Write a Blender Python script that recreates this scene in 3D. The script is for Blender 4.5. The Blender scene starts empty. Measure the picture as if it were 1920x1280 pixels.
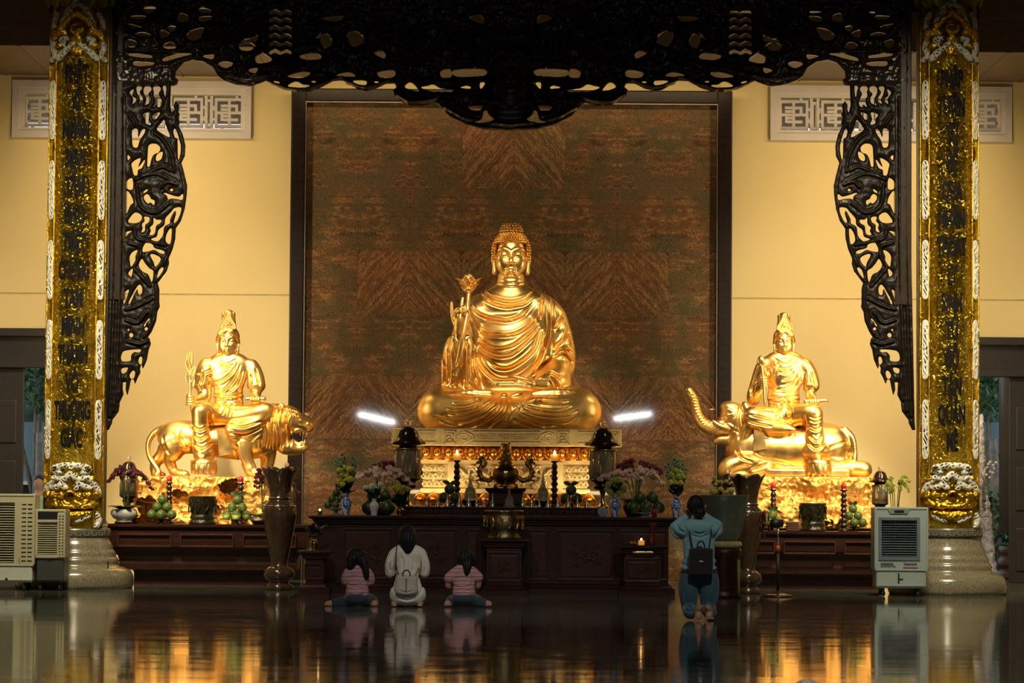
import bpy, bmesh, math, random
import numpy as np
from mathutils import Vector, Matrix, noise
random.seed(7)
R=math.radians; PI=math.pi
scene=bpy.context.scene
COL=scene.collection
# ---------------------------------------------------------------- camera
F=5600.0; CZ=1.28; HOR=925.0
TH=R(0.4); PITCH=math.atan((HOR-640)/F)
cd=bpy.data.cameras.new('camera'); cam=bpy.data.objects.new('camera',cd); COL.objects.link(cam)
cd.sensor_width=36.0; cd.lens=36.0*F/1920.0; cd.clip_start=0.1; cd.clip_end=500
CB=Matrix.Rotation(PI/2+PITCH,3,'X') @ Matrix.Rotation(TH,3,'Z')
cam.matrix_world=Matrix.Translation((0,0,CZ)) @ CB.to_4x4()
scene.camera=cam
def W(px,py,Y):
    """world point seen at a pixel of the photograph when it stands at depth Y"""
    d=CB @ Vector((px-960,640-py,-F)); t=Y/d.y
    return Vector((0,0,CZ))+d*t
def S(Y): return F/Y          # pixels per metre at depth Y
# ---------------------------------------------------------------- world, exposure
scene.view_settings.view_transform='Standard'; scene.view_settings.look='None'
scene.view_settings.gamma=1; scene.view_settings.exposure=0.0; scene.view_settings.use_curve_mapping=False
w=bpy.data.worlds.new('world'); scene.world=w; w.use_nodes=True
bg=w.node_tree.nodes['Background']; bg.inputs[0].default_value=(0.80,0.90,1.0,1); bg.inputs[1].default_value=1.8
# ---------------------------------------------------------------- lamps
def area(name,loc,to,size,power,col,sy=None,spread=180):
    l=bpy.data.lights.new(name,'AREA'); l.energy=power; l.color=col; l.size=size
    if sy: l.shape='RECTANGLE'; l.size_y=sy
    l.spread=R(spread)
    o=bpy.data.objects.new(name,l); COL.objects.link(o); o.location=loc
    o.rotation_euler=(Vector(to)-Vector(loc)).to_track_quat('-Z','Y').to_euler()
    return o
def spot(name,loc,to,power,col,angle,blend=0.6,rad=0.12):
    l=bpy.data.lights.new(name,'SPOT'); l.energy=power; l.color=col; l.spot_size=R(angle); l.spot_blend=blend; l.shadow_soft_size=rad
    o=bpy.data.objects.new(name,l); COL.objects.link(o); o.location=loc
    o.rotation_euler=(Vector(to)-Vector(loc)).to_track_quat('-Z','Y').to_euler()
    return o
WARM=(1.0,0.72,0.38); COOL=(1.0,0.94,0.84)
# the shrine's own warm lamps: beside the lintel, high in the hall, and low behind the offerings; the last two lights are added fills
for sg in(-1,1):
    area('lamp_wall',(sg*5.6,42.3,7.2),(sg*4.6,44.3,3.2),2.6,55,(1,.72,.37),.3,150)
    area('lamp_side_strip',(sg*5.92,40.25,3.5),(sg*4.2,43.6,3.3),.25,105,(1,.76,.44),2.8,150)
    spot('lamp_side',(sg*3.3,36.8,8.8),(sg*4.0,42.2,2.3),3500,(1,.82,.56),24,.6,.12)
    spot('lamp_high',(sg*1.8,33.0,9.3),(sg*.1,41.8,3.2),2300,(1,.82,.54),17,.6,.12)
    area('lamp_offering',(sg*4.35,41.25,.92),(sg*4.1,42.0,1.2),2.2,2.6,(1,.72,.36),.08,110)
    area('lamp_pedestal',(sg*1.1,39.95,1.30),(sg*.8,40.8,2.3),1.2,9,(1,.72,.36),.08,150)
    lt=area('lamp_tube',(3.80 if sg>0 else -4.22,-5,3.60 if sg<0 else 3.72),(sg*2.,44,2.3),1.15,50,(.95,.98,1.0),.07,180)
    lt.rotation_euler=(Matrix.Rotation(R(13 if sg<0 else -8),3,'Y')@lt.rotation_euler.to_matrix()).to_euler()
    area('lamp_column',(sg*4.9,33.2,8.3),(sg*5.8,39.4,2.9),1.8,165,(1,.84,.55),1.2,60)
    spot('lamp_hall',(sg*2.6,21.0,9.3),(sg*1.7,32.8,.4),1500,COOL,34,.9,.35)
    spot('lamp_hall_edge',(sg*3.4,24.0,9.3),(sg*6.2,38.2,.6),300,COOL,26,.8,.35)
area('fill_wall_top',(0,43.3,7.40),(0,44.5,7.0),6.4,16,WARM,.08,120)  # added unseen fill brightening the wall strip above the marble panel
spot('fill_near_floor',(2.4,12.0,9.3),(2.0,19.5,0),1500,COOL,20,.9,.35)  # added fill with no fixture, brightens the plastic bag on the near floor
# ---------------------------------------------------------------- tags
def tag(o,label=None,cat=None,group=None,kind=None):
    if label: o['label']=label
    if cat: o['category']=cat
    if group: o['group']=group
    if kind: o['kind']=kind
    return o
def thing(name,label,cat,loc,group=None,rotz=0):
    o=bpy.data.objects.new(name,None); COL.objects.link(o); o.location=loc; o.rotation_euler=(0,0,rotz)
    o.empty_display_size=0.1
    return tag(o,label,cat,group)
def copy_tree(o,parent=None):
    c=o.copy(); COL.objects.link(c); c.parent=parent
    for ch in list(o.children): copy_tree(ch,c)
    return c
# ---------------------------------------------------------------- mesh builder
class MB:
    def __init__(s): s.v=[]; s.f=[]; s.sm=[]
    def add(s,vs,fs,smooth=True,M=None):
        n=len(s.v)
        if M is not None: vs=[M@Vector(v) for v in vs]
        s.v.extend([tuple(v) for v in vs]); s.f.extend([tuple(i+n for i in f) for f in fs]); s.sm.extend([smooth]*len(fs))
        return s
    def box(s,c,h,bev=0,M=None,smooth=False):
        cx,cy,cz=c; hx,hy,hz=h
        if bev<=0:
            vs=[(cx+a*hx,cy+b*hy,cz+d*hz) for a in(-1,1) for b in(-1,1) for d in(-1,1)]
            fs=[(0,1,3,2),(4,6,7,5),(0,4,5,1),(2,3,7,6),(0,2,6,4),(1,5,7,3)]
            return s.add(vs,fs,smooth,M)
        bm=bmesh.new(); bmesh.ops.create_cube(bm,size=2)
        for v in bm.verts: v.co=Vector((v.co.x*hx,v.co.y*hy,v.co.z*hz))
        bmesh.ops.bevel(bm,geom=bm.edges[:],offset=min(bev,.95*min(hx,hy,hz)),segments=2,affect='EDGES',profile=.6)
        bm.verts.index_update()
        s.add([v.co+Vector(c) for v in bm.verts],[[v.index for v in f.verts] for f in bm.faces],smooth,M); bm.free(); return s
    def lathe(s,prof,seg=32,c=(0,0,0),sx=1,sy=1,M=None,smooth=True,mod=None):
        vs=[];fs=[];n=len(prof)
        for i in range(seg):
            a=2*PI*i/seg
            for j,(r,z) in enumerate(prof):
                rr=r*(mod(a,j) if mod else 1)
                vs.append((c[0]+rr*math.cos(a)*sx,c[1]+rr*math.sin(a)*sy,c[2]+z))
        for i in range(seg):
            k=(i+1)%seg
            for j in range(n-1): fs.append((i*n+j,k*n+j,k*n+j+1,i*n+j+1))
        if prof[0][0]>1e-6: fs.append([i*n for i in range(seg)][::-1])
        if prof[-1][0]>1e-6: fs.append([i*n+n-1 for i in range(seg)])
        return s.add(vs,fs,smooth,M)
    def tube(s,pts,rad,seg=10,M=None,smooth=True,flat=1.0):
        pts=[Vector(p) for p in pts]; n=len(pts)
        if not hasattr(rad,'__len__'): rad=[rad]*n
        vs=[];fs=[]; prev=None
        for i,p in enumerate(pts):
            t=(pts[min(i+1,n-1)]-pts[max(i-1,0)]).normalized()
            if prev is None:
                a=Vector((0,1,0)) if abs(t.y)<.9 else Vector((1,0,0))
            else: a=prev
            u=(a-t*a.dot(t)).normalized(); prev=u; w_=t.cross(u)
            for k in range(seg):
                b=2*PI*k/seg; vs.append(p+(u*math.cos(b)*flat+w_*math.sin(b))*rad[i])
        for i in range(n-1):
            for k in range(seg):
                l=(k+1)%seg; fs.append((i*seg+k,i*seg+l,(i+1)*seg+l,(i+1)*seg+k))
        fs.append(list(range(seg))[::-1]); fs.append([(n-1)*seg+k for k in range(seg)])
        return s.add(vs,fs,smooth,M)
    def ball(s,c,r,seg=16,M=None,rings=None):
        if not hasattr(r,'__len__'): r=(r,r,r)
        rings=rings or seg//2
        prof=[(math.sin(PI*j/rings),-math.cos(PI*j/rings)) for j in range(rings+1)]
        prof[0]=(0,-1);prof[-1]=(0,1)
        vs=[];fs=[];
        vs.append((c[0],c[1],c[2]-r[2]))
        for j in range(1,rings):
            for i in range(seg):
                a=2*PI*i/seg; vs.append((c[0]+prof[j][0]*math.cos(a)*r[0],c[1]+prof[j][0]*math.sin(a)*r[1],c[2]+prof[j][1]*r[2]))
        vs.append((c[0],c[1],c[2]+r[2])); T=len(vs)-1
        for i in range(seg):
            k=(i+1)%seg
            fs.append((0,1+k,1+i)); fs.append((T,1+(rings-2)*seg+i,1+(rings-2)*seg+k))
            for j in range(rings-2): fs.append((1+j*seg+i,1+j*seg+k,1+(j+1)*seg+k,1+(j+1)*seg+i))
        return s.add(vs,fs,True,M)
    def prism(s,poly,y0,y1,M=None,smooth=False):
        """polygon in x,z extruded along y"""
        n=len(poly); vs=[(x,y0,z) for x,z in poly]+[(x,y1,z) for x,z in poly]
        fs=[tuple(range(n)),tuple(range(2*n-1,n-1,-1))]+[(i,n+i,n+(i+1)%n,(i+1)%n) for i in range(n)]
        return s.add(vs,fs,smooth,M)
    def petal(s,L,wd,th,bend,M=None,n=8,m=6,cup=.35):
        """petal growing along +z, bending towards -y, width in x"""
        vs=[];fs=[]
        for side in(0,1):
            for i in range(n+1):
                t=i/n; a=bend*t; z=L*(math.sin(a)/bend if abs(bend)>1e-4 else t); y=-L*((1-math.cos(a))/bend if abs(bend)>1e-4 else 0)
                ww=wd*(math.sin(PI*min(1,t*.86+.10))**.75)*(1 if t<.999 else .05)
                for j in range(m+1):
                    u=2*j/m-1
                    vs.append((u*ww,y+cup*ww*u*u*-1+(th/2 if side else -th/2)*(1-abs(u)*.8)*(1-t*.7),z))
        N=(n+1)*(m+1)
        for i in range(n):
            for j in range(m):
                a=i*(m+1)+j; fs.append((a,a+1,a+m+2,a+m+1)); fs.append((N+a,N+a+m+1,N+a+m+2,N+a+1))
        for i in range(n):
            a=i*(m+1); fs.append((a,a+m+1,N+a+m+1,N+a)); a=i*(m+1)+m; fs.append((a,N+a,N+a+m+1,a+m+1))
        return s.add(vs,fs,True,M)
    def build(s,name,mat,parent=None,loc=None):
        me=bpy.data.meshes.new(name); me.from_pydata(s.v,[],s.f); me.polygons.foreach_set('use_smooth',s.sm)
        me.materials.append(mat); me.update()
        o=bpy.data.objects.new(name,me); COL.objects.link(o)
        if parent: o.parent=parent
        if loc is not None: o.location=loc
        return o
def child_rel(o,parent):
    """parent o (built in world coordinates) to an unrotated Empty without moving it"""
    o.location=Vector(o.location)-Vector(parent.location); o.parent=parent; return o
# ---------------------------------------------------------------- signed distance sculpting
def smin(a,b,k):
    if k<=0: return np.minimum(a,b)
    h=np.maximum(k-np.abs(a-b),0)/k
    return np.minimum(a,b)-h*h*(k*.25)
def cat(pts,n=6):
    P=[np.array(p,float) for p in pts]
    if len(P)<3: return P
    P=[2*P[0]-P[1]]+P+[2*P[-1]-P[-2]]; out=[]
    for i in range(1,len(P)-2):
        for k in range(n):
            t=k/n; a,b,c,d=P[i-1:i+3]
            out.append(.5*((2*b)+(c-a)*t+(2*a-5*b+4*c-d)*t*t+(3*b-a-3*c+d)*t**3))
    out.append(P[-2]); return out
class SDF:
    def __init__(s,lo,hi,h):
        s.h=h; s.ax=[np.arange(lo[i],hi[i]+h,h,dtype=np.float32) for i in range(3)]
        s.d=np.full([len(a) for a in s.ax],40.,np.float32)
    def sl(s,lo,hi):
        r=[]
        for i in range(3):
            a=int(np.searchsorted(s.ax[i],lo[i])); b=int(np.searchsorted(s.ax[i],hi[i]))
            if b<=a: return None
            r.append(slice(a,b))
        return tuple(r)
    def g(s,sl): return s.ax[0][sl[0]][:,None,None],s.ax[1][sl[1]][None,:,None],s.ax[2][sl[2]][None,None,:]
    def op(s,fn,lo,hi,k,mode=0):
        m=k+3*s.h+1; sl=s.sl([v-m for v in lo],[v+m for v in hi])
        if sl is None: return s
        d=fn(*s.g(sl)); c=s.d[sl]
        if mode==0: s.d[sl]=smin(c,d,k)
        elif mode==1: s.d[sl]=-smin(-c,d,k)
        else: s.d[sl]=-smin(-c,-d,k)
        return s
    def ell(s,c,r,k=4,mode=0,rot=None):
        c=np.array(c,float); r=np.array(r,float); m=r.max() if rot is not None else None
        if rot is not None:
            Rm=np.array(Matrix.Rotation(R(rot[2]),3,'Z')@Matrix.Rotation(R(rot[1]),3,'Y')@Matrix.Rotation(R(rot[0]),3,'X')).T
        def fn(X,Y,Z):
            x,y,z=X-c[0],Y-c[1],Z-c[2]
            if rot is not None:
                x,y,z=(Rm[0,0]*x+Rm[0,1]*y+Rm[0,2]*z),(Rm[1,0]*x+Rm[1,1]*y+Rm[1,2]*z),(Rm[2,0]*x+Rm[2,1]*y+Rm[2,2]*z)
            k0=np.sqrt((x/r[0])**2+(y/r[1])**2+(z/r[2])**2); k1=np.sqrt((x/r[0]**2)**2+(y/r[1]**2)**2+(z/r[2]**2)**2)+1e-9
            return (k0*(k0-1)/k1).astype(np.float32)
        rr=np.array([m]*3) if m else r
        return s.op(fn,c-rr,c+rr,k,mode)
    def cap(s,p,q,r1,r2=None,k=4,mode=0,sq=(1,1,1)):
        r2=r1 if r2 is None else r2; q_=np.array(sq,float); p=np.array(p[:3],float); q=np.array(q[:3],float)
        a=p/q_; b=q/q_; ba=b-a; L=float(ba@ba)+1e-9; mn=min(q_)
        def fn(X,Y,Z):
            x,y,z=X/q_[0]-a[0],Y/q_[1]-a[1],Z/q_[2]-a[2]
            t=np.clip((x*ba[0]+y*ba[1]+z*ba[2])/L,0,1)
            return ((np.sqrt((x-ba[0]*t)**2+(y-ba[1]*t)**2+(z-ba[2]*t)**2)-(r1+(r2-r1)*t))*mn).astype(np.float32)
        rr=max(r1,r2)*q_
        return s.op(fn,np.minimum(p,q)-rr,np.maximum(p,q)+rr,k,mode)
    def chain(s,pts,k=4,n=4,mode=0,sq=(1,1,1)):
        pts=cat(pts,n) if n>1 and len(pts)>2 else [np.array(p,float) for p in pts]
        for a,b in zip(pts[:-1],pts[1:]): s.cap(a,b,a[3],b[3],k,mode,sq)
        return s
    def box(s,c,h,r=1,k=2,mode=0,rot=None):
        c=np.array(c,float);h=np.array(h,float)
        Rm=None
        if rot is not None: Rm=np.array(Matrix.Rotation(R(rot[2]),3,'Z')@Matrix.Rotation(R(rot[1]),3,'Y')@Matrix.Rotation(R(rot[0]),3,'X')).T
        def fn(X,Y,Z):
            x,y,z=X-c[0],Y-c[1],Z-c[2]
            if Rm is not None: x,y,z=(Rm[0,0]*x+Rm[0,1]*y+Rm[0,2]*z),(Rm[1,0]*x+Rm[1,1]*y+Rm[1,2]*z),(Rm[2,0]*x+Rm[2,1]*y+Rm[2,2]*z)
            x,y,z=np.abs(x)-h[0]+r,np.abs(y)-h[1]+r,np.abs(z)-h[2]+r
            return (np.sqrt(np.maximum(x,0)**2+np.maximum(y,0)**2+np.maximum(z,0)**2)+np.minimum(np.maximum(x,np.maximum(y,z)),0)-r).astype(np.float32)
        e=h if rot is None else np.array([np.linalg.norm(h)]*3)
        return s.op(fn,c-e,c+e,k,mode)
    def cutz(s,z0): # keep what is above z0
        s.d=np.maximum(s.d,(z0-s.ax[2])[None,None,:]); return s
    def map2(s,polys,axes=(0,2),taper=False,m=14):
        A,B=s.ax[axes[0]],s.ax[axes[1]]; D=np.full((len(A),len(B)),60.,np.float32); T=np.zeros_like(D)
        for P in polys:
            P=cat(P,5); N=len(P)-1
            for n_,(a,b) in enumerate(zip(P[:-1],P[1:])):
                i0,i1=np.searchsorted(A,min(a[0],b[0])-m),np.searchsorted(A,max(a[0],b[0])+m); j0,j1=np.searchsorted(B,min(a[1],b[1])-m),np.searchsorted(B,max(a[1],b[1])+m)
                if i1<=i0 or j1<=j0: continue
                x=A[i0:i1][:,None]-a[0]; z=B[j0:j1][None,:]-a[1]; dx,dz=b[0]-a[0],b[1]-a[1]; L=dx*dx+dz*dz+1e-9
                t=np.clip((x*dx+z*dz)/L,0,1); d=np.hypot(x-dx*t,z-dz*t); c=D[i0:i1,j0:j1]; near=d<c
                u=(n_+t)/N; T[i0:i1,j0:j1]=np.where(near,np.minimum(1,4.5*np.minimum(u,1-u)+.02),T[i0:i1,j0:j1]); D[i0:i1,j0:j1]=np.where(near,d,c)
        return (D,T) if taper else D
    def crease(s,polys,A=3,w=2.5,B=.5,ymax=1e9,ymin=-1e9):
        """press fold lines (drawn in x,z) into whatever faces the front"""
        D,T=s.map2(polys,taper=True,m=5*w+3); disp=T*(A*np.exp(-(D/w)**2)-A*B*np.exp(-((D-2.4*w)/(1.5*w))**2))
        j0,j1=np.searchsorted(s.ax[1],ymin),np.searchsorted(s.ax[1],ymax)
        s.d[:,j0:j1,:]+=disp[:,None,:].astype(np.float32); return s
    def noise(s,amp,freq,seed=0,abs_=False):
        rs=np.random.RandomState(seed)
        def lat(a,n): return a*freq
        X,Y,Z=[a*freq for a in s.ax]
        n=64; T=rs.rand(n,n,n).astype(np.float32)*2-1
        def ev(X,Y,Z):
            i=[np.floor(v).astype(int) for v in(X,Y,Z)]; f=[(v-np.floor(v)).astype(np.float32) for v in(X,Y,Z)]; f=[q*q*(3-2*q) for q in f]
            out=0
            for a in(0,1):
                for b in(0,1):
                    for c in(0,1):
                        w_=(f[0] if a else 1-f[0])[:,None,None]*(f[1] if b else 1-f[1])[None,:,None]*(f[2] if c else 1-f[2])[None,None,:]
                        out=out+w_*T[np.ix_((i[0]+a)%n,(i[1]+b)%n,(i[2]+c)%n)]
            return out
        v=ev(X,Y,Z)+.5*ev(X*2.1+7,Y*2.1+3,Z*2.1+5)
        if abs_: v=np.abs(v)*2-1
        s.d+=(amp*v).astype(np.float32); return s
    def mesh(s,name,mat,parent=None,scale=1,off=(0,0,0),loc=None):
        d=s.d; n0,n1,n2=d.shape; ins=d<0
        c=np.zeros((n0-1,n1-1,n2-1),np.int8)
        for a in(0,1):
            for b in(0,1):
                for e in(0,1): c+=ins[a:n0-1+a,b:n1-1+b,e:n2-1+e]
        I=np.argwhere((c>0)&(c<8)); N=len(I)
        idx=np.full((n0-1,n1-1,n2-1),-1,np.int32); idx[I[:,0],I[:,1],I[:,2]]=np.arange(N)
        V=np.zeros((N,3)); cnt=np.zeros(N)
        cv={(a,b,e):d[I[:,0]+a,I[:,1]+b,I[:,2]+e].astype(float) for a in(0,1) for b in(0,1) for e in(0,1)}
        for ax in range(3):
            for u in(0,1):
                for v in(0,1):
                    p=[0,0,0]; o=[q for q in range(3) if q!=ax]; p[o[0]]=u; p[o[1]]=v; q=list(p); q[ax]=1
                    A,B=cv[tuple(p)],cv[tuple(q)]; m=(A<0)!=(B<0); t=np.where(m,A/np.where(m,A-B,1),0)
                    for z in range(3):
                        if z==ax: V[:,z]+=np.where(m,t,0)
                        else: V[:,z]+=np.where(m,p[z],0)
                    cnt+=m
        V/=np.maximum(cnt,1)[:,None]; V+=I; V*=s.h; V+=np.array([a[0] for a in s.ax]); V=(V-np.array(off))*scale
        Q=[]
        for ax in range(3):
            o=[q for q in range(3) if q!=ax]
            s1=[slice(1,-1)]*3; s1[ax]=slice(0,-1); s2=[slice(1,-1)]*3; s2[ax]=slice(1,None)
            a=ins[tuple(s1)]; b=ins[tuple(s2)]; e=np.argwhere(a!=b)
            if not len(e): continue
            fl=a[e[:,0],e[:,1],e[:,2]]; e=e+1; e[:,ax]-=1
            def at(du,dv):
                f=e.copy(); f[:,o[0]]-=du; f[:,o[1]]-=dv; return idx[f[:,0],f[:,1],f[:,2]]
            q=np.stack([at(1,1),at(0,1),at(0,0),at(1,0)],1)
            if ax==1: fl=~fl
            q[~fl]=q[~fl][:,::-1]; Q.append(q)
        Q=np.concatenate(Q); Q=Q[(Q>=0).all(1)]
        me=bpy.data.meshes.new(name); me.vertices.add(N); me.vertices.foreach_set('co',V.astype(np.float32).ravel())
        me.loops.add(len(Q)*4); me.loops.foreach_set('vertex_index',Q.ravel().astype(np.int32))
        me.polygons.add(len(Q)); me.polygons.foreach_set('loop_start',np.arange(0,len(Q)*4,4,dtype=np.int32))
        me.polygons.foreach_set('loop_total',np.full(len(Q),4,dtype=np.int32))
        me.polygons.foreach_set('use_smooth',np.ones(len(Q),bool))
        me.materials.append(mat); me.update(calc_edges=True)
        ob=bpy.data.objects.new(name,me); COL.objects.link(ob)
        if parent: ob.parent=parent
        if loc is not None: ob.location=loc
        return ob
class PX:
    """sculpting frame: pixel-sized units around a base point that stands at depth Y"""
    def __init__(s,px0,py0,Y): s.px0=px0; s.py0=py0; s.Y=Y; s.o=W(px0,py0,Y); s.k=1/S(Y)
    def __call__(s,px,py,y=None,r=None):
        dx=px-s.px0; dz=s.py0-py; x=dx-TH*dz; z=dz+TH*dx
        if y is None: return (x,z)
        return (x,y,z) if r is None else (x,y,z,r)
# ---------------------------------------------------------------- materials
class NT:
    def __init__(s,name):
        s.m=bpy.data.materials.new(name); s.m.use_nodes=True; s.t=s.m.node_tree; s.b=s.t.nodes['Principled BSDF']; s.co=None
    def n(s,typ,**kw):
        nd=s.t.nodes.new(typ)
        for k,v in kw.items():
            if k in nd.inputs.keys():
                s.put(nd.inputs[k],v)
            else: setattr(nd,k,v)
        return nd
    def put(s,sock,v):
        if isinstance(v,bpy.types.NodeSocket): s.t.links.new(v,sock)
        else:
            if hasattr(v,'__len__') and len(v)==3 and sock.type=='RGBA': v=(*v,1)
            sock.default_value=v
    def set(s,**kw):
        for k,v in kw.items(): s.put(s.b.inputs[k.replace('_',' ')],v)
        return s
    def obj(s):
        if s.co is None: s.co=s.t.nodes.new('ShaderNodeTexCoord')
        return s.co.outputs['Object']
    def scaled(s,sc,src=None):
        m=s.n('ShaderNodeMapping'); s.put(m.inputs[0],src or s.obj()); m.inputs['Scale'].default_value=sc; return m.outputs[0]
    def tex(s,scale,vec=None,det=4,rough=.55,dist=0):
        t=s.n('ShaderNodeTexNoise'); s.put(t.inputs['Vector'],vec or s.obj()); t.inputs['Scale'].default_value=scale
        t.inputs['Detail'].default_value=det; t.inputs['Roughness'].default_value=rough; t.inputs['Distortion'].default_value=dist; return t.outputs['Fac']
    def ramp(s,fac,stops,interp='LINEAR'):
        r=s.n('ShaderNodeValToRGB'); s.put(r.inputs[0],fac); cr=r.color_ramp; cr.interpolation=interp
        while len(cr.elements)<len(stops): cr.elements.new(.5)
        for e,(p,c) in zip(cr.elements,stops): e.position=p; e.color=(*c,1) if hasattr(c,'__len__') else (c,c,c,1)
        return r.outputs[0]
    def math(s,op,a,b=0.,c=None):
        m=s.n('ShaderNodeMath',operation=op); s.put(m.inputs[0],a); s.put(m.inputs[1],b)
        if c is not None: s.put(m.inputs[2],c)
        return m.outputs[0]
    def mix(s,f,a,b):
        m=s.n('ShaderNodeMix',data_type='RGBA'); s.put(m.inputs[0],f); s.put(m.inputs[6],a); s.put(m.inputs[7],b); return m.outputs[2]
    def bump(s,h,st=.3,dist=.02):
        b=s.n('ShaderNodeBump'); b.inputs['Strength'].default_value=st; b.inputs['Distance'].default_value=dist; s.put(b.inputs['Height'],h)
        s.put(s.b.inputs['Normal'],b.outputs[0]); return s
def mat(name,col,rough=.5,metal=0,var=.15,vs=6,bump=0,bs=40,bd=.01,spec=None,emit=None,es=0,coat=0,trans=0,ior=None,sheen=0):
    m=NT(name); c2=tuple(x*(1-var) for x in col); c3=tuple(min(1,x*(1+var*.6)) for x in col)
    f=m.tex(vs); m.set(Base_Color=m.ramp(f,[(.35,c2),(.65,c3)]),Roughness=rough,Metallic=metal)
    if bump: m.bump(m.tex(bs,det=3),bump,bd)
    if spec is not None: m.set(Specular_IOR_Level=spec)
    if emit: m.set(Emission_Color=emit,Emission_Strength=es)
    if coat: m.set(Coat_Weight=coat,Coat_Roughness=.08)
    if trans: m.set(Transmission_Weight=trans)
    if ior: m.set(IOR=ior)
    if sheen: m.set(Sheen_Weight=sheen)
    return m.m
def srgb(r,g,b):
    return tuple(((c/255)/12.92 if c/255<=.04045 else ((c/255+.055)/1.055)**2.4) for c in (r,g,b))
# ================================================================ palette
def wood(name,a,b,rough=.28,sc=(1.2,8,8),coat=.25,spec=.5):
    m=NT(name); v=m.scaled(sc); f=m.tex(3,v,6,.6,1.5)
    m.set(Base_Color=m.ramp(f,[(.3,a),(.7,b)]),Roughness=rough,Coat_Weight=coat,Coat_Roughness=.1,Specular_IOR_Level=spec); m.bump(m.tex(14,v,3),.08,.01); return m.m
def goldmat(name,a,b,rough=.27,vs=2.5,bump=.0,bs=30,bd=.01,metal=1.0):
    m=NT(name); f=m.tex(vs,None,5,.6); m.set(Base_Color=m.ramp(f,[(.35,a),(.65,b)]),Metallic=metal,Roughness=m.ramp(m.tex(vs*2.3,None,4),[(.3,rough*.75),(.7,rough*1.3)]))
    if bump: m.bump(m.tex(bs,None,4,.6),bump,bd)
    return m.m
GOLD=goldmat('gold_leaf',(.90,.53,.14),(1.0,.70,.27),.36,1.6,.04,9,.02)
GOLD_ORANGE=goldmat('gold_petal',(.85,.36,.05),(.95,.48,.09),.3)
GOLD_ROUGH=goldmat('gold_rock',(.62,.33,.08),(.80,.50,.16),.50,3,.55,55,.012)
GOLD_PALE=goldmat('gold_panel',(.55,.43,.20),(.70,.57,.30),.42,5,.35,26,.012,.45)
GOLD_DARK=goldmat('gold_sheet',(.62,.36,.03),(.80,.52,.06),.30,3,.9,13,.035)
BRONZE=mat('bronze_dark',(.045,.038,.022),.3,.8,.4,8,.4,30,.01)
BRASS=mat('brass',(.62,.42,.16),.25,1,.2,6)
SILVER=mat('silver',(.70,.70,.66),.22,1,.1)
ROSE=wood('rosewood',(.020,.0055,.003),(.046,.014,.007),.38,(1.2,8,8),.04,.28)
ROSE_RED=wood('rosewood_red',(.036,.009,.005),(.068,.020,.011),.38,(1.2,8,8),.04,.28)
SCREENW=wood('screen_wood',(.020,.014,.011),(.036,.026,.020),.23,(3,3,3),.0,.45)
SCREEND=wood('drape_wood',(.006,.0045,.0035),(.013,.0095,.0075),.42,(3,3,3),.0,.22)
CEILW=wood('ceiling_wood',(.050,.032,.022),(.085,.058,.040),.45,(.4,3,3),0)
WHITEP=mat('white_plaster',(.66,.62,.60),.6,0,.06,3,.1,60)
BLACK=mat('black_plastic',(.012,.012,.013),.4,0,.2)
# ---- wall paint
def wallmat():
    m=NT('wall_paint'); f=m.tex(.5,None,3); m.set(Base_Color=m.ramp(f,[(.3,(.77,.63,.30)),(.7,(.82,.68,.34))]),Roughness=.62); m.bump(m.tex(120,None,2),.06,.004); return m.m
WALL=wallmat()
def floormat():
    m=NT('polished_floor'); o=m.obj(); sp=m.n('ShaderNodeSeparateXYZ'); m.put(sp.inputs[0],o)
    f=m.tex(1.2,None,6,.6,1.0); col=m.ramp(f,[(.3,(.08,.086,.068)),(.55,(.125,.13,.105)),(.75,(.18,.185,.15))])
    def joint(ch,sz):
        a=m.math('PINGPONG',m.math('ADD',sp.outputs[ch],.0),sz/2); return m.math('LESS_THAN',a,.0035)
    j=m.math('MAXIMUM',joint(0,.8),joint(1,.8)); col=m.mix(j,col,(.02,.02,.017))
    m.set(Base_Color=col,Roughness=m.ramp(m.tex(2.0,None,3),[(.35,.045),(.65,.085)]),IOR=1.5)
    v=m.scaled((.35,1.1,1)); h=m.tex(1.6,v,2,.5); m.bump(h,.055,.03); return m.m
FLOOR=floormat()
# ================================================================ shell
def structure(name,mb,m,parent=None,loc=None):
    o=mb.build(name,m,parent,loc); 
    if not parent: o['kind']='structure'
    return o
YB=44.5
def holed(x0,x1,z0,z1,holes,y0,y1):
    xs=sorted({x0,x1,*[h[0] for h in holes],*[h[1] for h in holes]}); zs=sorted({z0,z1,*[h[2] for h in holes],*[h[3] for h in holes]})
    mb=MB()
    for a,b in zip(xs[:-1],xs[1:]):
        run=None
        for c,d in zip(zs[:-1],zs[1:]):
            inside=any(h[0]<=(a+b)/2<=h[1] and h[2]<=(c+d)/2<=h[3] for h in holes)
            if inside:
                if run: mb.box(((a+b)/2,(y0+y1)/2,(run[0]+run[1])/2),((b-a)/2,(y1-y0)/2,(run[1]-run[0])/2)); run=None
            else: run=(run[0],d) if run else (c,d)
        if run: mb.box(((a+b)/2,(y0+y1)/2,(run[0]+run[1])/2),((b-a)/2,(y1-y0)/2,(run[1]-run[0])/2))
    return mb
ZC=W(40,141,YB).z
vl=[W(48,176,YB),W(456,247,YB)]; vr=[W(1462,183,YB),W(1876,253,YB)]
HV=[(min(a.x,b.x),max(a.x,b.x),min(a.z,b.z),max(a.z,b.z)) for a,b in (vl,vr)]
dl=W(110,616,YB); dr=W(1800,632,YB)
HD=[(-9.6,dl.x,0,dl.z),(dr.x,9.6,0,dr.z)]
structure('wall_back',holed(-11,11,0,9.6,HV+HD,YB,YB+.3),WALL)
structure('wall_left',MB().box((-11.15,18,4.8),(.15,27,4.8)),WALL)
structure('wall_right',MB().box((11.15,18,4.8),(.15,27,4.8)),WALL)
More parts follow.
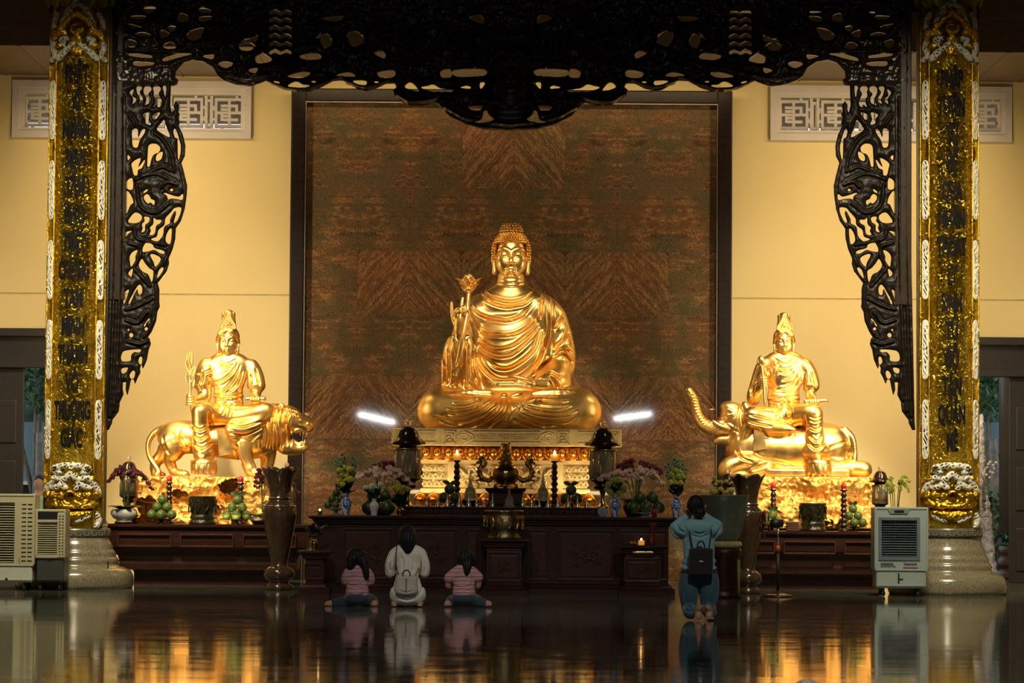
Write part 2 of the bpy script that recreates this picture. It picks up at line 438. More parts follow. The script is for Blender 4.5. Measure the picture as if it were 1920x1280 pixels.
structure('wall_front',MB().box((0,-9.15,4.8),(11.3,.15,4.8)),mat('front_wall_paint',(.25,.2,.12),.7))
structure('floor',MB().box((0,17.9,-.1),(11.3,27.4,.1)),FLOOR)
structure('ceiling',MB().box((0,17.9,9.7),(11.3,27.4,.1)),CEILW)
# wooden soffit above the shrine wall
mb=MB(); mb.box((0,43.0,(ZC+9.6)/2),(11,1.5,(9.6-ZC)/2))
for i in range(34): mb.box((-10.9+i*.66,43.0,ZC-.004),(.012,1.5,.006))
structure('ceiling_soffit',mb,wood('soffit_wood',(.14,.10,.072),(.21,.15,.11),.5,(.4,3,3),0))
# wall joint line
for nm,a,b in(('trim_1',W(0,549,YB).x,W(545,552,YB).x),('trim_2',W(1374,556,YB).x,W(1920,558,YB).x)):
    z=W(430,552,YB).z
    structure(nm,MB().box(((a+b)/2,YB-.002,z),(abs(b-a)/2,.004,.010)),mat('joint_paint',(.50,.38,.18),.7))
# ---- lattice windows high on the wall
def lattice(idx,hole,fx0,fx1,fz0,fz1,units):
    x0,x1,z0,z1=hole; e=1/S(YB)
    mb=MB()
    def ring(X0,X1,Z0,Z1,w,y,h):
        mb.box(((X0+X1)/2,y,Z1-w/2),((X1-X0)/2,h,w/2)); mb.box(((X0+X1)/2,y,Z0+w/2),((X1-X0)/2,h,w/2))
        mb.box((X0+w/2,y,(Z0+Z1)/2),(w/2,h,(Z1-Z0)/2-w)); mb.box((X1-w/2,y,(Z0+Z1)/2),(w/2,h,(Z1-Z0)/2-w))
    ring(fx0,fx1,fz0,fz1,.10,YB-.03,.05); ring(fx0+.10,fx1-.10,fz0+.10,fz1-.10,.055,YB-.015,.035); ring(x0-.06,x1+.06,z0-.06,z1+.06,.06,YB-.005,.02)
    fr=structure('window_%d'%idx,mb,WHITEP)
    mb=MB(); nb=[0]; t=.042; zc=(z0+z1)/2+.02; yy=YB+.10
    def bar(ax,az,bx,bz):
        dv=.004 if abs(bx-ax)<abs(bz-az) else 0; nb[0]+=1
        mb.box(((ax+bx)/2,yy+dv+.0002*nb[0],(az+bz)/2),(abs(bx-ax)/2+t/2,.04,abs(bz-az)/2+t/2))
    r=.20
    for ux in units:
        if ux is None: continue
        c=W(ux,210,YB).x
        for s_ in(-1,1):
            bar(c-r,zc+s_*r,c+r,zc+s_*r); bar(c+s_*r,zc-r,c+s_*r,zc+r)
            bar(c-.11,zc+s_*.105,c+.11,zc+s_*.105); bar(c+s_*.11,zc+s_*.0,c+s_*.11,zc+.105*s_)
            bar(c-.11,zc+s_*.05,c-.04,zc+s_*.05)
            bar(c+s_*.11,zc+s_*r,c+s_*.11,z1 if s_>0 else z0); bar(c,zc+s_*.2,c,zc+s_*.105)
            bar(c+s_*r,zc+.08,c+s_*(r+.06),zc+.08); bar(c+s_*r,zc-.10,c+s_*(r+.06),zc-.10)
            bar(c+s_*(r+.065),z0,c+s_*(r+.065),z1)
        bar(c-.16,zc,c+.16,zc); bar(c,zc-.11,c,zc+.11)
    for a,b in zip(units[:-1],units[1:]):
        c=(W(a,210,YB).x+W(b,210,YB).x)/2
        bar(c-.035,z0+.09,c-.035,z1-.07); bar(c+.035,z0+.09,c+.035,z1-.07); bar(c-.035,z1-.07,c+.035,z1-.07); bar(c-.035,z0+.09,c+.035,z0+.09)
        bar(c-.07,z0+.22,c-.035,z0+.22); bar(c+.035,z1-.2,c+.07,z1-.2)
    mb.build('lattice',WHITEP,fr)
a,b=W(25,151,YB),W(471,261,YB); lattice(1,HV[0],a.x,b.x,b.z,a.z,[73,152,250,352,429])
a,b=W(1444,161,YB),W(1896,267,YB); lattice(2,HV[1],a.x,b.x,b.z,a.z,[1489,1568,1670,1772,1850])
# outside eave seen through the lattice
ze=W(300,229,46.2).z
eave=mat('eave_paint',(.42,.33,.31),.8)
structure('trim_3',MB().box((0,46.3,ze+1.2),(13,.1,1.2)),eave); structure('trim_4',MB().box((0,45.5,ze+1.9),(13,.8,.06)),eave)
# ---- doorways with dark wooden heads
def doorway(idx,x0,x1,ztop,lea):
    mb=MB(); sg=1 if x0>0 else -1
    for k,(z,h) in enumerate(((ztop-.06,.06),(ztop-.54,.05))): mb.box(((x0+x1)/2,YB+.02,z),((x1-x0)/2,.12,h),.01)
    mb.box(((x0+x1)/2,YB+.10,ztop-.3),((x1-x0)/2,.03,.22))
    for x in np.linspace(x0+.04,x1-.04,5): mb.box((x,YB+.06,ztop/2),(.05,.08,ztop/2) if x in(x0+.04,x1-.04) else (.02,.02,.001))
    DW=wood('door_wood',(.010,.008,.007),(.022,.017,.014),.45,(1.2,8,8),.0); o=structure('door_%d'%idx,mb,DW)
    for a,b in lea:
        m2=MB(); m2.box(((a+b)/2,YB+.08,(ztop-.58)/2),((b-a)/2,.03,(ztop-.6)/2),.01)
        for z in(.5,1.4,2.3): m2.box(((a+b)/2,YB+.035,z),((b-a)/2-.1,.02,.32),.015)
        m2.build('door_leaf',DW,o)
doorway(1,HD[0][0],HD[0][1],dl.z,[(-9.5,W(43,800,YB).x)])
doorway(2,HD[1][0],HD[1][1],dr.z,[(W(1893,800,YB).x,9.5)])
# ================================================================ marble backdrop
PY=44.2
def marble():
    m=NT('bookmatched_marble'); o=m.obj(); sp=m.n('ShaderNodeSeparateXYZ'); m.put(sp.inputs[0],o)
    s=S(PY); X,Z=sp.outputs[0],sp.outputs[2]          # object origin sits under pixel (960,824)
    T=97.5/s; H=118/s
    row=m.math('FLOOR',m.math('DIVIDE',Z,H)); zin=m.math('SUBTRACT',Z,m.math('MULTIPLY',row,H))
    par=m.math('PINGPONG',m.math('ADD',row,1),2)         # 0 1 2 1 0 ...
    fold0=m.math('PINGPONG',X,T)                     # distance to middle line, every other tile mirrored
    foldS=m.math('PINGPONG',m.math('ADD',X,T),T)
    def rng(v,a,b): return m.math('MULTIPLY',m.math('GREATER_THAN',v,a-.5),m.math('LESS_THAN',v,b+.5))
    r0=rng(row,0,0); r2=rng(row,2,2); r4=rng(row,4,4)
    fold=m.math('ADD',m.math('MULTIPLY',foldS,r0),m.math('MULTIPLY',fold0,m.math('SUBTRACT',1,r0)))
    ax=m.math('ABSOLUTE',X)
    chev=m.math('MAXIMUM',r0,m.math('MAXIMUM',m.math('MULTIPLY',r2,m.math('LESS_THAN',ax,T*3)),m.math('MULTIPLY',r4,m.math('LESS_THAN',ax,T))))
    wv=m.n('ShaderNodeCombineXYZ'); m.put(wv.inputs[0],fold); m.put(wv.inputs[1],m.math('ADD',m.math('MULTIPLY',row,3.7),m.math('FLOOR',m.math('DIVIDE',X,T)) if False else 0.)); m.put(wv.inputs[2],zin)
    w1=m.math('SUBTRACT',m.tex(5,wv.outputs[0],5,.6),.5); w2=m.math('SUBTRACT',m.tex(22,wv.outputs[0],4,.65),.5)
    slope=m.math('MULTIPLY',fold,1.15)
    band=m.math('ADD',zin,m.math('ADD',m.math('MULTIPLY',slope,chev),m.math('ADD',m.math('MULTIPLY',w1,.20),m.math('MULTIPLY',w2,.15))))
    v2=m.n('ShaderNodeCombineXYZ'); m.put(v2.inputs[0],m.math('MULTIPLY',fold,.10)); m.put(v2.inputs[1],row); m.put(v2.inputs[2],band)
    n1=m.tex(11,v2.outputs[0],5,.72)
    v3=m.n('ShaderNodeCombineXYZ'); m.put(v3.inputs[0],fold); m.put(v3.inputs[1],row); m.put(v3.inputs[2],zin)
    n2=m.tex(15,v3.outputs[0],6,.78,2.6)                    # mottled squiggles
    c1=m.ramp(n1,[(.30,(.030,.019,.012)),(.40,(.075,.038,.020)),(.455,(.13,.062,.032)),(.475,(.30,.17,.08)),(.495,(.10,.048,.026)),(.545,(.060,.032,.018)),(.575,(.17,.085,.042)),(.60,(.055,.030,.018)),(.68,(.035,.026,.017))])
    c2=m.ramp(n2,[(.33,(.022,.019,.013)),(.43,(.040,.032,.020)),(.468,(.060,.044,.026)),(.492,(.20,.135,.065)),(.515,(.042,.032,.020)),(.56,(.030,.027,.018)),(.60,(.12,.075,.038)),(.63,(.034,.025,.016))])
    big=m.tex(.75,m.scaled((1,1,2.2)),3); 
    hm=m.ramp(m.tex(2.4,v3.outputs[0],3),[(.42,0.),(.58,1.)])
    mixf=m.math('MAXIMUM',m.math('MULTIPLY',chev,.85),m.math('MULTIPLY',hm,.8))
    col=m.mix(mixf,c2,c1)
    tint=m.ramp(big,[(.35,(1.45,1.75,1.7)),(.6,(1.9,1.75,1.65))]); 
    mx=m.n('ShaderNodeMix',data_type='RGBA',blend_type='MULTIPLY'); m.put(mx.inputs[0],1.); m.put(mx.inputs[6],col); m.put(mx.inputs[7],tint); col=mx.outputs[2]
    lx=m.math('LESS_THAN',m.math('PINGPONG',X,T),.0045); lx2=m.math('GREATER_THAN',m.math('PINGPONG',X,T),T-.0045); lz=m.math('LESS_THAN',m.math('PINGPONG',Z,H/2) if False else zin,.006)
    j=m.math('MAXIMUM',lx,m.math('MAXIMUM',lx2,lz)); col=m.mix(m.math('MULTIPLY',j,.3),col,(.02,.014,.010))
    m.set(Base_Color=col,Roughness=m.ramp(n2,[(.3,.022),(.7,.04)]),IOR=1.4); return m.m
org=W(960,824,PY); x0=W(566,500,PY).x; x1=W(1356,500,PY).x; zt=W(960,190,PY).z
pan=thing('marble_backdrop','wide panel of brown bookmatched marble tiles framed in dark wood behind the big statue','panel',(org.x,PY,0))
o=MB().box(((x0+x1)/2-org.x,.05,(zt+.0)/2-org.z),((x1-x0)/2,.05,zt/2)).build('marble_slab',marble(),pan,(0,0,org.z))
mb=MB(); fx0=W(543,600,PY).x-org.x; fx1=W(1371,600,PY).x-org.x; ft=W(960,170,PY).z; t=.215
for a,b,c,d in((fx0,fx0+t,0,ft),(fx1-t,fx1,0,ft),(fx0+t,fx1-t,ft-t+.02,ft)):
    mb.box(((a+b)/2,-.02,(c+d)/2),((b-a)/2,.12,(d-c)/2),.02); 
# raised fretwork blocks along the stiles
for k in range(60):
    z=.1+k*(ft-.2)/60
    for xx in(fx0+t/2,fx1-t/2):
        mb.box((xx+(.02 if k%2 else -.02),-.142,z),(.05,.006,.012)); 
mb.build('frame',wood('frame_wood',(.009,.0045,.003),(.018,.008,.005),.4,(8,8,1.2),.0,.25),pan)
mb=MB(); g=.012
for a,b,c,d in((fx0+t,fx0+t+g,0,ft-t),(fx1-t-g,fx1-t,0,ft-t),(fx0+t,fx1-t,ft-t+.005,ft-t+.02)): mb.box(((a+b)/2,-.06,(c+d)/2),((b-a)/2,.07,(d-c)/2))
mb.build('metal_edge',mat('edge_metal',(.32,.28,.22),.35,.8),pan)
# ================================================================ carved wooden screen between the columns
YS=39.5
def poly_sd(A,B,poly,m=14):
    """signed distance of a polygon on the grid A x B, filled only near the polygon"""
    P=np.array(poly,float); i0,i1=np.searchsorted(A,P[:,0].min()-m),np.searchsorted(A,P[:,0].max()+m); j0,j1=np.searchsorted(B,P[:,1].min()-m),np.searchsorted(B,P[:,1].max()+m)
    D=np.full((len(A),len(B)),1e3,np.float32)
    if i1<=i0 or j1<=j0: return D
    x=A[i0:i1][:,None]; z=B[j0:j1][None,:]; d=np.full((i1-i0,j1-j0),1e6); ins=np.zeros_like(d,bool)
    for a,b in zip(P,np.roll(P,-1,0)):
        e=b-a; L=e@e+1e-9; t=np.clip(((x-a[0])*e[0]+(z-a[1])*e[1])/L,0,1); d=np.minimum(d,(x-a[0]-e[0]*t)**2+(z-a[1]-e[1]*t)**2)
        c=(a[1]>z)!=(b[1]>z); ins^=c&(x<(b[0]-a[0])*(z-a[1])/((b[1]-a[1]) if abs(b[1]-a[1])>1e-9 else 1e-9)+a[0])
    d=np.sqrt(d); D[i0:i1,j0:j1]=np.where(ins,-d,d); return D
def smooth_poly(p,n=3):
    P=[np.array(q,float) for q in p]; out=[]; N=len(P)
    for i in range(N):
        a,b,c,d=P[i-1],P[i],P[(i+1)%N],P[(i+2)%N]
        for k in range(n):
            t=k/n; out.append(.5*((2*b)+(c-a)*t+(2*a-5*b+4*c-d)*t*t+(3*b-a-3*c+d)*t**3))
    return out
def carve(fr,outer,holes,h,T,relief,name,mt,parent,rnd=2.5,noise_a=0,big=60):
    A0=[fr(*p) for p in outer]; xs=[p[0] for p in A0]; zs=[p[1] for p in A0]
    s=SDF((min(xs)-4,-T*2.2,min(zs)-4),(max(xs)+4,T*2.2,max(zs)+4),h)
    D=poly_sd(s.ax[0],s.ax[2],A0,5000)
    for q in holes: D=np.maximum(D,-poly_sd(s.ax[0],s.ax[2],smooth_poly([fr(*p) for p in q])))
    # carved relief: thicker away from the edges, grooves along the drawn lines
    Tm=T*(.45+.75*np.clip(-D/9,0,1)**.6)
    if relief:
        G=s.map2([[fr(*p) for p in l] for l in relief]); Tm=Tm+T*(.45*np.exp(-(G/2.6)**2)-.30*np.exp(-((G-5)/2.2)**2))
    if noise_a:
        rs=np.random.RandomState(5); X,Z=np.meshgrid(s.ax[0],s.ax[2],indexing='ij'); N=0
        for k in range(14):
            a=rs.rand()*6.28; f=.10+.45*rs.rand(); N=N+np.sin(X*f*math.cos(a)+Z*f*math.sin(a)+rs.rand()*6+1.5*np.sin(Z*.11+k)+1.5*np.sin(X*.09+2*k))
        Tm=Tm+noise_a*N/3.
    q0=D[:,None,:]+rnd; q1=np.abs(s.ax[1])[None,:,None]-Tm[:,None,:]+rnd
    s.d=(np.hypot(np.maximum(q0,0),np.maximum(q1,0))+np.minimum(np.maximum(q0,q1),0)-rnd).astype(np.float32)
    return s.mesh(name,mt,parent,fr.k)
drape=[(233,152),(318,152),(317,157),(316,195),(319,208),(324,203),(322,196),(326,185),(332,195),(331,205),(334,212),(331,217),(334,228),(332,233),(340,250),(345,270),(344,290),(338,303),(342,318),(345,330),(349,346),(348.5,361),(345,389),(337.5,413),(328,427),(327,447),(322,467),(315,483),(315.5,494),(311,508),(304,517),(295,530),(298,543),(297.5,565),(299,575),(294,584),(292,602),(284,621),(277,632),(280,634),(282.5,644),(278,656),(275,674),(271,684),(267,692),(265,683),(262,690),(263,698),(258,708),(253,720),(250,711),(245,712),(243,724),(239,742),(235,730),(236,716),(230,717),(231.5,740),(225,754),(223,771),(211,787),(210,794),(204,806),(198,806),(199,790),(203,500),(206,152)]
drape_holes=[
[(239,170),(247,164),(244.5,176),(251.5,182),(250,188),(244.5,191.5),(246,182)],[(252,160),(261,159),(262,163),(258,170),(264,181),(262.5,188.5),(256,191),(259,184),(254,173)],
[(267,160),(278,159),(280,166),(274,173),(279,182),(276.5,190),(267,194),(271,184),(269,177.5),(265.6,170)],
[(283.6,160),(295,159),(298,165),(294,173),(300,187),(298,196),(292,198),(292,191.5),(289,195),(283,198.6),(287,191.5),(287.5,182),(284,177),(285,170)],
[(301.5,159.5),(308,158),(307,177.5),(305,177.5),(304,170)],[(264,212),(278,208),(275,221),(280,230.6),(270,229),(269,220)],[(284,212),(297,208),(289,221),(283.6,220)],
[(292,237),(304,222),(308,234),(315.6,255),(294,243)],[(245,241.5),(254.7,240),(256,255.6),(262.5,241.5),(269,240),(267,248),(259,260),(254.7,273.6),(247,273),(244.5,262)],
[(322,243),(326.5,240),(336,270),(334,293),(331,294.7),(329.7,259),(325,255.6)],[(276,270),(287.5,267),(295,271),(297.6,277.5),(294,284),(286,287),(281,296),(278,309),(273.4,309),(274,287)],
[(292,287),(302,282),(300,295),(292,300),(289,295)],[(244.5,303),(261,294),(256,312),(269,296),(264,312),(256,316.5),(254.7,326),(248.4,326),(245,313.4)],
[(235,338),(243,332),(245.5,335),(247,346),(244.5,354),(234.7,351)],[(236,288.4),(241.4,293),(236.7,298)],
[(233.6,358),(242,363),(247.7,378),(242,383),(233.6,399.5)],[(266,358),(273.4,352.7),(274,356),(268,360)],[(267,367),(273.4,362),(279,367.5),(280.5,371.4),(287.5,375),(286,383),(280,378),(275,380),(269,374)],
[(304,360.5),(309,360.5),(322,365),(333,367),(340.6,362),(340,373),(329.7,371.4),(319,370.6),(312.5,372),(311,366)],[(316.4,353.4),(321,352),(322,356),(318,356.6)],
[(238,415),(245,402),(253,397),(263,402.7),(262.5,411),(254,416.7)],[(268,405),(278,406.6),(277,415),(270,420.6),(269.5,431.6),(262.5,434),(265.6,427),(264,419),(269,413)],
[(286,406.6),(290.6,410.5),(300,411),(298,417.5),(290.6,422),(289,433),(286,438.6),(278,439),(281,431.6),(279,425),(285,419)],
[(281,447),(292,442.5),(295,430),(306,420.6),(308,408),(319,395.6),(325,388.6),(337.5,388),(336,400),(329.7,413),(324,416),(328,399),(325,394),(317,409.7),(316.4,417.5),(306,424),(304,438),(300,445.6),(292,451)],
[(311.7,434.7),(319,427),(320,439),(317,456.6),(308.6,449.5)],[(234,434),(244.5,432),(237.5,438),(234,443)],
[(265,470),(271,455),(283.6,457),(287.5,464),(301.5,468),(307,471.4),(304.7,475),(297,473),(287.5,467.5),(278,470),(273.4,470.6)],[(241.4,480),(247,471.4),(256,468),(252,480),(251.6,488),(244,499),(242,491)],
[(279.7,477),(287.5,476),(300,484.7),(290,499.5),(286.7,491)],[(258.6,497),(264,484.7),(270,492.5),(278,502),(286,508),(283,528),(276.6,514),(265.6,508)],[(293,517.5),(297,505),(304,500),(304,506.6),(294,521)],
[(239,511),(247,502.7),(245,517.5),(241.4,516)],[(231,550.5),(240.4,542),(237,555),(231,570)],[(240.4,564.5),(253,541),(260,533),(265,539),(264,550.5),(258,551.6),(255.6,541),(245,563),(241.6,570)],
[(268.5,610),(274.4,601),(279,596),(279,600),(274.4,603),(271,611)],[(270,616),(273,613),(276,616),(273,619)],[(241,628),(245,623.5),(249.5,628),(245,632.5)],[(238,618),(240,616),(242,618),(240,620)],
[(227.5,676),(228.7,660.6),(240.4,656),(262.7,655),(260,660.6),(251,659.5),(245,666.5),(244,676)],[(259,677),(261.5,669),(266,670),(265,683),(261.5,682)],[(228,699),(228,691),(239,689),(235.7,698)],[(242.7,703),(248.6,694.6),(253,698),(251,707.5),(246,710)]]
drape_rel=[[(336,310),(344,350),(340,385),(324,425)],[(322,430),(318,465),(308,490),(290,528)],[(292,535),(293,575),(286,605),(270,632)],[(250,335),(290,325),(325,340)],[(255,345),(262,385),(290,398),(315,380)],[(250,425),(255,445),(275,452),(310,458)],[(240,455),(260,462),(262,480),(250,500),(262,515),(280,535)],[(236,580),(255,575),(285,560)],[(236,600),(258,605),(275,585)],[(240,640),(262,645),(276,640)],[(222,680),(226,720),(222,750)],[(216,180),(216,400),(212,600),(206,780)],[(225,180),(226,400),(222,620),(214,770)],[(240,215),(250,230),(246,238)],[(288,248),(305,262),(320,290),(325,320)],[(262,330),(300,312),(318,318)],[(300,350),(312,340),(330,345)]]
# lintel, left half in photo pixels, mirrored about x=957 (TH shear taken out by the frame)
lint_l=[(206,-60),(206,158),(322,158),(329,155),(331,146),(325,142),(327,130),(340,115),(357,109),(378,112),(396,123),(405,139),(418,148),(440,156),(465,159),(484,153),(496,148),(508,156),(530,165),(555,170),(580,168),(600,161),(622,148),(643,148),(648,155),(656,157),(670,165),(686,168),(704,163),(722,154),(738,153),(742,160),(735,166),(738,177),(752,188),(768,195),(792,196),(816,190),(824,197),(842,215),(872,230),(908,240),(957,243)]
lh=[[(510,148),(520,150),(522,153),(514,152)],[(537,158),(548,150),(558,151),(565,155),(579,157),(570,161),(550,160)],[(582,148),(590,149),(589,151),(583,151)],[(660,148),(684,148),(684,156),(668,154)],
[(700,149),(709,150),(703,152)],[(758,160),(766,151),(775,155),(784,168),(770,165)],[(788,161),(802,157),(812,155),(825,162),(850,166),(840,169),(820,168),(812,169)],[(862,161),(875,157),(882,160),(880,163)],[(900,151),(909,152),(905,160),(900,163)],
[(880,197),(905,196),(904,203),(885,204)],[(910,203),(930,212),(924,222),(905,228),(888,226),(903,221)],
[(265,10),(288,9),(280,18),(270,20)],[(240,26),(266,25),(268,30),(250,31)],[(332,22),(340,21),(349,26),(348,34),(330,36)],[(368,12),(378,10),(392,15),(390,19),(372,18)],[(370,28),(391,26),(392,32),(372,36)],
[(298,52),(315,60),(298,67)],[(310,46),(326,46),(318,55)],[(346,62),(358,52),(378,48),(376,58),(368,70),(352,70)],[(236,70),(252,75),(248,84),(236,83)],[(302,84),(305,78),(318,75),(326,86),(310,87)],
[(445,80),(460,76),(472,80),(468,90),(450,90)],[(236,97),(255,97),(280,101),(280,105),(262,104),(240,101)],[(248,112),(284,114),(280,119),(250,120)],[(302,106),(330,97),(357,97),(335,103),(305,111)],[(376,101),(398,99),(395,107),(385,105)],[(405,116),(420,112),(434,116),(420,124)],
[(234,40),(246,42),(262,47),(246,48)],[(248,60),(262,56),(280,62),(262,63)],[(477,103),(490,97),(506,110),(480,115)],[(448,74),(470,66),(480,62),(476,74)],
[(462,128),(480,124),(476,134)],[(535,140),(560,132),(580,134),(566,142)],[(628,138),(650,132),(664,140)],[(708,132),(735,128),(738,140),(712,142)],[(826,130),(842,126),(846,140),(828,142)],[(850,128),(905,126),(908,138),(856,140)],
[(650,60),(668,56),(680,72),(660,84)],[(598,66),(612,60),(620,78),(606,86)],[(560,100),(590,96),(600,106),(570,108)],[(600,30),(640,26),(630,36)],[(880,30),(900,24),(906,40)],[(700,96),(716,92),(720,106)]]
for i in range(6):
    z=14+i*15; lh.append([(503,z+3),(513,z-1),(523,z+4),(533,z),(543,z+4),(543,z+9),(533,z+6),(523,z+10),(513,z+6),(503,z+9)])
def mir(l,c=957): return [(2*c-x,y) for x,y in l][::-1]
lr=[[(230,90),(330,92),(440,60),(540,120),(640,60),(760,110),(860,60),(900,100)],[(240,55),(300,35),(400,80),(470,40),(560,70),(640,110)],[(700,30),(760,60),(820,40),(870,80),(900,140)],[(420,140),(460,148),(500,138)],[(505,150),(550,164),(600,155),(640,140)],[(745,175),(770,188),(815,182),(860,150),(890,140)],[(835,200),(880,222),(957,232)],[(650,150),(690,160),(730,147)],[(750,60),(770,50),(790,60),(785,80),(765,80)],[(820,90),(840,75),(860,90),(850,110)],[(680,60),(700,50),(720,70)],[(905,60),(930,50),(950,55)],[(900,90),(925,80),(935,110),(915,150),(925,180)],[(880,170),(900,185),(940,190)],[(580,30),(600,50),(580,80)],[(430,20),(450,40),(430,60)]]
frS=PX(957,806,YS)
scr=thing('carved_screen','dark carved openwork timber screen hanging as an arch between the two gilded columns','carved screen',frS.o)
class Fx:
    def __init__(s,f): s.f=f; s.k=f.k
    def __call__(s,x,y): return s.f(x,y)
lin=carve(Fx(frS),lint_l+mir(lint_l)[1:],lh+[mir(q) for q in lh],1.5,9,lr+[mir(q) for q in lr],'lintel',SCREENW,scr,noise_a=1.1)
for sgn in(-1,1):
    o_=drape if sgn<0 else mir(drape,957); hs=drape_holes if sgn<0 else [mir(q,957) for q in drape_holes]; rl=drape_rel if sgn<0 else [mir(q,957) for q in drape_rel]
    carve(Fx(frS),o_,hs,1.1,7,rl,'side_drape',SCREEND,scr,noise_a=.5)
# pendant boss: a carved mask with round eyes in the middle of the lintel
s=SDF((-75,-30,560),(75,14,770),1.5); P=lambda x,y,yy: frS(x,y,yy)
s.ell(P(957,120,-8),(34,14,44),6); s.ell(P(957,165,-10),(26,14,26),8); s.ell(P(957,205,-6),(44,10,22),8)
for q in(-1,1):
    s.ell(P(957+q*13,112,-20),(7,5,6),3); s.chain([(*P(957+q*6,100,-18),3),(*P(957+q*18,94,-18),4),(*P(957+q*34,104,-12),3),(*P(957+q*44,88,-8),2)],3)
    s.chain([(*P(957+q*8,150,-20),3),(*P(957+q*20,148,-16),4),(*P(957+q*30,162,-10),4),(*P(957+q*24,182,-10),3)],3)
    s.chain([(*P(957+q*20,70,-8),4),(*P(957+q*38,52,-6),5),(*P(957+q*56,66,-6),4),(*P(957+q*46,84,-6),3)],3)
    s.chain([(*P(957+q*10,196,-12),4),(*P(957+q*34,190,-12),5),(*P(957+q*52,204,-8),4)],3)
s.ell(P(957,134,-24),(6,6,9),4); s.ell(P(957,160,-22),(12,5,4),2,mode=1)
s.mesh('mask_boss',SCREENW,scr,frS.k)
# posts carrying the screen
for x0,x1 in((206,234),(1680,1711)):
    a=frS(x0,400); b=frS(x1,400); mb=MB(); k=frS.k
    zt=9.58-frS.o.z; z0=(frS(0,560)[1])*k
    mb.box(((a[0]+b[0])/2*k,.02,(zt+z0)/2),((b[0]-a[0])/2*k,.07,(zt-z0)/2),.012)
    mb.box(((a[0]+b[0])/2*k,-.06,(zt+z0)/2),((b[0]-a[0])/5*k,.02,(zt-z0)/2),.01)
    mb.build('post',SCREENW,scr)
mb=MB(); zz=(frS(0,6)[1])*frS.k; mb.box((0,.05,(9.58-frS.o.z+zz)/2),((frS(1700,0)[0])*frS.k,.10,(9.58-frS.o.z-zz)/2),.01); mb.build('top_beam',SCREENW,scr)
# ================================================================ gilded columns
def vtext(t,size,mt_depth=.006):
    c=bpy.data.curves.new('t','FONT'); c.body=t; c.size=size; c.align_x='CENTER'; c.extrude=mt_depth; c.offset=size*.032; c.resolution_u=3
    o=bpy.data.objects.new('t',c); COL.objects.link(o); dg=bpy.context.evaluated_depsgraph_get(); me=bpy.data.meshes.new_from_object(o.evaluated_get(dg))
    bpy.data.objects.remove(o); bpy.data.curves.remove(c); return me
def bend(me,r):
    """wrap x around a cylinder of radius r, front at -y"""
    n=len(me.vertices); a=np.empty(n*3,np.float32); me.vertices.foreach_get('co',a); a=a.reshape(-1,3)
    th=a[:,0]/r; rr=r-a[:,1]; b=np.stack([rr*np.sin(th),-rr*np.cos(th),a[:,2]],1); me.vertices.foreach_set('co',b.astype(np.float32).ravel()); me.update()
def gold_sheet():
    m=NT('embossed_gold_sheet'); o=m.obj(); 
    h=m.tex(7,o,3,.5,3.5); r=m.math('ABSOLUTE',m.math('SUBTRACT',h,.5)); h2=m.tex(26,o,3,.6,1.0)
    ht=m.math('ADD',m.math('MULTIPLY',m.math('MINIMUM',r,.12),6.),m.math('MULTIPLY',h2,.35))
    m.set(Base_Color=m.ramp(m.tex(2,o,4),[(.35,(.62,.42,.03)),(.65,(.88,.66,.09))]),Metallic=1.,Roughness=.24); m.bump(ht,1.0,.09); return m.m
def stone():
    m=NT('beige_granite'); o=m.obj(); m.set(Base_Color=m.ramp(m.tex(35,o,4,.7),[(.3,(.12,.105,.070)),(.5,(.19,.17,.115)),(.7,(.27,.24,.17))]),Roughness=.22,Coat_Weight=.3); return m.m
SHEET=gold_sheet(); STONE=stone(); STONED=mat('grey_granite_band',(.10,.10,.085),.3,0,.3,20)
PLASTERC=mat('column_plaster',(.50,.47,.40),.5,0,.1,3); WORN=mat('white_enamel',(.62,.62,.55),.35,0,.25,14)
INK=mat('ink_letters',(.006,.006,.008),.7,spec=.08)
TOPG=goldmat('capital_green_gold',(.16,.20,.03),(.30,.32,.06),.35)
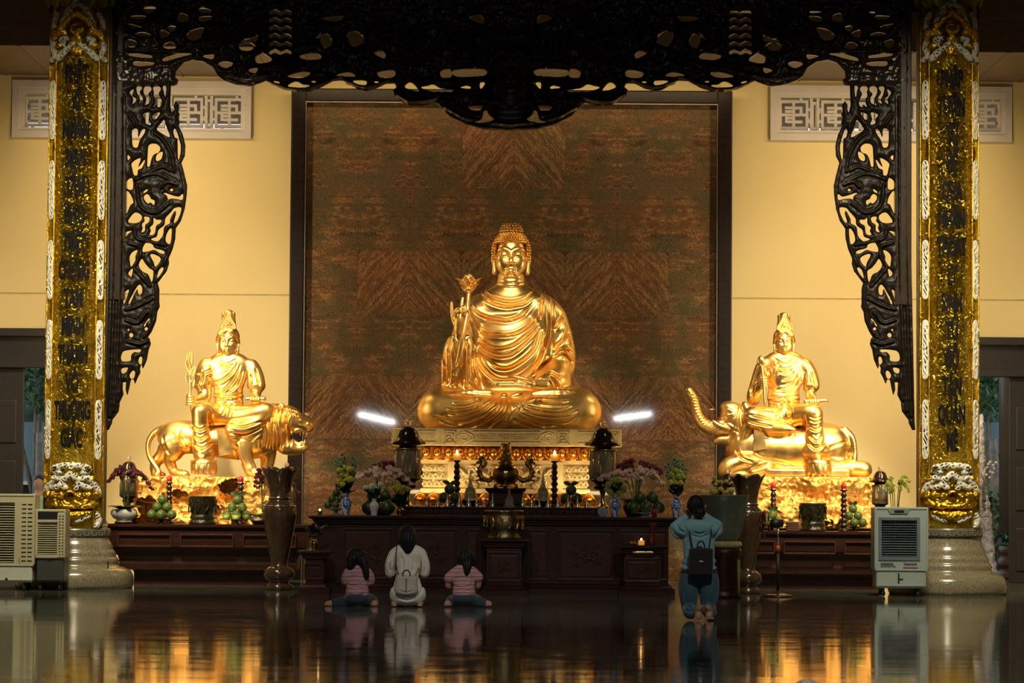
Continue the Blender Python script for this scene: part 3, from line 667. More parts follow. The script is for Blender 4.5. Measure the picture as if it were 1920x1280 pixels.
def column(cx_top,cx_bot,words,label,y_letters):
    Yc=39.5; fr=PX(cx_bot,1103 if cx_bot<960 else 1112,Yc); k=fr.k
    base=W(cx_bot,fr.py0,Yc); c=thing('gilded_column',label,'column',(base.x,Yc,0)); oz=base.z
    def Z(py): return W(cx_bot,py,Yc).z
    r=.425
    MB().lathe([(r-.02,Z(985)-.3),(r-.02,9.58)],48).build('shaft',PLASTERC,c)
    # sheet of embossed gold covers the front two thirds
    A=R(66); n=60; vs=[];fs=[]; zb,zt=Z(985),Z(20)
    zs=np.linspace(zb,zt,40)
    for j,z in enumerate(zs):
        for i in range(n+1):
            t=-A+2*A*i/n; e=.012
            dz=0
            if j==0: dz=-.10*math.cos(2.2*t/A)-.02*math.cos(9*t/A)
            vs.append(((r+e)*math.sin(t),-(r+e)*math.cos(t),z+dz))
    for j in range(39):
        for i in range(n): a=j*(n+1)+i; fs.append((a,a+1,a+n+2,a+n+1))
    MB().add(vs,fs).build('gold_sleeve',SHEET,c)
    # raised border ribs
    mb=MB()
    for q in(-1,1):
        for th in(R(40)*q,R(60)*q):
            mb.tube([((r+.018)*math.sin(th),-(r+.018)*math.cos(th),z) for z in np.linspace(zb-.02,zt,12)],.010,6)
    mb.build('border_rib',GOLD_DARK,c)
    # enamel plaques down both borders
    wp=.052
    for q in(-1,1):
        for i in range(5):
            zc=Z(212+i*148.5); hh=.37
            sd=SDF((-12,-3,-58),(12,3,58),.9)
            D=poly_sd(sd.ax[0],sd.ax[2],[(-5,-54),(0,-56),(5,-54),(7.6,-46),(7.6,46),(5,54),(0,56),(-5,54),(-7.6,46),(-7.6,-46)],300)
            rs=np.random.RandomState(11+i); X,Zz=np.meshgrid(sd.ax[0],sd.ax[2],indexing='ij')
            N=np.sin(X*.55+1.8*np.sin(Zz*.21+i))*np.sin(Zz*.33+1.2*np.sin(X*.5)); H=np.maximum(D,np.where(D<-2.2,(N-.15)*3.,-1))
            sd.d=np.maximum(H[:,None,:],np.abs(sd.ax[1])[None,:,None]-1.4).astype(np.float32)
            o=sd.mesh('enamel_plaque',WORN,c,1/141.8); bend_off=o.data
            nn=len(bend_off.vertices); a=np.empty(nn*3,np.float32); bend_off.vertices.foreach_get('co',a); a=a.reshape(-1,3); a[:,0]+=q*R(50)*r; a[:,2]+=zc; bend_off.vertices.foreach_set('co',a.ravel()); bend(bend_off,r+.024)
    # scroll ornaments at head and foot
    for nm,pz,flip in(('head_ornament',68,1),('foot_ornament',920,-1)):
        Aw=SDF((-62,-9,-70),(62,9,70),1.1); Gd=SDF((-62,-14,-70),(62,9,70),1.1)
        if flip==1:
            for q in(-1,1):
                Aw.chain([(0,-2,50,3.5),(q*9,-2,48,4),(q*18,-2,36,3),(q*24,-2,24,3.5),(q*30,-2,14,2.5)],1.5)
                Aw.chain([(q*40,-2,34,3),(q*47,-2,22,3.5),(q*50,-2,8,2.5)],1.5)
                Aw.chain([(q*4,-2,-22,3),(q*18,-2,-34,4),(q*32,-2,-46,5),(q*38,-2,-52,3)],1.5); Aw.chain([(q*48,-2,-14,2.5),(q*52,-2,-30,3.5),(q*46,-2,-44,2.5),(q*56,-2,-52,3)],1.5)
                Aw.chain([(q*20,-2,-14,4),(q*30,-2,-16,3.5),(q*24,-2,-26,2)],1.5)
                Gd.chain([(q*8,-3,28,5),(q*20,-3,18,5),(q*30,-3,4,6),(q*22,-3,-4,4)],3); Gd.chain([(q*36,-3,-4,6),(q*44,-3,2,5),(q*46,-3,-14,5)],3); Gd.ell((q*34,-4,-26),(8,5,6),3); Gd.ell((q*14,-3,38),(6,4,6),3)
            Gd.ell((0,-6,4),(12,10,11),3); Gd.ell((0,-4,-14),(10,6,7),3); Gd.ell((0,-4,34),(8,6,9),3); Gd.ell((0,-3,-36),(12,5,10),3)
        else:
            for q in(-1,1):
                Aw.chain([(0,-2,46,5),(q*16,-2,46,4),(q*30,-2,40,6),(q*22,-2,34,4)],2); Aw.chain([(0,-2,32,5),(q*12,-2,22,4),(q*28,-2,24,3)],2)
                Aw.chain([(q*30,-2,26,3),(q*42,-2,14,4),(q*52,-2,0,4),(q*54,-2,-10,3)],2); Aw.chain([(q*14,-2,14,4),(q*24,-2,8,3.5),(q*36,-2,6,3)],2); Aw.ell((q*10,-2,6),(5,3,4),2)
                Aw.chain([(q*12,-2,-56,3),(q*24,-2,-50,4),(q*34,-2,-46,3)],2); Aw.chain([(q*52,-2,-44,3),(q*56,-2,-58,4),(q*48,-2,-66,3)],2)
                for i in range(3): Gd.ell((q*(16+i*15),-6,-10+i*1.5),(8,7,8),2)
                Gd.chain([(q*4,-4,-28,5),(q*28,-4,-27,5),(q*46,-4,-24,4)],3); Gd.chain([(q*4,-3,-46,8),(q*20,-3,-44,6),(q*36,-3,-40,4)],3)
                Gd.ell((q*40,-4,22),(7,5,7),2)
            Gd.ell((0,-7,-8),(10,9,10),2); Gd.box((0,-3,-20),(44,5,5),3,3); Gd.ell((0,-4,40),(9,5,5),3)
        X_,Z_=np.meshgrid(Aw.ax[0],Aw.ax[2],indexing='ij'); N_=np.sin(X_*.62+1.6*np.sin(Z_*.33))*np.sin(Z_*.58+1.3*np.sin(X_*.45)); Aw.d=np.maximum(Aw.d-1.5,((N_-.42)*4.)[:,None,:].astype(np.float32))
        Gd.noise(1.2,.35,4)
        for SS,n2,mm in((Aw,nm,WORN),(Gd,nm+'_boss',GOLD_DARK)):
            o=SS.mesh(nm if mm is WORN else nm.replace('ornament','boss'),mm,c,1/141.8); me=o.data; nn=len(me.vertices); a=np.empty(nn*3,np.float32); me.vertices.foreach_get('co',a); a=a.reshape(-1,3); a[:,2]+=Z(pz); me.vertices.foreach_set('co',a.ravel()); bend(me,r+.014)
    # capital of leaves
    mb=MB()
    for rowi,(pz,nr) in enumerate(((8,18),(-14,18))):
        for i in range(nr):
            a=2*PI*(i+.5*rowi)/nr; M=Matrix.Rotation(a,4,'Z')@Matrix.Translation((0,-(r+.02+.02*rowi),Z(pz)-.10))
            mb.petal(.24,.09,.03,.5,M)
    mb.build('capital_leaf_ring',TOPG,c)
    # stone foot
    P=[(.0,0),(.76,0),(.78,.05),(.775,.16),(.74,.235),(.66,.27),(.60,.285),(.575,.33),(.59,.36),(.56,.40),(.54,.42),(.55,.45),(.525,.49),(.50,.52),(.505,.55),(.475,.60),(.455,.64),(.445,.70),(.44,.74),(.43,Z(985)+.0),(.43,Z(985)+.02)]
    MB().lathe(P,64).build('stone_foot',STONE,c)
    # meander band
    zb0=Z(1006); mb=MB(); mb.lathe([(.455,zb0),(.462,zb0+.005),(.462,zb0+.11),(.455,zb0+.115)],64); mb.build('meander_band',STONED,c)
    mb=MB(); nrep=26
    for i in range(nrep):
        for dx0,dz0,hx,hz in((0,.088,.042,.006),(-.036,.057,.006,.030),(0,.028,.030,.006),(.026,.045,.006,.020),(.006,.062,.020,.006)):
            th=2*PI*i/nrep+dx0/.46; M=Matrix.Rotation(th,4,'Z')@Matrix.Translation((0,-.464,zb0+dz0)); mb.box((0,0,0),(hx,.004,hz),0,M)
    mb.build('meander_relief',STONE,c)
    # lettering
    for i,wd in enumerate(words):
        me=vtext(wd,.285); nn=len(me.vertices); a=np.empty(nn*3,np.float32); me.vertices.foreach_get('co',a); a=a.reshape(-1,3)
        sx=.43 if len(wd)<5 else .40; b=np.stack([a[:,0]*sx,-a[:,2],a[:,1]*1.16+Z(y_letters[0]+i*y_letters[1])-.115],1); me.vertices.foreach_set('co',b.astype(np.float32).ravel()); bend(me,r+.026)
        me.materials.clear(); me.materials.append(INK); o=bpy.data.objects.new('letters',me); COL.objects.link(o); o.parent=c
    return c
column(0,139,['PHẬT','VỊ','NHÂN','SINH','TẦM','ĐẠO','TRIỆT','CHỨNG','TAM','MINH','THÀNH','VÔ','THƯỢNG','GIÁC'],'gilded round column on the left lettered from PHẬT down to GIÁC',(146,52.0))
column(0,1776,['PHÁP','TUYÊN','TỨ','ĐẾ','QUA','NHÂN','THOÁT','LY','SINH','TỬ','ĐỘ','TẬN','QUẦN','MÊ'],'gilded round column on the right lettered from PHÁP down to MÊ',(156,51.8))
# ================================================================ the seated golden statues
def face(s,o,U,k=1.0):
    """face, skull and ears in head units of about a pixel on the big statue; o is the point between the eyes"""
    def P(x,y,z): return (o[0]+x*U,o[1]+y*U,o[2]+z*U)
    E=lambda x,y,z,r,kk=4,mode=0,rot=None: s.ell(P(x,y,z),[q*U for q in r],kk*U,mode,rot)
    def C(pts,kk=3,mode=0,n=4): s.chain([(*P(x,y,z),r*U) for x,y,z,r in pts],kk*U,n,mode)
    E(0,3,8,(29,34,36),1); E(0,-3,-12,(27,27,29),10); E(0,-13.5,-27,(19,15.5,15),12)
    for q in(-1,1):
        E(q*14.5,-16,-14,(12,12.5,14),10)
        E(q*13.5,-33.5,2.5,(9.5,5.5,6.5),5,1); E(q*13.6,-22.6,.6,(8.6,7.4,6.4),2.2)
        C([(q*3.5,-29.6,5,1.6),(q*8,-29.8,9.5,1.2),(q*16,-27.8,11.5,1.0),(q*24,-22,8,.8)],6)
        C([(q*6.5,-28.6,-2.2,.8),(q*13.5,-29.8,-4.2,1.2),(q*21,-26,-2.0,.8)],1.0,1)
        E(q*4.6,-32.5,-16.5,(3.6,3.8,3.0),2.5)
        C([(q*30,2,6,3.4),(q*33.5,3,-4,4.0),(q*32,1,-18,3.0),(q*31,0,-32,4.2)],2); E(q*34,-1.5,-5,(1.8,3,8),1.5,1)
    C([(0,-31,6,2.4),(0,-35,-6,2.7),(0,-38.5,-14.5,3.9)],3.5)
    E(0,-34,-21,(2,2,3),2.5,1)
    C([(-9.5,-28.5,-25.8,1.3),(-3,-32,-25.0,2.4),(0,-31.8,-25.6,2.1),(3,-32,-25.0,2.4),(9.5,-28.5,-25.8,1.3)],2.2)
    C([(-7,-29,-30,1.6),(0,-31.4,-31,3.0),(7,-29,-30,1.6)],2.6); C([(-10.5,-29.5,-26.0,.9),(-5,-33,-27.8,.7),(0,-35,-28.2,.7),(5,-33,-27.8,.7),(10.5,-29.5,-26.0,.9)],1.0,1)
    E(0,-23,-37,(9,5,5),9)
def hand_flat(s,w,d,L,th,k=2,up=(0,0,1),thumb=1,curl=.0,spread=.25):
    """open hand: wrist w, direction d, length L; fingers side by side"""
    w=Vector(w); d=Vector(d).normalized(); up=Vector(up); side=d.cross(up).normalized(); n=side.cross(d)
    s.cap(w,w+d*L*.45,th*.9,th*1.0,k,sq=(1,1,1))
    for i,(u,l,r) in enumerate(((-1.3,.46,.42),(-.45,.55,.46),(.45,.52,.45),(1.25,.40,.38))):
        a=w+d*L*.40+side*u*th*.9; b=a+d*L*l*.5+side*u*spread*th*.3; c=b+(d-n*curl).normalized()*L*l*.5
        s.cap(w+d*L*.15+side*u*th*.55,a,th*.7,th*.6,k); s.cap(a,b,th*r*1.25,th*r*1.1,1); s.cap(b,c,th*r*1.1,th*r*.8,1)
    a=w+d*L*.12+side*thumb*th*1.2; b=a+(d*.7+side*thumb*.7).normalized()*L*.30; s.cap(w,a,th*.7,th*.65,k); s.cap(a,b,th*.62,th*.5,1.5); s.cap(b,b+d*L*.18,th*.5,th*.38,1)
def fist(s,c,r,ax=(0,0,1),out=(0,-1,0),k=1.2,thumb=1):
    """four fingers wrapped round an upright rod"""
    c=Vector(c); ax=Vector(ax).normalized(); out=Vector(out).normalized(); sd=ax.cross(out).normalized()
    s.ell(c-out*r*.6,(r*1.0,r*.9,r*1.1),k*2)
    for i in range(4):
        z=(i-1.5)*r*.56; f=1-.08*abs(i-1.2)
        p=[c+ax*z+sd*r*1.0*f-out*r*.2,c+ax*z+sd*r*.8*f+out*r*.75,c+ax*z+out*r*1.0*f,c+ax*z-sd*r*.55+out*r*.75]
        s.chain([(*q,r*.30) for q in p],k*.5,3)
    s.chain([(*(c-sd*r*.9+ax*r*.2),r*.36),(*(c-sd*r*.7+ax*r*1.1+out*r*.4),r*.32),(*(c+ax*r*1.2+out*r*.9),r*.28)],k,3)
fb=PX(955,806,41.5); P=fb
bud=thing('buddha_statue','large golden seated buddha with curled hair holding an upright lotus bud','statue',fb.o)
s=SDF((-180,-135,-1),(178,62,292),1.15)
Q=lambda px,py,y,r: (*P(px,py,y),r)
# crossed legs and lap
for q in(-1,1):
    s.chain([(q*40,12,40,36),(q*90,-22,38,36),(q*128,-48,36,35)],20); s.ell((q*132,-50,33),(38,40,36),14)
    s.chain([(q*124,-62,30,30),(q*70,-88,30,27),(q*10,-100,26,22)],16)
s.ell((0,-60,26),(130,62,34),16); s.ell((0,-30,30),(120,80,38),14)
s.box((0,-100,2),(60,14,6),4,8)
s.cap((-30,-112,3),(-6,-118,5),6,4,6); s.cap((30,-112,3),(8,-118,5),6,4,6)
# torso
s.ell((0,0,180),(76,42,72),8); s.ell((-2,-4,105),(72,46,80),18); s.ell((8,-14,150),(58,40,70),14)
s.chain([Q(885,600,0,28),Q(908,580,2,27),Q(958,572,4,34),Q(1008,582,2,30),Q(1033,602,2,28)],12)
s.cap(P(958,520,2),P(958,552,4),25,29,6); s.chain([Q(925,566,4,18),Q(958,556,3,26),Q(992,566,4,18)],12)
# her left arm (right in the photo): shoulder, elbow, forearm to the lap
s.chain([Q(1032,604,4,29),Q(1044,645,6,29),Q(1049,684,2,27)],10); s.chain([Q(1049,690,0,26),Q(1036,712,-35,23),Q(1015,722,-68,15)],10)
s.ell(P(1040,716,-24),(30,40,24),10)
# right arm, raised
s.chain([Q(884,604,4,27),Q(872,650,-2,26),Q(866,700,-8,27)],10); s.chain([Q(860,705,-14,22),Q(858,672,-42,18),Q(858,640,-58,12)],8)
s.ell(P(861,690,-34),(23,24,52),8); s.chain([Q(848,640,-46,8),Q(844,680,-44,12),Q(848,728,-40,16)],8); s.chain([Q(878,636,-46,7),Q(880,690,-44,12),Q(886,728,-42,14)],8)
# hem rolls on the thighs
s.chain([Q(812,745,-56,6),Q(840,743,-72,6.5),Q(880,740,-82,7),Q(920,740,-86,7)],4); s.chain([Q(1000,742,-84,7),Q(1045,740,-80,9),Q(1092,744,-58,7)],4)
s.ell(P(812,748,-56),(6,7,8),3); s.ell(P(1091,746,-58),(7,7,8),3); s.ell(P(945,745,-96),(7,5,6),3); s.chain([Q(958,747,-96,3),Q(968,744,-96,4),Q(980,741,-94,3)],3)
# drapery drawn from the photo
cr=[[(900,538),(912,553),(925,560),(945,566),(962,567),(985,560),(1003,545)],[(896,545),(912,563),(930,573),(950,577),(965,575),(985,570),(1006,553)],
[(882,571),(893,586),(908,595),(925,599),(953,602),(981,590),(1004,563)],
[(883,593),(902,621),(925,630),(964,629),(992,611),(1010,580)],[(884,610),(897,635),(917,652),(935,657),(962,650),(985,633),(1003,614),(1013,596)],
[(887,642),(905,656),(925,668),(942,671),(962,666),(985,647),(1002,628),(1013,612)],[(912,674),(925,688),(942,694),(960,691),(985,675),(1003,655),(1012,625),(1015,612)],
[(885,654),(895,672),(904,690),(921,708),(940,716),(965,714),(990,700),(1010,676),(1018,650)],[(1018,549),(1014,587),(1013,600)],[(1023,548),(1029,602),(1027,627),(1019,657),(1008,684),(996,704)],
[(1035,556),(1036,618),(1034,668)],[(1056,594),(1048,604),(1038,620)],[(1066,620),(1056,638),(1036,656)],[(1036,665),(1050,656),(1064,656),(1073,665)],[(1037,669),(1056,664),(1068,674),(1074,684)],
[(1036,671),(1012,690),(994,706)],[(1026,698),(1038,704),(1048,712)],[(1012,712),(1018,722),(1024,732)],[(1030,706),(1040,718),(1046,732)],
[(839,645),(844,687),(841,729)],[(852,640),(858,668),(856,690)],[(866,685),(862,728)],[(872,655),(871,728)],[(879,631),(879,706),(888,724),(900,731)],[(887,640),(887,697),(896,719)],[(852,700),(850,728)],[(832,668),(836,700),(834,728)]]
fold=[[P(*q) for q in c] for c in cr]
s.crease(fold,5.4,2.3,.24,ymax=20)
lg=[[(838,768),(860,774),(886,769),(909,758),(922,746)],[(836,777),(864,783),(890,776),(912,762),(928,747)],[(812,780),(845,791),(875,792),(905,777),(926,762),(937,747)],[(820,787),(849,797),(871,797)],[(866,803),(890,799),(916,786),(935,769),(943,747)],[(914,806),(926,792),(944,777),(956,747)],[(850,760),(876,760),(900,752)],
[(1002,754),(1032,758),(1066,757)],[(980,763),(1014,772),(1047,774),(1070,764)],[(974,768),(995,777),(1029,783),(1059,781),(1083,772)],[(974,777),(1002,789),(1032,795),(1062,792),(1083,780)],[(968,781),(991,792),(1019,799),(1047,799)],[(960,789),(986,797),(1010,806)],[(1010,749),(982,762),(964,779),(956,790)],[(950,748),(954,770),(948,792)]]
s.crease([[P(*q) for q in c] for c in lg],4.6,2.4,.32,ymax=20)
rings=[[P(930,y),P(958,y+4),P(986,y)] for y in(527,534)]
s.crease(rings,1.3,1.3,.3,ymax=30)
s.cutz(0)
body=s.mesh('robed_body',GOLD,bud,fb.k)
# toes peeping under the hem
for px in(900,911,921,962,972,1000): MB().ball((*[v*fb.k for v in P(px,802,-104)],),(4*fb.k,5*fb.k,4*fb.k),12).build('toe',GOLD,bud)
# head
s=SDF((-46,-46,260),(52,46,392),.72); o=P(958.3,479,0)
face(s,o,1.0); s.ell((o[0],o[1]-27.8,o[2]+17),(1.5,1.5,1.5),.8); s.cap((o[0],4,o[2]-20),P(958,532,4),22,24,4)
s.mesh('head',GOLD,bud,fb.k)
# hair: rows of snail curls over the skull and the crown knot
mb=MB(); hk=fb.k
def skull(cx,cy,cz,rx,ry,rz,rows,cond):
    out=[]
    nrow=int(PI*rz/5.0)
    for j in range(nrow):
        th=PI*(j+.5)/nrow; rr=math.sin(th); n=max(1,int(2*PI*rr*(rx+ry)/2/5.2))
        for i in range(n):
            a=2*PI*(i+.5*(j%2))/n; x,y,z=cx+rx*rr*math.cos(a),cy+ry*rr*math.sin(a),cz+rz*math.cos(th)
            if cond(x,y,z): out.append((x,y,z))
    return out
ox,oy,oz=o
cur=skull(ox,oy+6,oz+8,35,37,42,0,lambda x,y,z: z-oz>(25-.010*abs(x-ox)**2 if y<oy-14 else -12))
cur+=skull(ox,oy+6,oz+44,21,21,20,0,lambda x,y,z:z>oz+46)
for x,y,z in cur:
    v=Vector((x-ox,y-oy-6,z-oz-12)).normalized()
    M=Matrix.Translation((x*hk,y*hk,z*hk))@v.to_track_quat('Z','Y').to_matrix().to_4x4()
    mb.lathe([(2.9*hk,-1.5*hk),(2.9*hk,.6*hk),(2.0*hk,1.7*hk),(1.2*hk,2.6*hk),(0,3.1*hk)],7,M=M)
mb.ball((ox*hk,(oy+6)*hk,(oz+9)*hk),(34*hk,36*hk,40*hk),32); mb.ball((ox*hk,(oy+6)*hk,(oz+43)*hk),(20*hk,20*hk,19*hk),24)
# keep the skull cap behind the face
cap=MB(); 
hair=mb.build('hair_curls',goldmat('gold_hair',(.80,.40,.08),(.95,.56,.15),.33),bud)
bm=bmesh.new(); bm.from_mesh(hair.data)
kill=[v for v in bm.verts if (v.co.y/hk<oy-14 and v.co.z/hk<oz+21) or v.co.z/hk<oz-16]
bmesh.ops.delete(bm,geom=kill,context='VERTS'); bm.to_mesh(hair.data); bm.free()
# hands
s=SDF((-48,-140,55),(72,-58,100),.8)
s.cap(P(1020,724,-80),P(992,723,-98),10,8.5,3); s.cap(P(992,723,-98),P(972,722,-104),8.5,8,4)
for i,(z,y,ln,r) in enumerate(((720,-92,926,3.0),(722,-99,921,3.2),(725,-106,924,3.2),(727,-112,932,2.8))):
    s.chain([Q(985,z,y,3.6),Q(960,z-1,y-2,r+.3),Q(940,z-1,y-3,r),Q(ln,z-2,y-1,r*.75)],.8)
s.chain([Q(995,719,-104,4.5),Q(980,714,-108,3.8),Q(966,711,-106,3.2),Q(954,710,-102,2.6)],1.5)
s.mesh('open_hand',GOLD,bud,fb.k)
s=SDF((-118,-100,140),(-62,-48,245),.7)
s.cap(P(862,640,-62),P(862,622,-66),9,9,3); s.chain([Q(862,622,-66,9),Q(864,606,-68,11),Q(866,596,-70,9)],3)
s.chain([Q(854,610,-68,4.2),Q(850,596,-68,3.6),Q(848.5,584,-68,3.0),Q(848,571,-68,2.4)],1)          # little finger
s.chain([Q(858,604,-72,4.0),Q(856,588,-78,3.5),Q(864,583,-84,3.1),Q(868,592,-86,2.6)],1)        # ring finger bent
s.chain([Q(864,600,-72,4.2),Q(864,584,-78,3.7),Q(872,580,-85,3.2),Q(874,591,-87,2.7)],1)        # middle finger bent
s.chain([Q(868,600,-66,4.0),Q(866,584,-64,3.5),Q(867,572,-62,3.1),Q(869,561,-60,2.4)],1)          # forefinger up behind the stalk
s.chain([Q(872,612,-70,4.5),Q(880,602,-76,3.8),Q(880,592,-82,3.3),Q(876,587,-86,2.7)],1.5)          # thumb
s.mesh('raised_hand',GOLD,bud,fb.k)
# lotus stalk, bud, petals
k_=fb.k; mb=MB(); mb.tube([Vector(P(px,py,y))*k_ for px,py,y in cat([(880,550,-74),(878,575,-78),(877,592,-82),(872,620,-90),(866,650,-92),(858,690,-88)],5)],[3.9*k_]*26,12)
st=mb.build('lotus_stalk',GOLD,bud)
mb=MB()
for a in range(5):
    M=Matrix.Translation(Vector(P(879,549,-74))*k_)@Matrix.Rotation(2*PI*a/5,4,'Z')@Matrix.Translation((0,-3.5*k_,0))
    mb.petal(33*k_,14*k_,2*k_,-.75,M,cup=.5)
mb.ball(Vector(P(879,534,-74))*k_,(8*k_,8*k_,17*k_),16)
mb.build('lotus_bud',GOLD,bud)
for i,(ang,L,wd,bd) in enumerate(((75,36,12,1.0),(-75,36,12,1.0),(50,28,12,1.5),(-50,28,12,1.5),(0,20,13,1.1),(130,32,9,1.0),(-130,32,9,1.0),(180,30,9,1.0))):
    M=Matrix.Translation(Vector(P(879,553,-74))*k_)@Matrix.Rotation(R(ang),4,'Z')@Matrix.Translation((0,-3*k_,0))@Matrix.Rotation(R(20),4,'X')
    MB().petal(L*k_,wd*k_,2*k_,bd-.3,M,cup=-.3).build('lotus_petal',GOLD,bud)
mb=MB(); mb.lathe([(0,-7*k_),(6*k_,-5*k_),(10*k_,0),(9*k_,5*k_),(6*k_,7*k_)],20,Vector(P(879,548,-74))*k_); mb.build('lotus_cup',GOLD,bud)
# ================================================================ attendants on the lion and the elephant
def mvrt(o,f): return [tuple(np.array(v)) for v in o]
def attendant(fr,name,label,eye,U,tor,arms,legs,creases,small):
    t=thing(name,label,'statue',fr.o); k=fr.k
    xs=[fr(*p)[0] for p in tor['box']]; zs=[fr(*p)[1] for p in tor['box']]
    s=SDF((min(xs),-62,min(zs)),(max(xs),34,max(zs)),.95)
    for kind,pts,kk in tor['solid']+arms+legs:
        if kind=='E': px,py,y,r=pts; s.ell(fr(px,py,y),r,kk)
        elif kind=='-': px,py,y,r=pts; s.ell(fr(px,py,y),r,kk,1)
        else: s.chain([fr(*p) for p in pts],kk)
    s.crease([[fr(*q) for q in c] for c in creases],3.2,1.8,.3,ymax=10); s.crease([[fr(*q) for q in c] for c in small],1.8,1.2,.3,ymax=10)
    s.mesh('robed_body',GOLD,t,k)
    o=fr(eye[0],eye[1],-4); n=34*U+8
    s=SDF((o[0]-46*U,-60*U-6,o[2]-46*U),(o[0]+46*U,46*U,o[2]+52*U),.55)
    face(s,o,U); s.cap((o[0],o[1]+4*U,o[2]-25*U),(o[0],o[1]+5*U,o[2]-46*U),17*U,19*U,3)
    for q in(-1,1): s.chain([(o[0]+q*31*U,o[1]+3*U,o[2]-30*U,3*U),(o[0]+q*32*U,o[1]+2*U,o[2]-42*U,5*U)],1)
    s.mesh('head',GOLD,t,k)
    s=SDF((o[0]-44*U,-50*U,o[2]-48*U),(o[0]+44*U,52*U,o[2]+104*U),.6)
    s.ell((o[0],o[1]+8*U,o[2]+14*U),(36*U,36*U,36*U),1); s.ell((o[0],o[1]-30*U,o[2]-8*U),(24*U,34*U,34*U),4*U,1)
    for q in(-1,1):
        s.chain([(o[0]+q*3*U,o[1]-26*U,o[2]+34*U,5*U),(o[0]+q*14*U,o[1]-27*U,o[2]+28*U,6*U),(o[0]+q*27*U,o[1]-16*U,o[2]+16*U,6*U),(o[0]+q*33*U,o[1]+0*U,o[2]+0*U,5*U)],2*U)
    s.chain([(o[0],o[1]+10*U,o[2]+44*U,24*U),(o[0],o[1]+12*U,o[2]+66*U,21*U),(o[0],o[1]+12*U,o[2]+84*U,17*U)],3*U)
    for a in range(7):
        an=PI*a/6; s.cap((o[0]+17*U*math.cos(an),o[1]+10*U-8*U*math.sin(an),o[2]+50*U),(o[0]+18*U*math.cos(an),o[1]+10*U-8*U*math.sin(an),o[2]+88*U),4*U,4*U,1)
    hr=[[(o[0]+q*x*U,o[2]+z*U) for x,z in ((2,44),(12,38),(24,28),(32,12))] for q in(-1,1)]+[[(o[0]+q*x*U,o[2]+z*U) for x,z in ((1,38),(12,32),(24,20))] for q in(-1,1)]
    s.crease(hr,1.2,1.1,.3)
    s.mesh('hair',GOLD,t,k)
    # pointed crown plate with raised edge and jewels
    z0=o[2]+38*U; mb=MB(); y=(o[1]-15*U)*k
    pl=[(-24,0),(-25,12),(-15,26),(0,54),(15,26),(25,12),(24,0),(12,-4),(0,-6),(-12,-4)]
    mb.prism([((o[0]+x*U)*k,(z0+z*U)*k) for x,z in pl],y-.035*U*2,y+.02)
    mb.tube([((o[0]+x*U)*k,y-.07*U,(z0+z*U)*k) for x,z in cat(pl[0:7]+[pl[6]],3)],2.2*U*k,6)
    mb.tube([((o[0]+x*U)*k,y-.07*U,(z0+z*U)*k) for x,z in((-13,8),(0,34),(13,8))],1.8*U*k,6)
    for x,z,r in((0,14,5),(-14,6,3.4),(14,6,3.4),(0,44,3),(-6,0,3),(6,0,3),(-19,3,2.5),(19,3,2.5)): mb.ball(((o[0]+x*U)*k,y-.06*U,(z0+z*U)*k),r*U*k,10)
    mb.build('crown',GOLD,t)
    return t
def lotus_stool(fr,px,py,y,r,h,label):
    o=thing('lotus_footstool',label,'footstool',fr.o+Vector(fr(px,py,y))*fr.k); k=fr.k
    MB().lathe([(0,0),(r*.7*k,0),(r*.85*k,h*.2*k),(r*.95*k,h*.7*k),(r*1.0*k,h*k),(0,h*1.04*k)],28).build('seat_pad',GOLD,o)
    for row,(n,zz,L,wd) in enumerate(((11,.02,.95,.36),(11,.30,.75,.32))):
        mb=MB()
        for i in range(n):
            M=Matrix.Rotation(2*PI*(i+.5*row)/n,4,'Z')@Matrix.Translation((0,-r*.86*k,h*zz*k))@Matrix.Rotation(R(22),4,'X'); mb.petal(h*L*k,r*wd*k,.03,-.75,M,cup=-.45)
        mb.build('petal_ring',GOLD,o)
    return o
fl=PX(400,893,42.3)
E_,C_='E','C'
left_creases=[[(412,684),(425,690),(439,683)],[(401,718),(419,713),(436,699),(446,681)],[(404,735),(422,731),(442,709),(451,683)],[(424,739),(445,722),(456,693)],[(456,733),(462,712),(463,694)],[(369,702),(384,700),(398,694)],[(392,729),(392,712),(397,701)],
 [(396,739),(426,741),(458,738)],[(396,747),(426,749),(458,746)],[(400,755),(408,766),(416,774)],[(420,752),(432,764),(446,770)],[(364,799),(380,808),(397,799)],[(364,815),(381,825),(399,812)],[(365,832),(384,842),(403,830)],
 [(430,795),(458,802),(498,790)],[(432,812),(462,816),(498,800)],[(438,826),(462,832),(492,812)],[(396,770),(397,790),(404,810)],[(478,690),(484,710),(488,728)],[(470,700),(472,716),(470,732)],[(376,728),(380,712),(382,700)]]
left_small=[[(406,752),(414,748),(424,754),(416,760),(408,756)],[(434,754),(444,748),(452,754),(444,760),(436,757)],[(426,756),(424,768),(418,780)],[(430,756),(434,768),(432,782)],[(408,672),(426,682),(446,672)]]
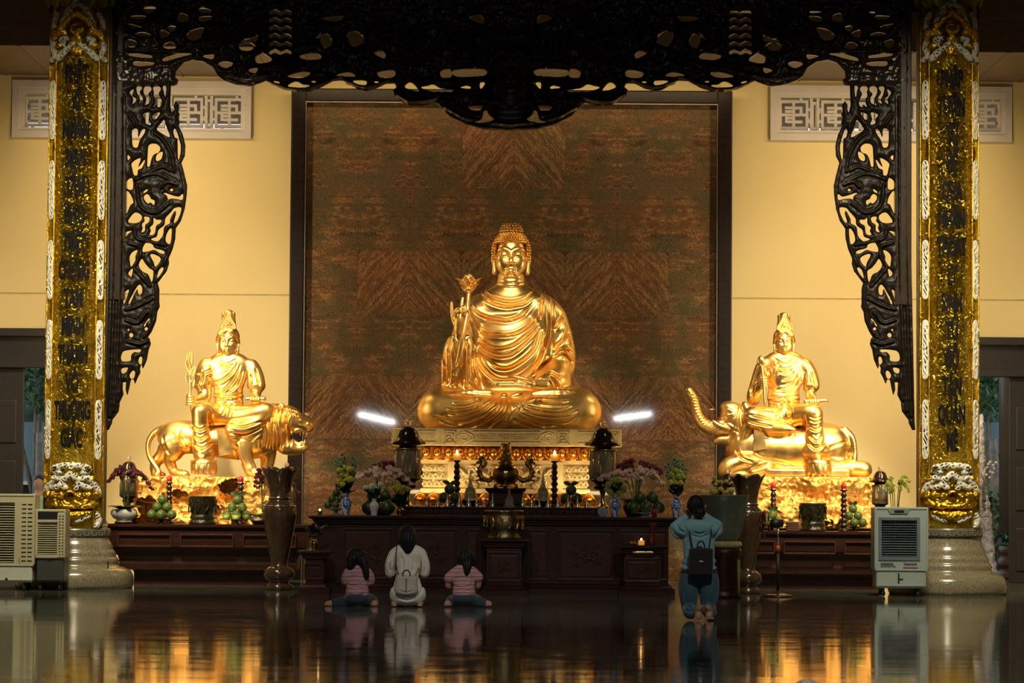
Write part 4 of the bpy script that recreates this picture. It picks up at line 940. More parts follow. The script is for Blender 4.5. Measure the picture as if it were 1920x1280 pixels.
bl=attendant(fl,'bodhisattva_statue','golden seated attendant figure riding the lion, holding a flame-shaped leaf branch',(426.5,640),.60,
 dict(box=[(336,648),(530,872)],solid=[(E_,(428,700,0,(38,21,36)),5),(E_,(428,742,-2,(28,19,26)),10),(C_,[(398,682,2,12),(426,672,1,13),(458,683,2,12)],8),(C_,[(426,650,0,11),(426,668,0,12)],5),(E_,(428,775,-6,(44,26,22)),10)]),
 [(C_,[(386,684,2,14),(381,705,2,14),(380,722,0,14)],6),(C_,[(381,725,0,12),(383,744,-6,11),(374,752,-18,9),(364,752,-28,7)],4),
  (C_,[(470,686,2,13),(477,706,2,14),(480,724,-2,15)],6),(C_,[(480,730,-4,10),(480,742,-14,8),(484,748,-24,6)],3),(E_,(377,722,-1,(15,16,9)),4),(E_,(481,724,-3,(15,16,9)),4)],
 [(C_,[(408,780,-8,17),(390,772,-26,15),(378,772,-38,14)],8),(C_,[(378,774,-38,14.5),(380,812,-36,15),(383,845,-34,17)],5),(C_,[(384,840,-34,18),(386,852,-36,20)],4),(E_,(384,858,-46,(9,12,5)),3),
  (C_,[(436,782,-12,17),(475,776,-26,15),(503,770,-28,13)],8),(C_,[(503,778,-28,12),(470,798,-32,14),(436,806,-30,13)],6),(E_,(468,806,-28,(36,8,24)),6),(C_,[(440,815,-30,12),(444,835,-28,8)],5)],left_creases,left_small)
s=SDF((-54,-52,120),(-22,-14,158),.6); c=fl(361,752,-31); fist(s,c,8.5,(.06,0,1),(-.5,-.85,0)); s.chain([(*fl(372,752,-24),6.5),(*c,5)],2); s.mesh('gripping_hand',GOLD,bl,fl.k)
k=fl.k; mb=MB(); mb.tube([Vector(fl(*p))*k for p in cat([(364,776,-36),(361,752,-40),(360,720,-38),(359,690,-36)],4)],2.6*k,8)
for i,(px,py,a,L) in enumerate(((359,694,4,34),(360,700,-16,26),(361,712,18,26),(360,722,-18,22),(362,730,14,20),(359,684,-8,22))):
    M=Matrix.Translation(Vector(fl(px,py,-38))*k)@Matrix.Rotation(R(a),4,'Y'); mb.petal(L*k,5*k,2*k,.25,M,cup=.2)
mb.build('leaf_branch',GOLD,bl)
s=SDF((62,-50,134),(104,-12,160),.6); c=fl(481,751,-32); s.cap(fl(462,749,-34),fl(497,749,-34),4.2,4.2,1); s.cap(fl(462,749,-34),fl(466,749,-34),2.5,2.5,.5,1)
for i in range(4): s.chain([(*fl(474+i*4.6,757,-30),2.2),(*fl(474+i*4.6,753,-39),2.0),(*fl(474+i*4.6,746,-38),1.8)],.4)
s.chain([(*fl(480,745,-22),6),(*fl(481,755,-30),6)],2); s.chain([(*fl(478,744,-28),2.3),(*fl(480,741,-35),2),(*fl(484,743,-38),1.8)],1); s.mesh('hand_with_scroll',GOLD,bl,fl.k)
# the lion
ln=thing('lion_statue','golden lion statue standing with open roaring mouth under the left attendant','statue',fl.o); f=fl
s=SDF((-135,-46,-4),(196,52,150),1.0)
s.chain([(*f(318,818,10),24),(*f(345,818,10),27),(*f(400,825,8),27),(*f(450,828,6),30),(*f(490,822,4),32)],10)
s.chain([(*f(322,828,-10),22),(*f(330,846,-14),15),(*f(318,860,-14),9),(*f(326,880,-14),8)],5); s.chain([(*f(326,885,-14),7),(*f(340,888,-22),7),(*f(352,889,-26),6)],3)
s.chain([(*f(316,830,28),20),(*f(302,852,30),12),(*f(288,866,30),8.5),(*f(287,884,30),7.5)],5); s.chain([(*f(287,889,30),7),(*f(302,890,26),6)],3)
s.chain([(*f(456,830,-18),17),(*f(460,852,-20),12),(*f(468,872,-20),10),(*f(473,884,-22),10)],5); s.chain([(*f(474,886,-22),8),(*f(486,887,-28),8),(*f(494,888,-30),6)],3)
s.chain([(*f(498,835,22),18),(*f(500,858,22),12),(*f(497,884,22),9)],6); s.chain([(*f(497,888,22),8),(*f(510,889,18),7)],3)
s.chain([(*f(352,835,-8),16),(*f(362,828,-6),10)],6)
s.chain([(*f(306,802,12),7),(*f(286,812,14),5),(*f(276,832,14),4.5),(*f(279,856,12),4),(*f(291,874,8),4),(*f(297,886,4),5),(*f(292,890,2),4)],3)
for q in range(3): s.ell(f(488+q*5,890,-34+q*2),(3.2,4,3),1); s.ell(f(348+q*4.5,891,-30+q*2),(2.8,4,2.6),1)
s.ell(f(514,800,-2),(34,34,44),8); s.ell(f(538,786,-2),(28,24,26),6); s.chain([(*f(548,790,-2),20),(*f(566,797,-4),14),(*f(579,800,-4),9.5)],5)
s.chain([(*f(535,836,-2),16),(*f(556,842,-3),9),(*f(571,838,-3),6.5)],5)
s.ell(f(569,820,-4),(17,30,11),3,1); s.ell(f(580,823,-4),(10,30,10),3,1)
s.chain([(*f(548,828,-4),6),(*f(560,833,-5),4.5),(*f(568,830,-5),3.5)],1.5)
s.ell(f(584,796,-4),(4.5,7,4),2); s.ell(f(556,783,-17),(5,3.5,4),1.5); s.chain([(*f(548,779,-18),2.5),(*f(556,775,-18),3),(*f(564,780,-16),2.2)],2); s.ell(f(528,764,-16),(7,4,8),2)
for px,py,dz in((576,810,-1),(570,808,-1),(563,812,-.6),(572,831,1),(565,834,1)): s.cap(f(px,py,-11),f(px,py-7*dz*-1*-1,-11),2,.8,.6)
for px,py,dz in((574,811,1),(571,832,-1)): s.cap(f(px,py,2),f(px,py+6*dz,2),2,.8,.6)
s.chain([(*f(548,812,-19),1.8),(*f(558,806,-18),2.4),(*f(570,805,-15),2),(*f(580,808,-12),1.6)],1.5)
mane=[]; rs=random.Random(3)
for i in range(15):
    x=486+i*4.6; mane.append([(x+2*math.sin(i*2.1),762+abs(i-6)*1.4),(x-3+4*math.sin(i*1.3),790),(x+3*math.sin(i*2.7),815),(x-2+4*math.sin(i),846-abs(i-6))])
for i in range(7): mane.append([(500+i*6,764+i),(512+i*7,762+i*2),(530+i*5,770+i*2)])
s.crease([[f(*q) for q in c] for c in mane if c[0][0]<548],3.2,1.5,.5)
s.crease([[f(*q) for q in c] for c in ([(340,800),(344,826),(356,846)],[(306,812),(312,838),(322,852)],[(440,842),(450,860),(458,872)],[(560,792),(570,794),(578,793)],[(545,800),(552,812),(546,822)])],2.2,2,.3)
s.cutz(0.5); s.mesh('lion_body',GOLD,ln,f.k)
mb=MB(); q=[f(409,806),f(437,806),f(440,850),f(414,856)]; mb.prism([(a*k,b*k) for a,b in q],-.245,-.20); mb.build('saddle_cloth',GOLD,ln)
lotus_stool(fl,386,889,-40,25,26,'golden lotus footstool under the foot of the lion rider')
# ---------------------------------------------------------------- right group
fr2=PX(1500,893,42.3); g=fr2
right_creases=[[(1458,688),(1470,693),(1485,687)],[(1460,699),(1474,700),(1486,691)],[(1463,715),(1479,709),(1491,694)],[(1454,732),(1474,729),(1490,714),(1498,698)],[(1466,740),(1484,733),(1499,713)],[(1456,674),(1459,692),(1447,710)],[(1437,690),(1442,704),(1438,718)],
 [(1500,738),(1508,716),(1510,694)],[(1520,694),(1526,712),(1530,730)],[(1438,743),(1470,746),(1502,742)],[(1438,751),(1470,754),(1502,750)],[(1464,756),(1460,770),(1452,784)],[(1474,756),(1478,770),(1476,786)],[(1511,816),(1526,829),(1540,816)],[(1505,826),(1526,844),(1548,824)],[(1508,800),(1524,808),(1538,800)],[(1503,776),(1505,800),(1500,826)],
 [(1412,806),(1432,832),(1456,846),(1480,838),(1492,824)],[(1420,802),(1440,820),(1462,826),(1484,812)],[(1395,790),(1420,797),(1446,801)],[(1400,779),(1425,784),(1448,790)],[(1412,725),(1408,738),(1412,752)]]
br=attendant(fr2,'bodhisattva_statue','golden seated attendant figure riding the elephant, holding a lotus bud on a long stem',(1471,641),.56,
 dict(box=[(1378,650),(1572,874)],solid=[(E_,(1472,702,0,(38,21,38)),5),(E_,(1470,745,-2,(31,20,26)),10),(C_,[(1442,680,2,12),(1471,670,1,13),(1503,681,2,12)],8),(C_,[(1471,652,0,10),(1471,668,0,12)],5),(E_,(1472,778,-6,(44,26,22)),10)]),
 [(C_,[(1434,684,2,13),(1426,706,4,12),(1417,734,2,12)],6),(C_,[(1415,740,0,12.5),(1414,748,-8,11),(1418,734,-22,9),(1425,722,-30,7)],4),
  (C_,[(1512,686,2,13),(1519,706,2,14),(1522,724,-2,14)],6),(C_,[(1520,732,-4,9),(1520,744,-14,8),(1524,750,-24,6)],3),(E_,(1522,724,-3,(15,15,9)),4)],
 [(C_,[(1482,782,-10,18),(1505,776,-28,16),(1523,775,-38,15.5)],8),(C_,[(1523,778,-38,15.5),(1524,812,-34,15),(1526,836,-32,19)],5),(C_,[(1504,846,-32,6),(1526,846,-34,12),(1550,846,-32,6)],8),(E_,(1529,860,-44,(9,12,5)),3),
  (C_,[(1458,785,-12,17),(1428,782,-28,16),(1405,780,-34,15)],8),(C_,[(1404,786,-34,13),(1440,800,-36,12),(1474,804,-32,10)],6),(E_,(1452,815,-26,(38,9,24)),6),(E_,(1480,806,-38,(10,7,6)),3)],right_creases,
 [[(1460,752),(1470,748),(1478,756),(1468,760)],[(1451,672),(1470,682),(1490,672)],[(1511,782),(1524,786),(1537,782)],[(1512,789),(1524,793),(1536,789)]])
s=SDF((-92,-58,158),(-52,-18,196),.6); c=g(1428,717,-34); fist(s,c,8.2,(-.05,0,1),(.2,-.95,0),thumb=1); s.chain([(*g(1424,726,-28),6.5),(*c,5)],2); s.mesh('gripping_hand',GOLD,br,g.k)
mb=MB(); mb.tube([Vector(g(*p))*k for p in cat([(1425,682,-40),(1427,700,-42),(1429,730,-44),(1431,764,-40)],4)],2.2*k,8); mb.build('bud_stem',GOLD,br)
mb=MB(); 
for a in range(5): mb.petal(20*k,7.5*k,2*k,-.7,Matrix.Translation(Vector(g(1425,687,-40))*k)@Matrix.Rotation(2*PI*a/5,4,'Z')@Matrix.Translation((0,-2*k,0)),cup=.5)
mb.ball(Vector(g(1425,677,-40))*k,(7.5*k,7.5*k,9*k),14); mb.build('lotus_bud',GOLD,br)
s=SDF((4,-52,128),(50,-12,160),.6); s.cap(g(1508,754,-34),g(1545,752,-34),4.4,4.4,1)
for i in range(4): s.chain([(*g(1516+i*4.6,761,-30),2.2),(*g(1516+i*4.6,757,-39),2.0),(*g(1516+i*4.6,750,-38),1.8)],.4)
s.chain([(*g(1523,748,-22),6),(*g(1523,758,-30),6)],2); s.chain([(*g(1520,748,-28),2.3),(*g(1522,745,-35),2),(*g(1526,747,-38),1.8)],1); s.mesh('hand_with_scroll',GOLD,br,g.k)
# the elephant
el=thing('elephant_statue','golden kneeling elephant statue with raised trunk under the right attendant','statue',fr2.o)
s=SDF((-218,-52,-4),(134,58,170),1.05)
s.chain([(*g(1406,835,8),34),(*g(1450,842,10),42),(*g(1510,842,12),43),(*g(1550,838,12),42)],14)
s.chain([(*g(1400,822,4),30),(*g(1392,850,2),27),(*g(1400,880,2),24)],10)
s.ell(g(1377,783,0),(27,27,29),8); s.ell(g(1392,800,0),(26,28,28),10); s.ell(g(1366,762,0),(15,18,10),8)
s.chain([(*g(1356,800,0),19),(*g(1338,803,-2),12.5),(*g(1321,797,-3),10),(*g(1309,781,-4),8.3),(*g(1304,764,-4),7.2),(*g(1301,749,-4),6.3),(*g(1294,736,-4),5),(*g(1290,731,-4),4)],5)
for q in(-1,1): s.chain([(*g(1364,804,-14*q-4),4.4),(*g(1348,798,-15*q-4),3.8),(*g(1336,789,-14*q-4),1.6)],2); s.chain([(*g(1372,772,q*22),3),(*g(1364,768,q*21),2.5),(*g(1358,774,q*19),1.8)],2)
s.chain([(*g(1390,822,-2),15),(*g(1368,824,-2),10),(*g(1350,824,-3),6),(*g(1341,829,-3),3)],4); s.ell(g(1352,815,-3),(16,10,3.5),2,1)
s.ell(g(1364,779,-21),(4.2,3.5,3.2),1.2); 
s.chain([(*g(1396,760,-20),7),(*g(1405,782,-26),9),(*g(1400,806,-26),8),(*g(1393,822,-24),4)],4); s.chain([(*g(1400,770,-24),4),(*g(1416,784,-28),6),(*g(1408,800,-28),4)],6)
s.chain([(*g(1432,872,-18),20),(*g(1400,866,-26),16),(*g(1368,872,-30),14),(*g(1358,884,-30),13)],6); s.chain([(*g(1360,888,-30),12),(*g(1390,892,-32),10)],4)
s.chain([(*g(1548,868,-12),22),(*g(1580,876,-16),14),(*g(1606,879,-18),13),(*g(1620,880,-18),13)],6)
s.chain([(*g(1584,806,-8),7),(*g(1597,822,-14),5.5),(*g(1601,846,-16),4.5),(*g(1599,862,-16),6.5),(*g(1602,876,-16),2.5)],1.5)
s.ell(g(1562,838,4),(34,40,40),10); s.box(g(1480,890,4),(110,44,12),5,8)
wr=[]
for i in range(16):
    t=i/15; px=1340-34*t**.8-4*t; py=812-70*t**1.15; wr.append([(px-12*(1-t*.4)*(.2+.8*t)-2,py+9*(1-t)),(px,py),(px+11*(1-t*.45),py-9*(1-t)+2)])
s.crease([[g(*q) for q in c] for c in wr],1.3,1.1,.4)
s.crease([[g(*q) for q in c] for c in ([(1352,790),(1366,792),(1378,800)],[(1372,806),(1384,812),(1384,826)],[(1354,774),(1364,784),(1374,780)],[(1590,826),(1560,836),(1545,846)],[(1546,862),(1570,868),(1592,862)],[(1376,840),(1388,858),(1410,868)],[(1440,866),(1420,878),(1404,882)],[(1386,762),(1382,790),(1388,818)],[(1410,850),(1440,862),(1490,872)])],2.4,2.1,.3)
s.box((0,0,-24),(300,80,24.4),0,0,1); s.mesh('elephant_body',GOLD,el,g.k)
mb=MB(); mb.prism([(a*k,b*k) for a,b in [g(1411,802),g(1428,801),g(1434,842),g(1410,846)]],-.30,-.20); mb.build('saddle_cloth',GOLD,el)
lotus_stool(fr2,1530,893,-38,26,30,'golden lotus footstool under the foot of the elephant rider')
# ---------------------------------------------------------------- gilded rocks
def rock(fr,x0,x1,x2,x3,ym,yb,label,seed):
    t=thing('rock_base',label,'rock base',fr.o)
    top=fr.py0+1; zt_=fr(fr.px0,top)[1]; zm=fr(fr.px0,ym)[1]; zb=fr(fr.px0,yb)[1]; X0,X1,X2,X3=[fr(x,900)[0] for x in(x0,x1,x2,x3)]
    s=SDF((min(X0,X2)-10,-78,zb-4),(max(X1,X3)+10,62,10),1.3)
    s.box(((X0+X1)/2,-2,(zt_+zm)/2),((X1-X0)/2-4,58,(zt_-zm)/2+7),8,4)
    s.box(((X2+X3)/2,-6,(zm+zb)/2-4),((X3-X2)/2-4,62,(zm-zb)/2),9,4)
    rs=random.Random(seed)
    for i in range(16):
        x=rs.uniform(min(X0,X2),max(X1,X3)); z=rs.uniform(zb,zt_-12); s.ell((x,-60+rs.uniform(-4,8),z),(rs.uniform(18,40),rs.uniform(12,20),rs.uniform(10,24)),7)
    top_=s.d.copy(); s.noise(4.2,.038,seed); s.noise(2.4,.085,seed+1,True); s.noise(.5,.4,seed+2)
    z=s.ax[2]; s.d=np.maximum(s.d,(z-(zt_+.3))[None,None,:]); s.cutz(zb)
    s.mesh('rock_mass',GOLD_ROUGH,t,fr.k); k=fr.k; zf=-fr.o.z; zt2=zb*k+.02
    xa,xb=(min(X0,X2)+14)*k,(max(X1,X3)-14)*k; MB().box(((xa+xb)/2,.06,(zf+zt2)/2),((xb-xa)/2,.36,(zt2-zf)/2),.01).build('hidden_plinth',ROSE,t); return t
rock(fl,262,503,250,505,936,986,'rough gilded rock base under the lion',4)
rock(fr2,1400,1640,1402,1650,940,990,'rough gilded rock base under the elephant',9)
# ================================================================ pedestal of the big statue
def rect_loft(mb,prof,x0,x1,y0,y1,smooth=False):
    """stack of rectangles: prof = [(outset,z)]"""
    vs=[];fs=[]
    for o,z in prof: vs+=[(x0-o,y0-o,z),(x1+o,y0-o,z),(x1+o,y1+o,z),(x0-o,y1+o,z)]
    for j in range(len(prof)-1):
        for i in range(4): a=j*4+i; b=j*4+(i+1)%4; fs.append((a,b,b+4,a+4))
    fs.append((3,2,1,0)); n=(len(prof)-1)*4; fs.append((n,n+1,n+2,n+3)); return mb.add(vs,fs,smooth)
def ZP(py,Y,px=960): return W(px,py,Y).z
def XP(px,Y,py=925): return W(px,py,Y).x
YP=40.35
ped=thing('statue_pedestal','pale gold carved pedestal with lotus petal mouldings carrying the big buddha','pedestal',(W(949,950,YP).x,YP,0)); cx=ped.location.x
def RX(px): return XP(px,YP)-cx
ztop=bud.location.z-.004; z1=ZP(836,YP)
mb=MB(); mb.box((0,.95,(ztop+z1)/2),((RX(1165)-RX(732))/2,.90,(ztop-z1)/2),.012); mb.box(((RX(1070)+RX(826))/2,.10,(ztop+z1)/2-.003),((RX(1070)-RX(826))/2,.10,(ztop-z1)/2),.012)
mb.build('top_slab',GOLD_PALE,ped)
mb=MB(); rs=random.Random(8)
def key(x,z,w,yy):  # square maze ornament
    for a,b,c,d in((-1,1,1,1),(1,1,1,-1),(1,-1,-1,-1),(-1,-1,-1,.6),(-.55,.55,.5,.55),(.5,.55,.5,-.5),(.5,-.5,-.5,-.5),(-.5,-.5,-.5,.15),(0,.15,0,-.1),(-.5,.15,0,.15)):
        mb.box((x+(a+c)/2*w,yy,z+(b+d)/2*w),(abs(c-a)/2*w+.007,.009,abs(d-b)/2*w+.007))
zc=(ztop+z1)/2; yf=-.003; ys=.047
for px in(843,1056): key(RX(px),zc,.075,yf)
for px in(752,1148): key(RX(px),zc,.07,ys)
for px in(795,1105):
    mb.box((RX(px),ys,zc+.075),(.15,.008,.006)); mb.box((RX(px),ys,zc-.075),(.15,.008,.006))
    for i in range(7): mb.box((RX(px)-.11+i*.037,ys,zc+rs.uniform(-.01,.01)),(.007,.009,.045))
for q in(-1,1):
    c0=RX(949)+q*.60
    for r_,a0,a1 in((.085,0,4.6),(.05,.6,5)):
        mb.tube([(c0+q*(-.03+r_*math.cos(a)),yf,zc+r_*.85*math.sin(a)) for a in np.linspace(a0,a1,16)],.008,6)
    mb.tube([(c0-q*.02,yf,zc-.08),(c0-q*.12,yf,zc-.04),(c0-q*.16,yf,zc),(c0-q*.12,yf,zc+.04),(c0-q*.02,yf,zc+.08)],.008,6)
mb.box((RX(949),yf,zc+.07),(.46,.008,.006)); mb.box((RX(949),yf,zc-.07),(.46,.008,.006))
for i in range(26):
    x=RX(949)-.43+i*.0345
    for j in range(3): mb.box((x+rs.uniform(-.006,.006),yf,zc-.03+.03*j),(.0045 if rs.random()<.6 else .012,.008,.013 if rs.random()<.6 else .004))
mb.build('slab_relief',GOLD_PALE,ped)
# petal mouldings
def petal_row(name,zlo,zhi,px0,px1,n,down,mt,yb,par):
    x0,x1=RX(px0),RX(px1); o=thing(name,None,None,(0,0,0)); o.parent=par
    mb=MB(); rect_loft(mb,[(-.10,zlo),(-.02 if down else -.09,zlo+.03),(-.09 if down else -.02,zhi-.03),(-.04,zhi)],x0,x1,yb,yb+1.9)
    core=mb.build('moulding_core',mt,par); wd=(x1-x0)/n
    for i in range(n):
        x=x0+wd*(i+.5); m2=MB(); h=zhi-zlo
        m2.ball((x,yb-.01,zlo+h*.52),(wd*.40,.085,h*.40),14); 
        m2.tube([(x-wd*.45,yb-.01,zhi-.01 if down else zlo+.01),(x-wd*.46,yb-.05,zlo+h*.5),(x-wd*.25,yb-.06,zlo+.02 if down else zhi-.02),(x,yb-.07,zlo-.0 if down else zhi),(x+wd*.25,yb-.06,zlo+.02 if down else zhi-.02),(x+wd*.46,yb-.05,zlo+h*.5),(x+wd*.45,yb-.01,zhi-.01 if down else zlo+.01)],.016,6)
        m2.build('petal',mt,core)
    bpy.data.objects.remove(o)
petal_row('upper',ZP(862,YP),ZP(838,YP),787,1106,15,True,GOLD_ORANGE,.12,ped)
petal_row('lower',ZP(948,YP),ZP(925,YP),776,1116,14,False,GOLD_ORANGE,.05,ped)
mb=MB(); z0,z2=ZP(925,YP),ZP(862,YP)
rect_loft(mb,[(.02,z0),(.02,z0+.06),(-.02,z0+.08),(-.02,z2-.07),(.02,z2-.05),(.02,z2)],RX(790),RX(1104),.20,1.9)
for px in(846,1048): mb.box((RX(px),.16,(z0+z2)/2),(.055,.04,(z2-z0)/2-.02),.008)
rect_loft(mb,[(.10,0),(.10,ZP(955,YP)),(.05,ZP(948,YP))],RX(776),RX(1116),.05,1.9)
mb.build('dado',GOLD_PALE,ped)
s=SDF((-165,-10,-28),(165,8,28),1.1); zz=0
def curl(cx_,cz,r,q,n=1.3,th=2.6):
    pts=[(cx_+q*r*(1-.62*t)*math.cos(2*PI*n*t+1.2),-2-2.5*t,cz+r*(1-.62*t)*math.sin(2*PI*n*t+1.2),th*(1-.2*t)) for t in np.linspace(0,1,16)]
    s.chain(pts,1.2,1)
for q in(-1,1):
    for cx_,cz,r in((24,6,13),(44,-4,11),(62,10,10),(72,-10,9),(30,-14,8),(86,4,8),(58,-17,6),(50,18,6)): curl(q*cx_,cz,r,q)
    s.chain([(q*8,-3,-8,4),(q*26,-4,-2,3.5),(q*46,-4,8,3),(q*70,-4,2,2.5),(q*84,-3,14,2)],2)
    for i in range(4):
        for j in range(3): curl(q*(118+i*11.5),-14+j*14,5.5,q*(1 if (i+j)%2 else -1),1.1,1.5)
s.ell((0,-4,2),(12,8,15),3); s.ell((0,-8,8),(7,6,6),2)
o=s.mesh('dado_relief',GOLD_PALE,ped,1/S(YP)); o.location=(RX(947),.175,(z0+z2)/2)
# ================================================================ main altar table and upper step
YA=38.1
def panel_box(mb,x,z,hx,hz,y,d=.012):
    for a,b,c,e in((x,z+hz,hx,.012),(x,z-hz,hx,.012)): mb.box((a,y,b),(c,d,e),.004)
    for a in(x-hx,x+hx): mb.box((a,y,z),(.012,d,hz),.004)
def relief_leaf(mb,x,z,w,h,y,seed):
    r=random.Random(seed)
    for cx_,cz,sc in((0,0,1.0),(-.55,.25,.7),(.55,-.2,.7),(-.4,-.45,.55),(.45,.45,.55)):
        X,Z=x+cx_*w,z+cz*h; q=min(w,h,.22)*sc
        for i in range(11):
            M=Matrix.Translation((X,y+.002,Z))@Matrix.Rotation(2*PI*i/11+seed,4,'Y'); mb.petal(q*(.62 if i%2 else .42),q*.11,.016,.1,M,n=4,m=3,cup=.1)
        mb.ball((X,y,Z),(q*.13,.012,q*.13),8)
        mb.tube([(X+q*.6*math.cos(t+seed)*(1-.08*t),y+.006,Z+q*.6*math.sin(t+seed)*(1-.08*t)) for t in np.linspace(0,4.2,10)],.004,5)
def altar(name,label,px0,px1,Y,depth,ytop,panels,cat_='altar table',mt=ROSE,mt2=ROSE_RED,cxp=None):
    X0,X1=XP(px0,Y),XP(px1,Y); xc=(X0+X1)/2; zt=ZP(ytop,Y,(px0+px1)/2); t=thing(name,label,cat_,(xc,Y,0)); X0-=xc; X1-=xc
    mb=MB(); rect_loft(mb,[(-.02,zt-.085),(.0,zt-.07),(.0,zt-.055),(.05,zt-.035),(.055,zt-.01),(.05,zt)],X0,X1,.05,depth); mb.build('table_top',mt,t)
    mb=MB(); rect_loft(mb,[(.03,0),(.03,.07),(.0,.09),(-.02,.12),(-.05,.14),(-.05,zt-.12),(-.02,zt-.10),(-.02,zt-.085)],X0,X1,.05,depth-.02); mb.build('cabinet_body',mt,t)
    n=len(panels)
    for i,(a,b) in enumerate(panels):
        a,b=XP(a,Y)-xc,XP(b,Y)-xc; m2=MB(); panel_box(m2,(a+b)/2,(zt-.12+.14)/2,(b-a)/2-.02,(zt-.26)/2-.05,.095); m2.box(((a+b)/2,.102,(zt+.02)/2),((b-a)/2-.06,.012,(zt-.26)/2-.09),.006)
        relief_leaf(m2,(a+b)/2,(zt+.02)/2,(b-a)/2-.12,(zt-.26)/2-.12,.088,i+int(px0)); m2.build('front_panel',mt2,t)
    return t,zt
main,ZT=altar('altar_table','long dark rosewood altar table with carved front panels below the big statue',586,1262,YA,1.55,968,[(640,740),(745,862),(868,905),(988,1034),(1042,1156),(1160,1256)])
step=thing('altar_step','narrow dark carved step raised on the main altar behind the silver stupas','altar step',(XP(945,38.75),38.75,ZT)); zs_=ZP(951,38.75)-ZT
X0,X1=XP(752,38.75)-step.location.x,XP(1128,38.75)-step.location.x
mb=MB(); rect_loft(mb,[(0,0),(0,zs_*.2),(-.015,zs_*.3),(-.015,zs_*.75),(.01,zs_*.85),(.01,zs_)],X0,X1,0,.88); step_o=mb.build('step_body',ROSE,step)
mb=MB()
for i in range(30): mb.ball((X0+.06+i*(X1-X0-.12)/29,.012,zs_*.52),(.03,.014,.022),8)
mb.build('step_relief',ROSE_RED,step)
ZS=ZT+zs_
stand,ZST=altar('offering_table','small dark carved table in front of the main altar under the brass censer',906,986,37.35,.62,1010,[(912,980)],'small table')
# ================================================================ vessels
def P3(px,Y,z): return (XP(px,Y),Y,z)
def censer_bowl():
    t=thing('incense_burner','round brass incense burner with dragon relief on the small table in front of the altar','incense burner',P3(945,37.66,ZST+.002)); r=.235
    MB().lathe([(0,0),(r*.86,0),(r*.9,.02),(r*.86,.045),(r*.80,.06),(r*.95,.11),(r*1.0,.2),(r*.97,.27),(r*.92,.30),(r*1.04,.33),(r*1.06,.35),(r*.98,.355),(r*.92,.33),(0,.31)],48).build('bowl',mat('brass_dull',(.30,.24,.12),.3,1,.4,14,.5,40,.02),t)
    mb=MB(); rs=random.Random(2)
    for i in range(14):
        a=2*PI*i/14
        pts=[((r*1.0+.012)*math.cos(a+.28*math.sin(u*3)*(.5)),(r*1.0+.012)*math.sin(a+.28*math.sin(u*3)*.5),.11+.17*u) for u in np.linspace(0,1,8)]; mb.tube(pts,.014,6)
        mb.ball(((r+.012)*math.cos(a+.12),(r+.012)*math.sin(a+.12),.2+.04*(-1)**i),.022,8)
    mb.build('dragon_relief',BRASS,t)
    mb=MB(); mb.lathe([(r*.6,0),(r*.9,.0),(r*.95,.012),(r*.9,.024),(r*.7,.024)],32,(0,0,-.0)); mb.build('foot_ring',BRASS,t)
censer_bowl()
GLASS=mat('lantern_glass',(.75,.72,.62),.06,0,.05,3,0,40,.01,None,None,0,0,.85,1.4)
CRYST=mat('crystal',(.95,.85,.70),.03,0,.02,3,0,40,.01,None,None,0,0,.8,1.5)
LROOF=wood('lantern_wood',(.012,.006,.004),(.04,.016,.010),.18)
BPEDW=mat('brass_foot',(.55,.40,.17),.24,1,.2,6)
def lantern(px,Y,z,sc,label,grp=None):
    t=thing('shrine_lantern',label,'lantern',P3(px,Y,z),grp); k=sc
    MB().lathe([(0,0),(.085*k,0),(.085*k,.012*k),(.06*k,.03*k),(.035*k,.10*k),(.03*k,.17*k),(.045*k,.22*k),(.075*k,.24*k)],24).build('foot',BPEDW,t)
    MB().lathe([(.04*k,.235*k),(.10*k,.24*k),(.13*k,.275*k),(.11*k,.30*k),(.115*k,.33*k),(.15*k,.345*k),(.175*k,.36*k),(.175*k,.375*k)],32).build('lower_dish',LROOF,t)
    MB().lathe([(.165*k,.375*k),(.17*k,.38*k),(.17*k,.74*k),(.165*k,.745*k),(.158*k,.74*k),(.158*k,.38*k)],32).build('glass_chimney',GLASS,t)
    mb=MB()
    for i in range(6):
        a=2*PI*i/6+.2; mb.tube([(.172*k*math.cos(a),.172*k*math.sin(a),.375*k),(.172*k*math.cos(a),.172*k*math.sin(a),.745*k)],.006*k,6)
    mb.lathe([(.18*k,.745*k),(.187*k,.75*k),(.187*k,.765*k),(.12*k,.77*k),(.115*k,.81*k)],32); mb.build('brass_collar',BRASS,t)
    rs=random.Random(int(px)); mb=MB()
    mb.lathe([(.0,.38*k),(.06*k,.385*k),(.05*k,.42*k),(.02*k,.44*k),(.018*k,.50*k),(.04*k,.53*k),(.03*k,.58*k),(.0,.66*k)],16)
    for i in range(6): a=i*1.05; mb.petal(.16*k,.035*k,.008,.9,Matrix.Translation((0,0,.5*k))@Matrix.Rotation(a,4,'Z')@Matrix.Translation((0,-.02,0)))
    mb.build('lotus_lamp',mat('lamp_inner',(.55,.5,.35),.3,.6,.2),t)
    MB().lathe([(.12*k,.80*k),(.225*k,.815*k),(.235*k,.835*k),(.20*k,.865*k),(.16*k,.90*k),(.135*k,.96*k),(.115*k,1.01*k),(.07*k,1.045*k),(.02*k,1.055*k)],40,mod=lambda a,j:1+.03*math.cos(8*a)*(j in(1,2))).build('domed_roof',LROOF,t)
    mb=MB(); mb.ball((0,0,1.11*k),.045*k,16); mb.lathe([(.008*k,1.04*k),(.02*k,1.06*k),(.008*k,1.075*k)],12); mb.lathe([(.012*k,1.148*k),(.006*k,1.17*k),(0,1.2*k)],8); mb.build('crystal_finial',CRYST,t)
    return t
lantern(764,39.3,ZS,1.0,'brown domed lantern with crystal ball finial left of the pedestal')
lantern(1130,39.3,ZS,1.0,'brown domed lantern with crystal ball finial right of the pedestal')
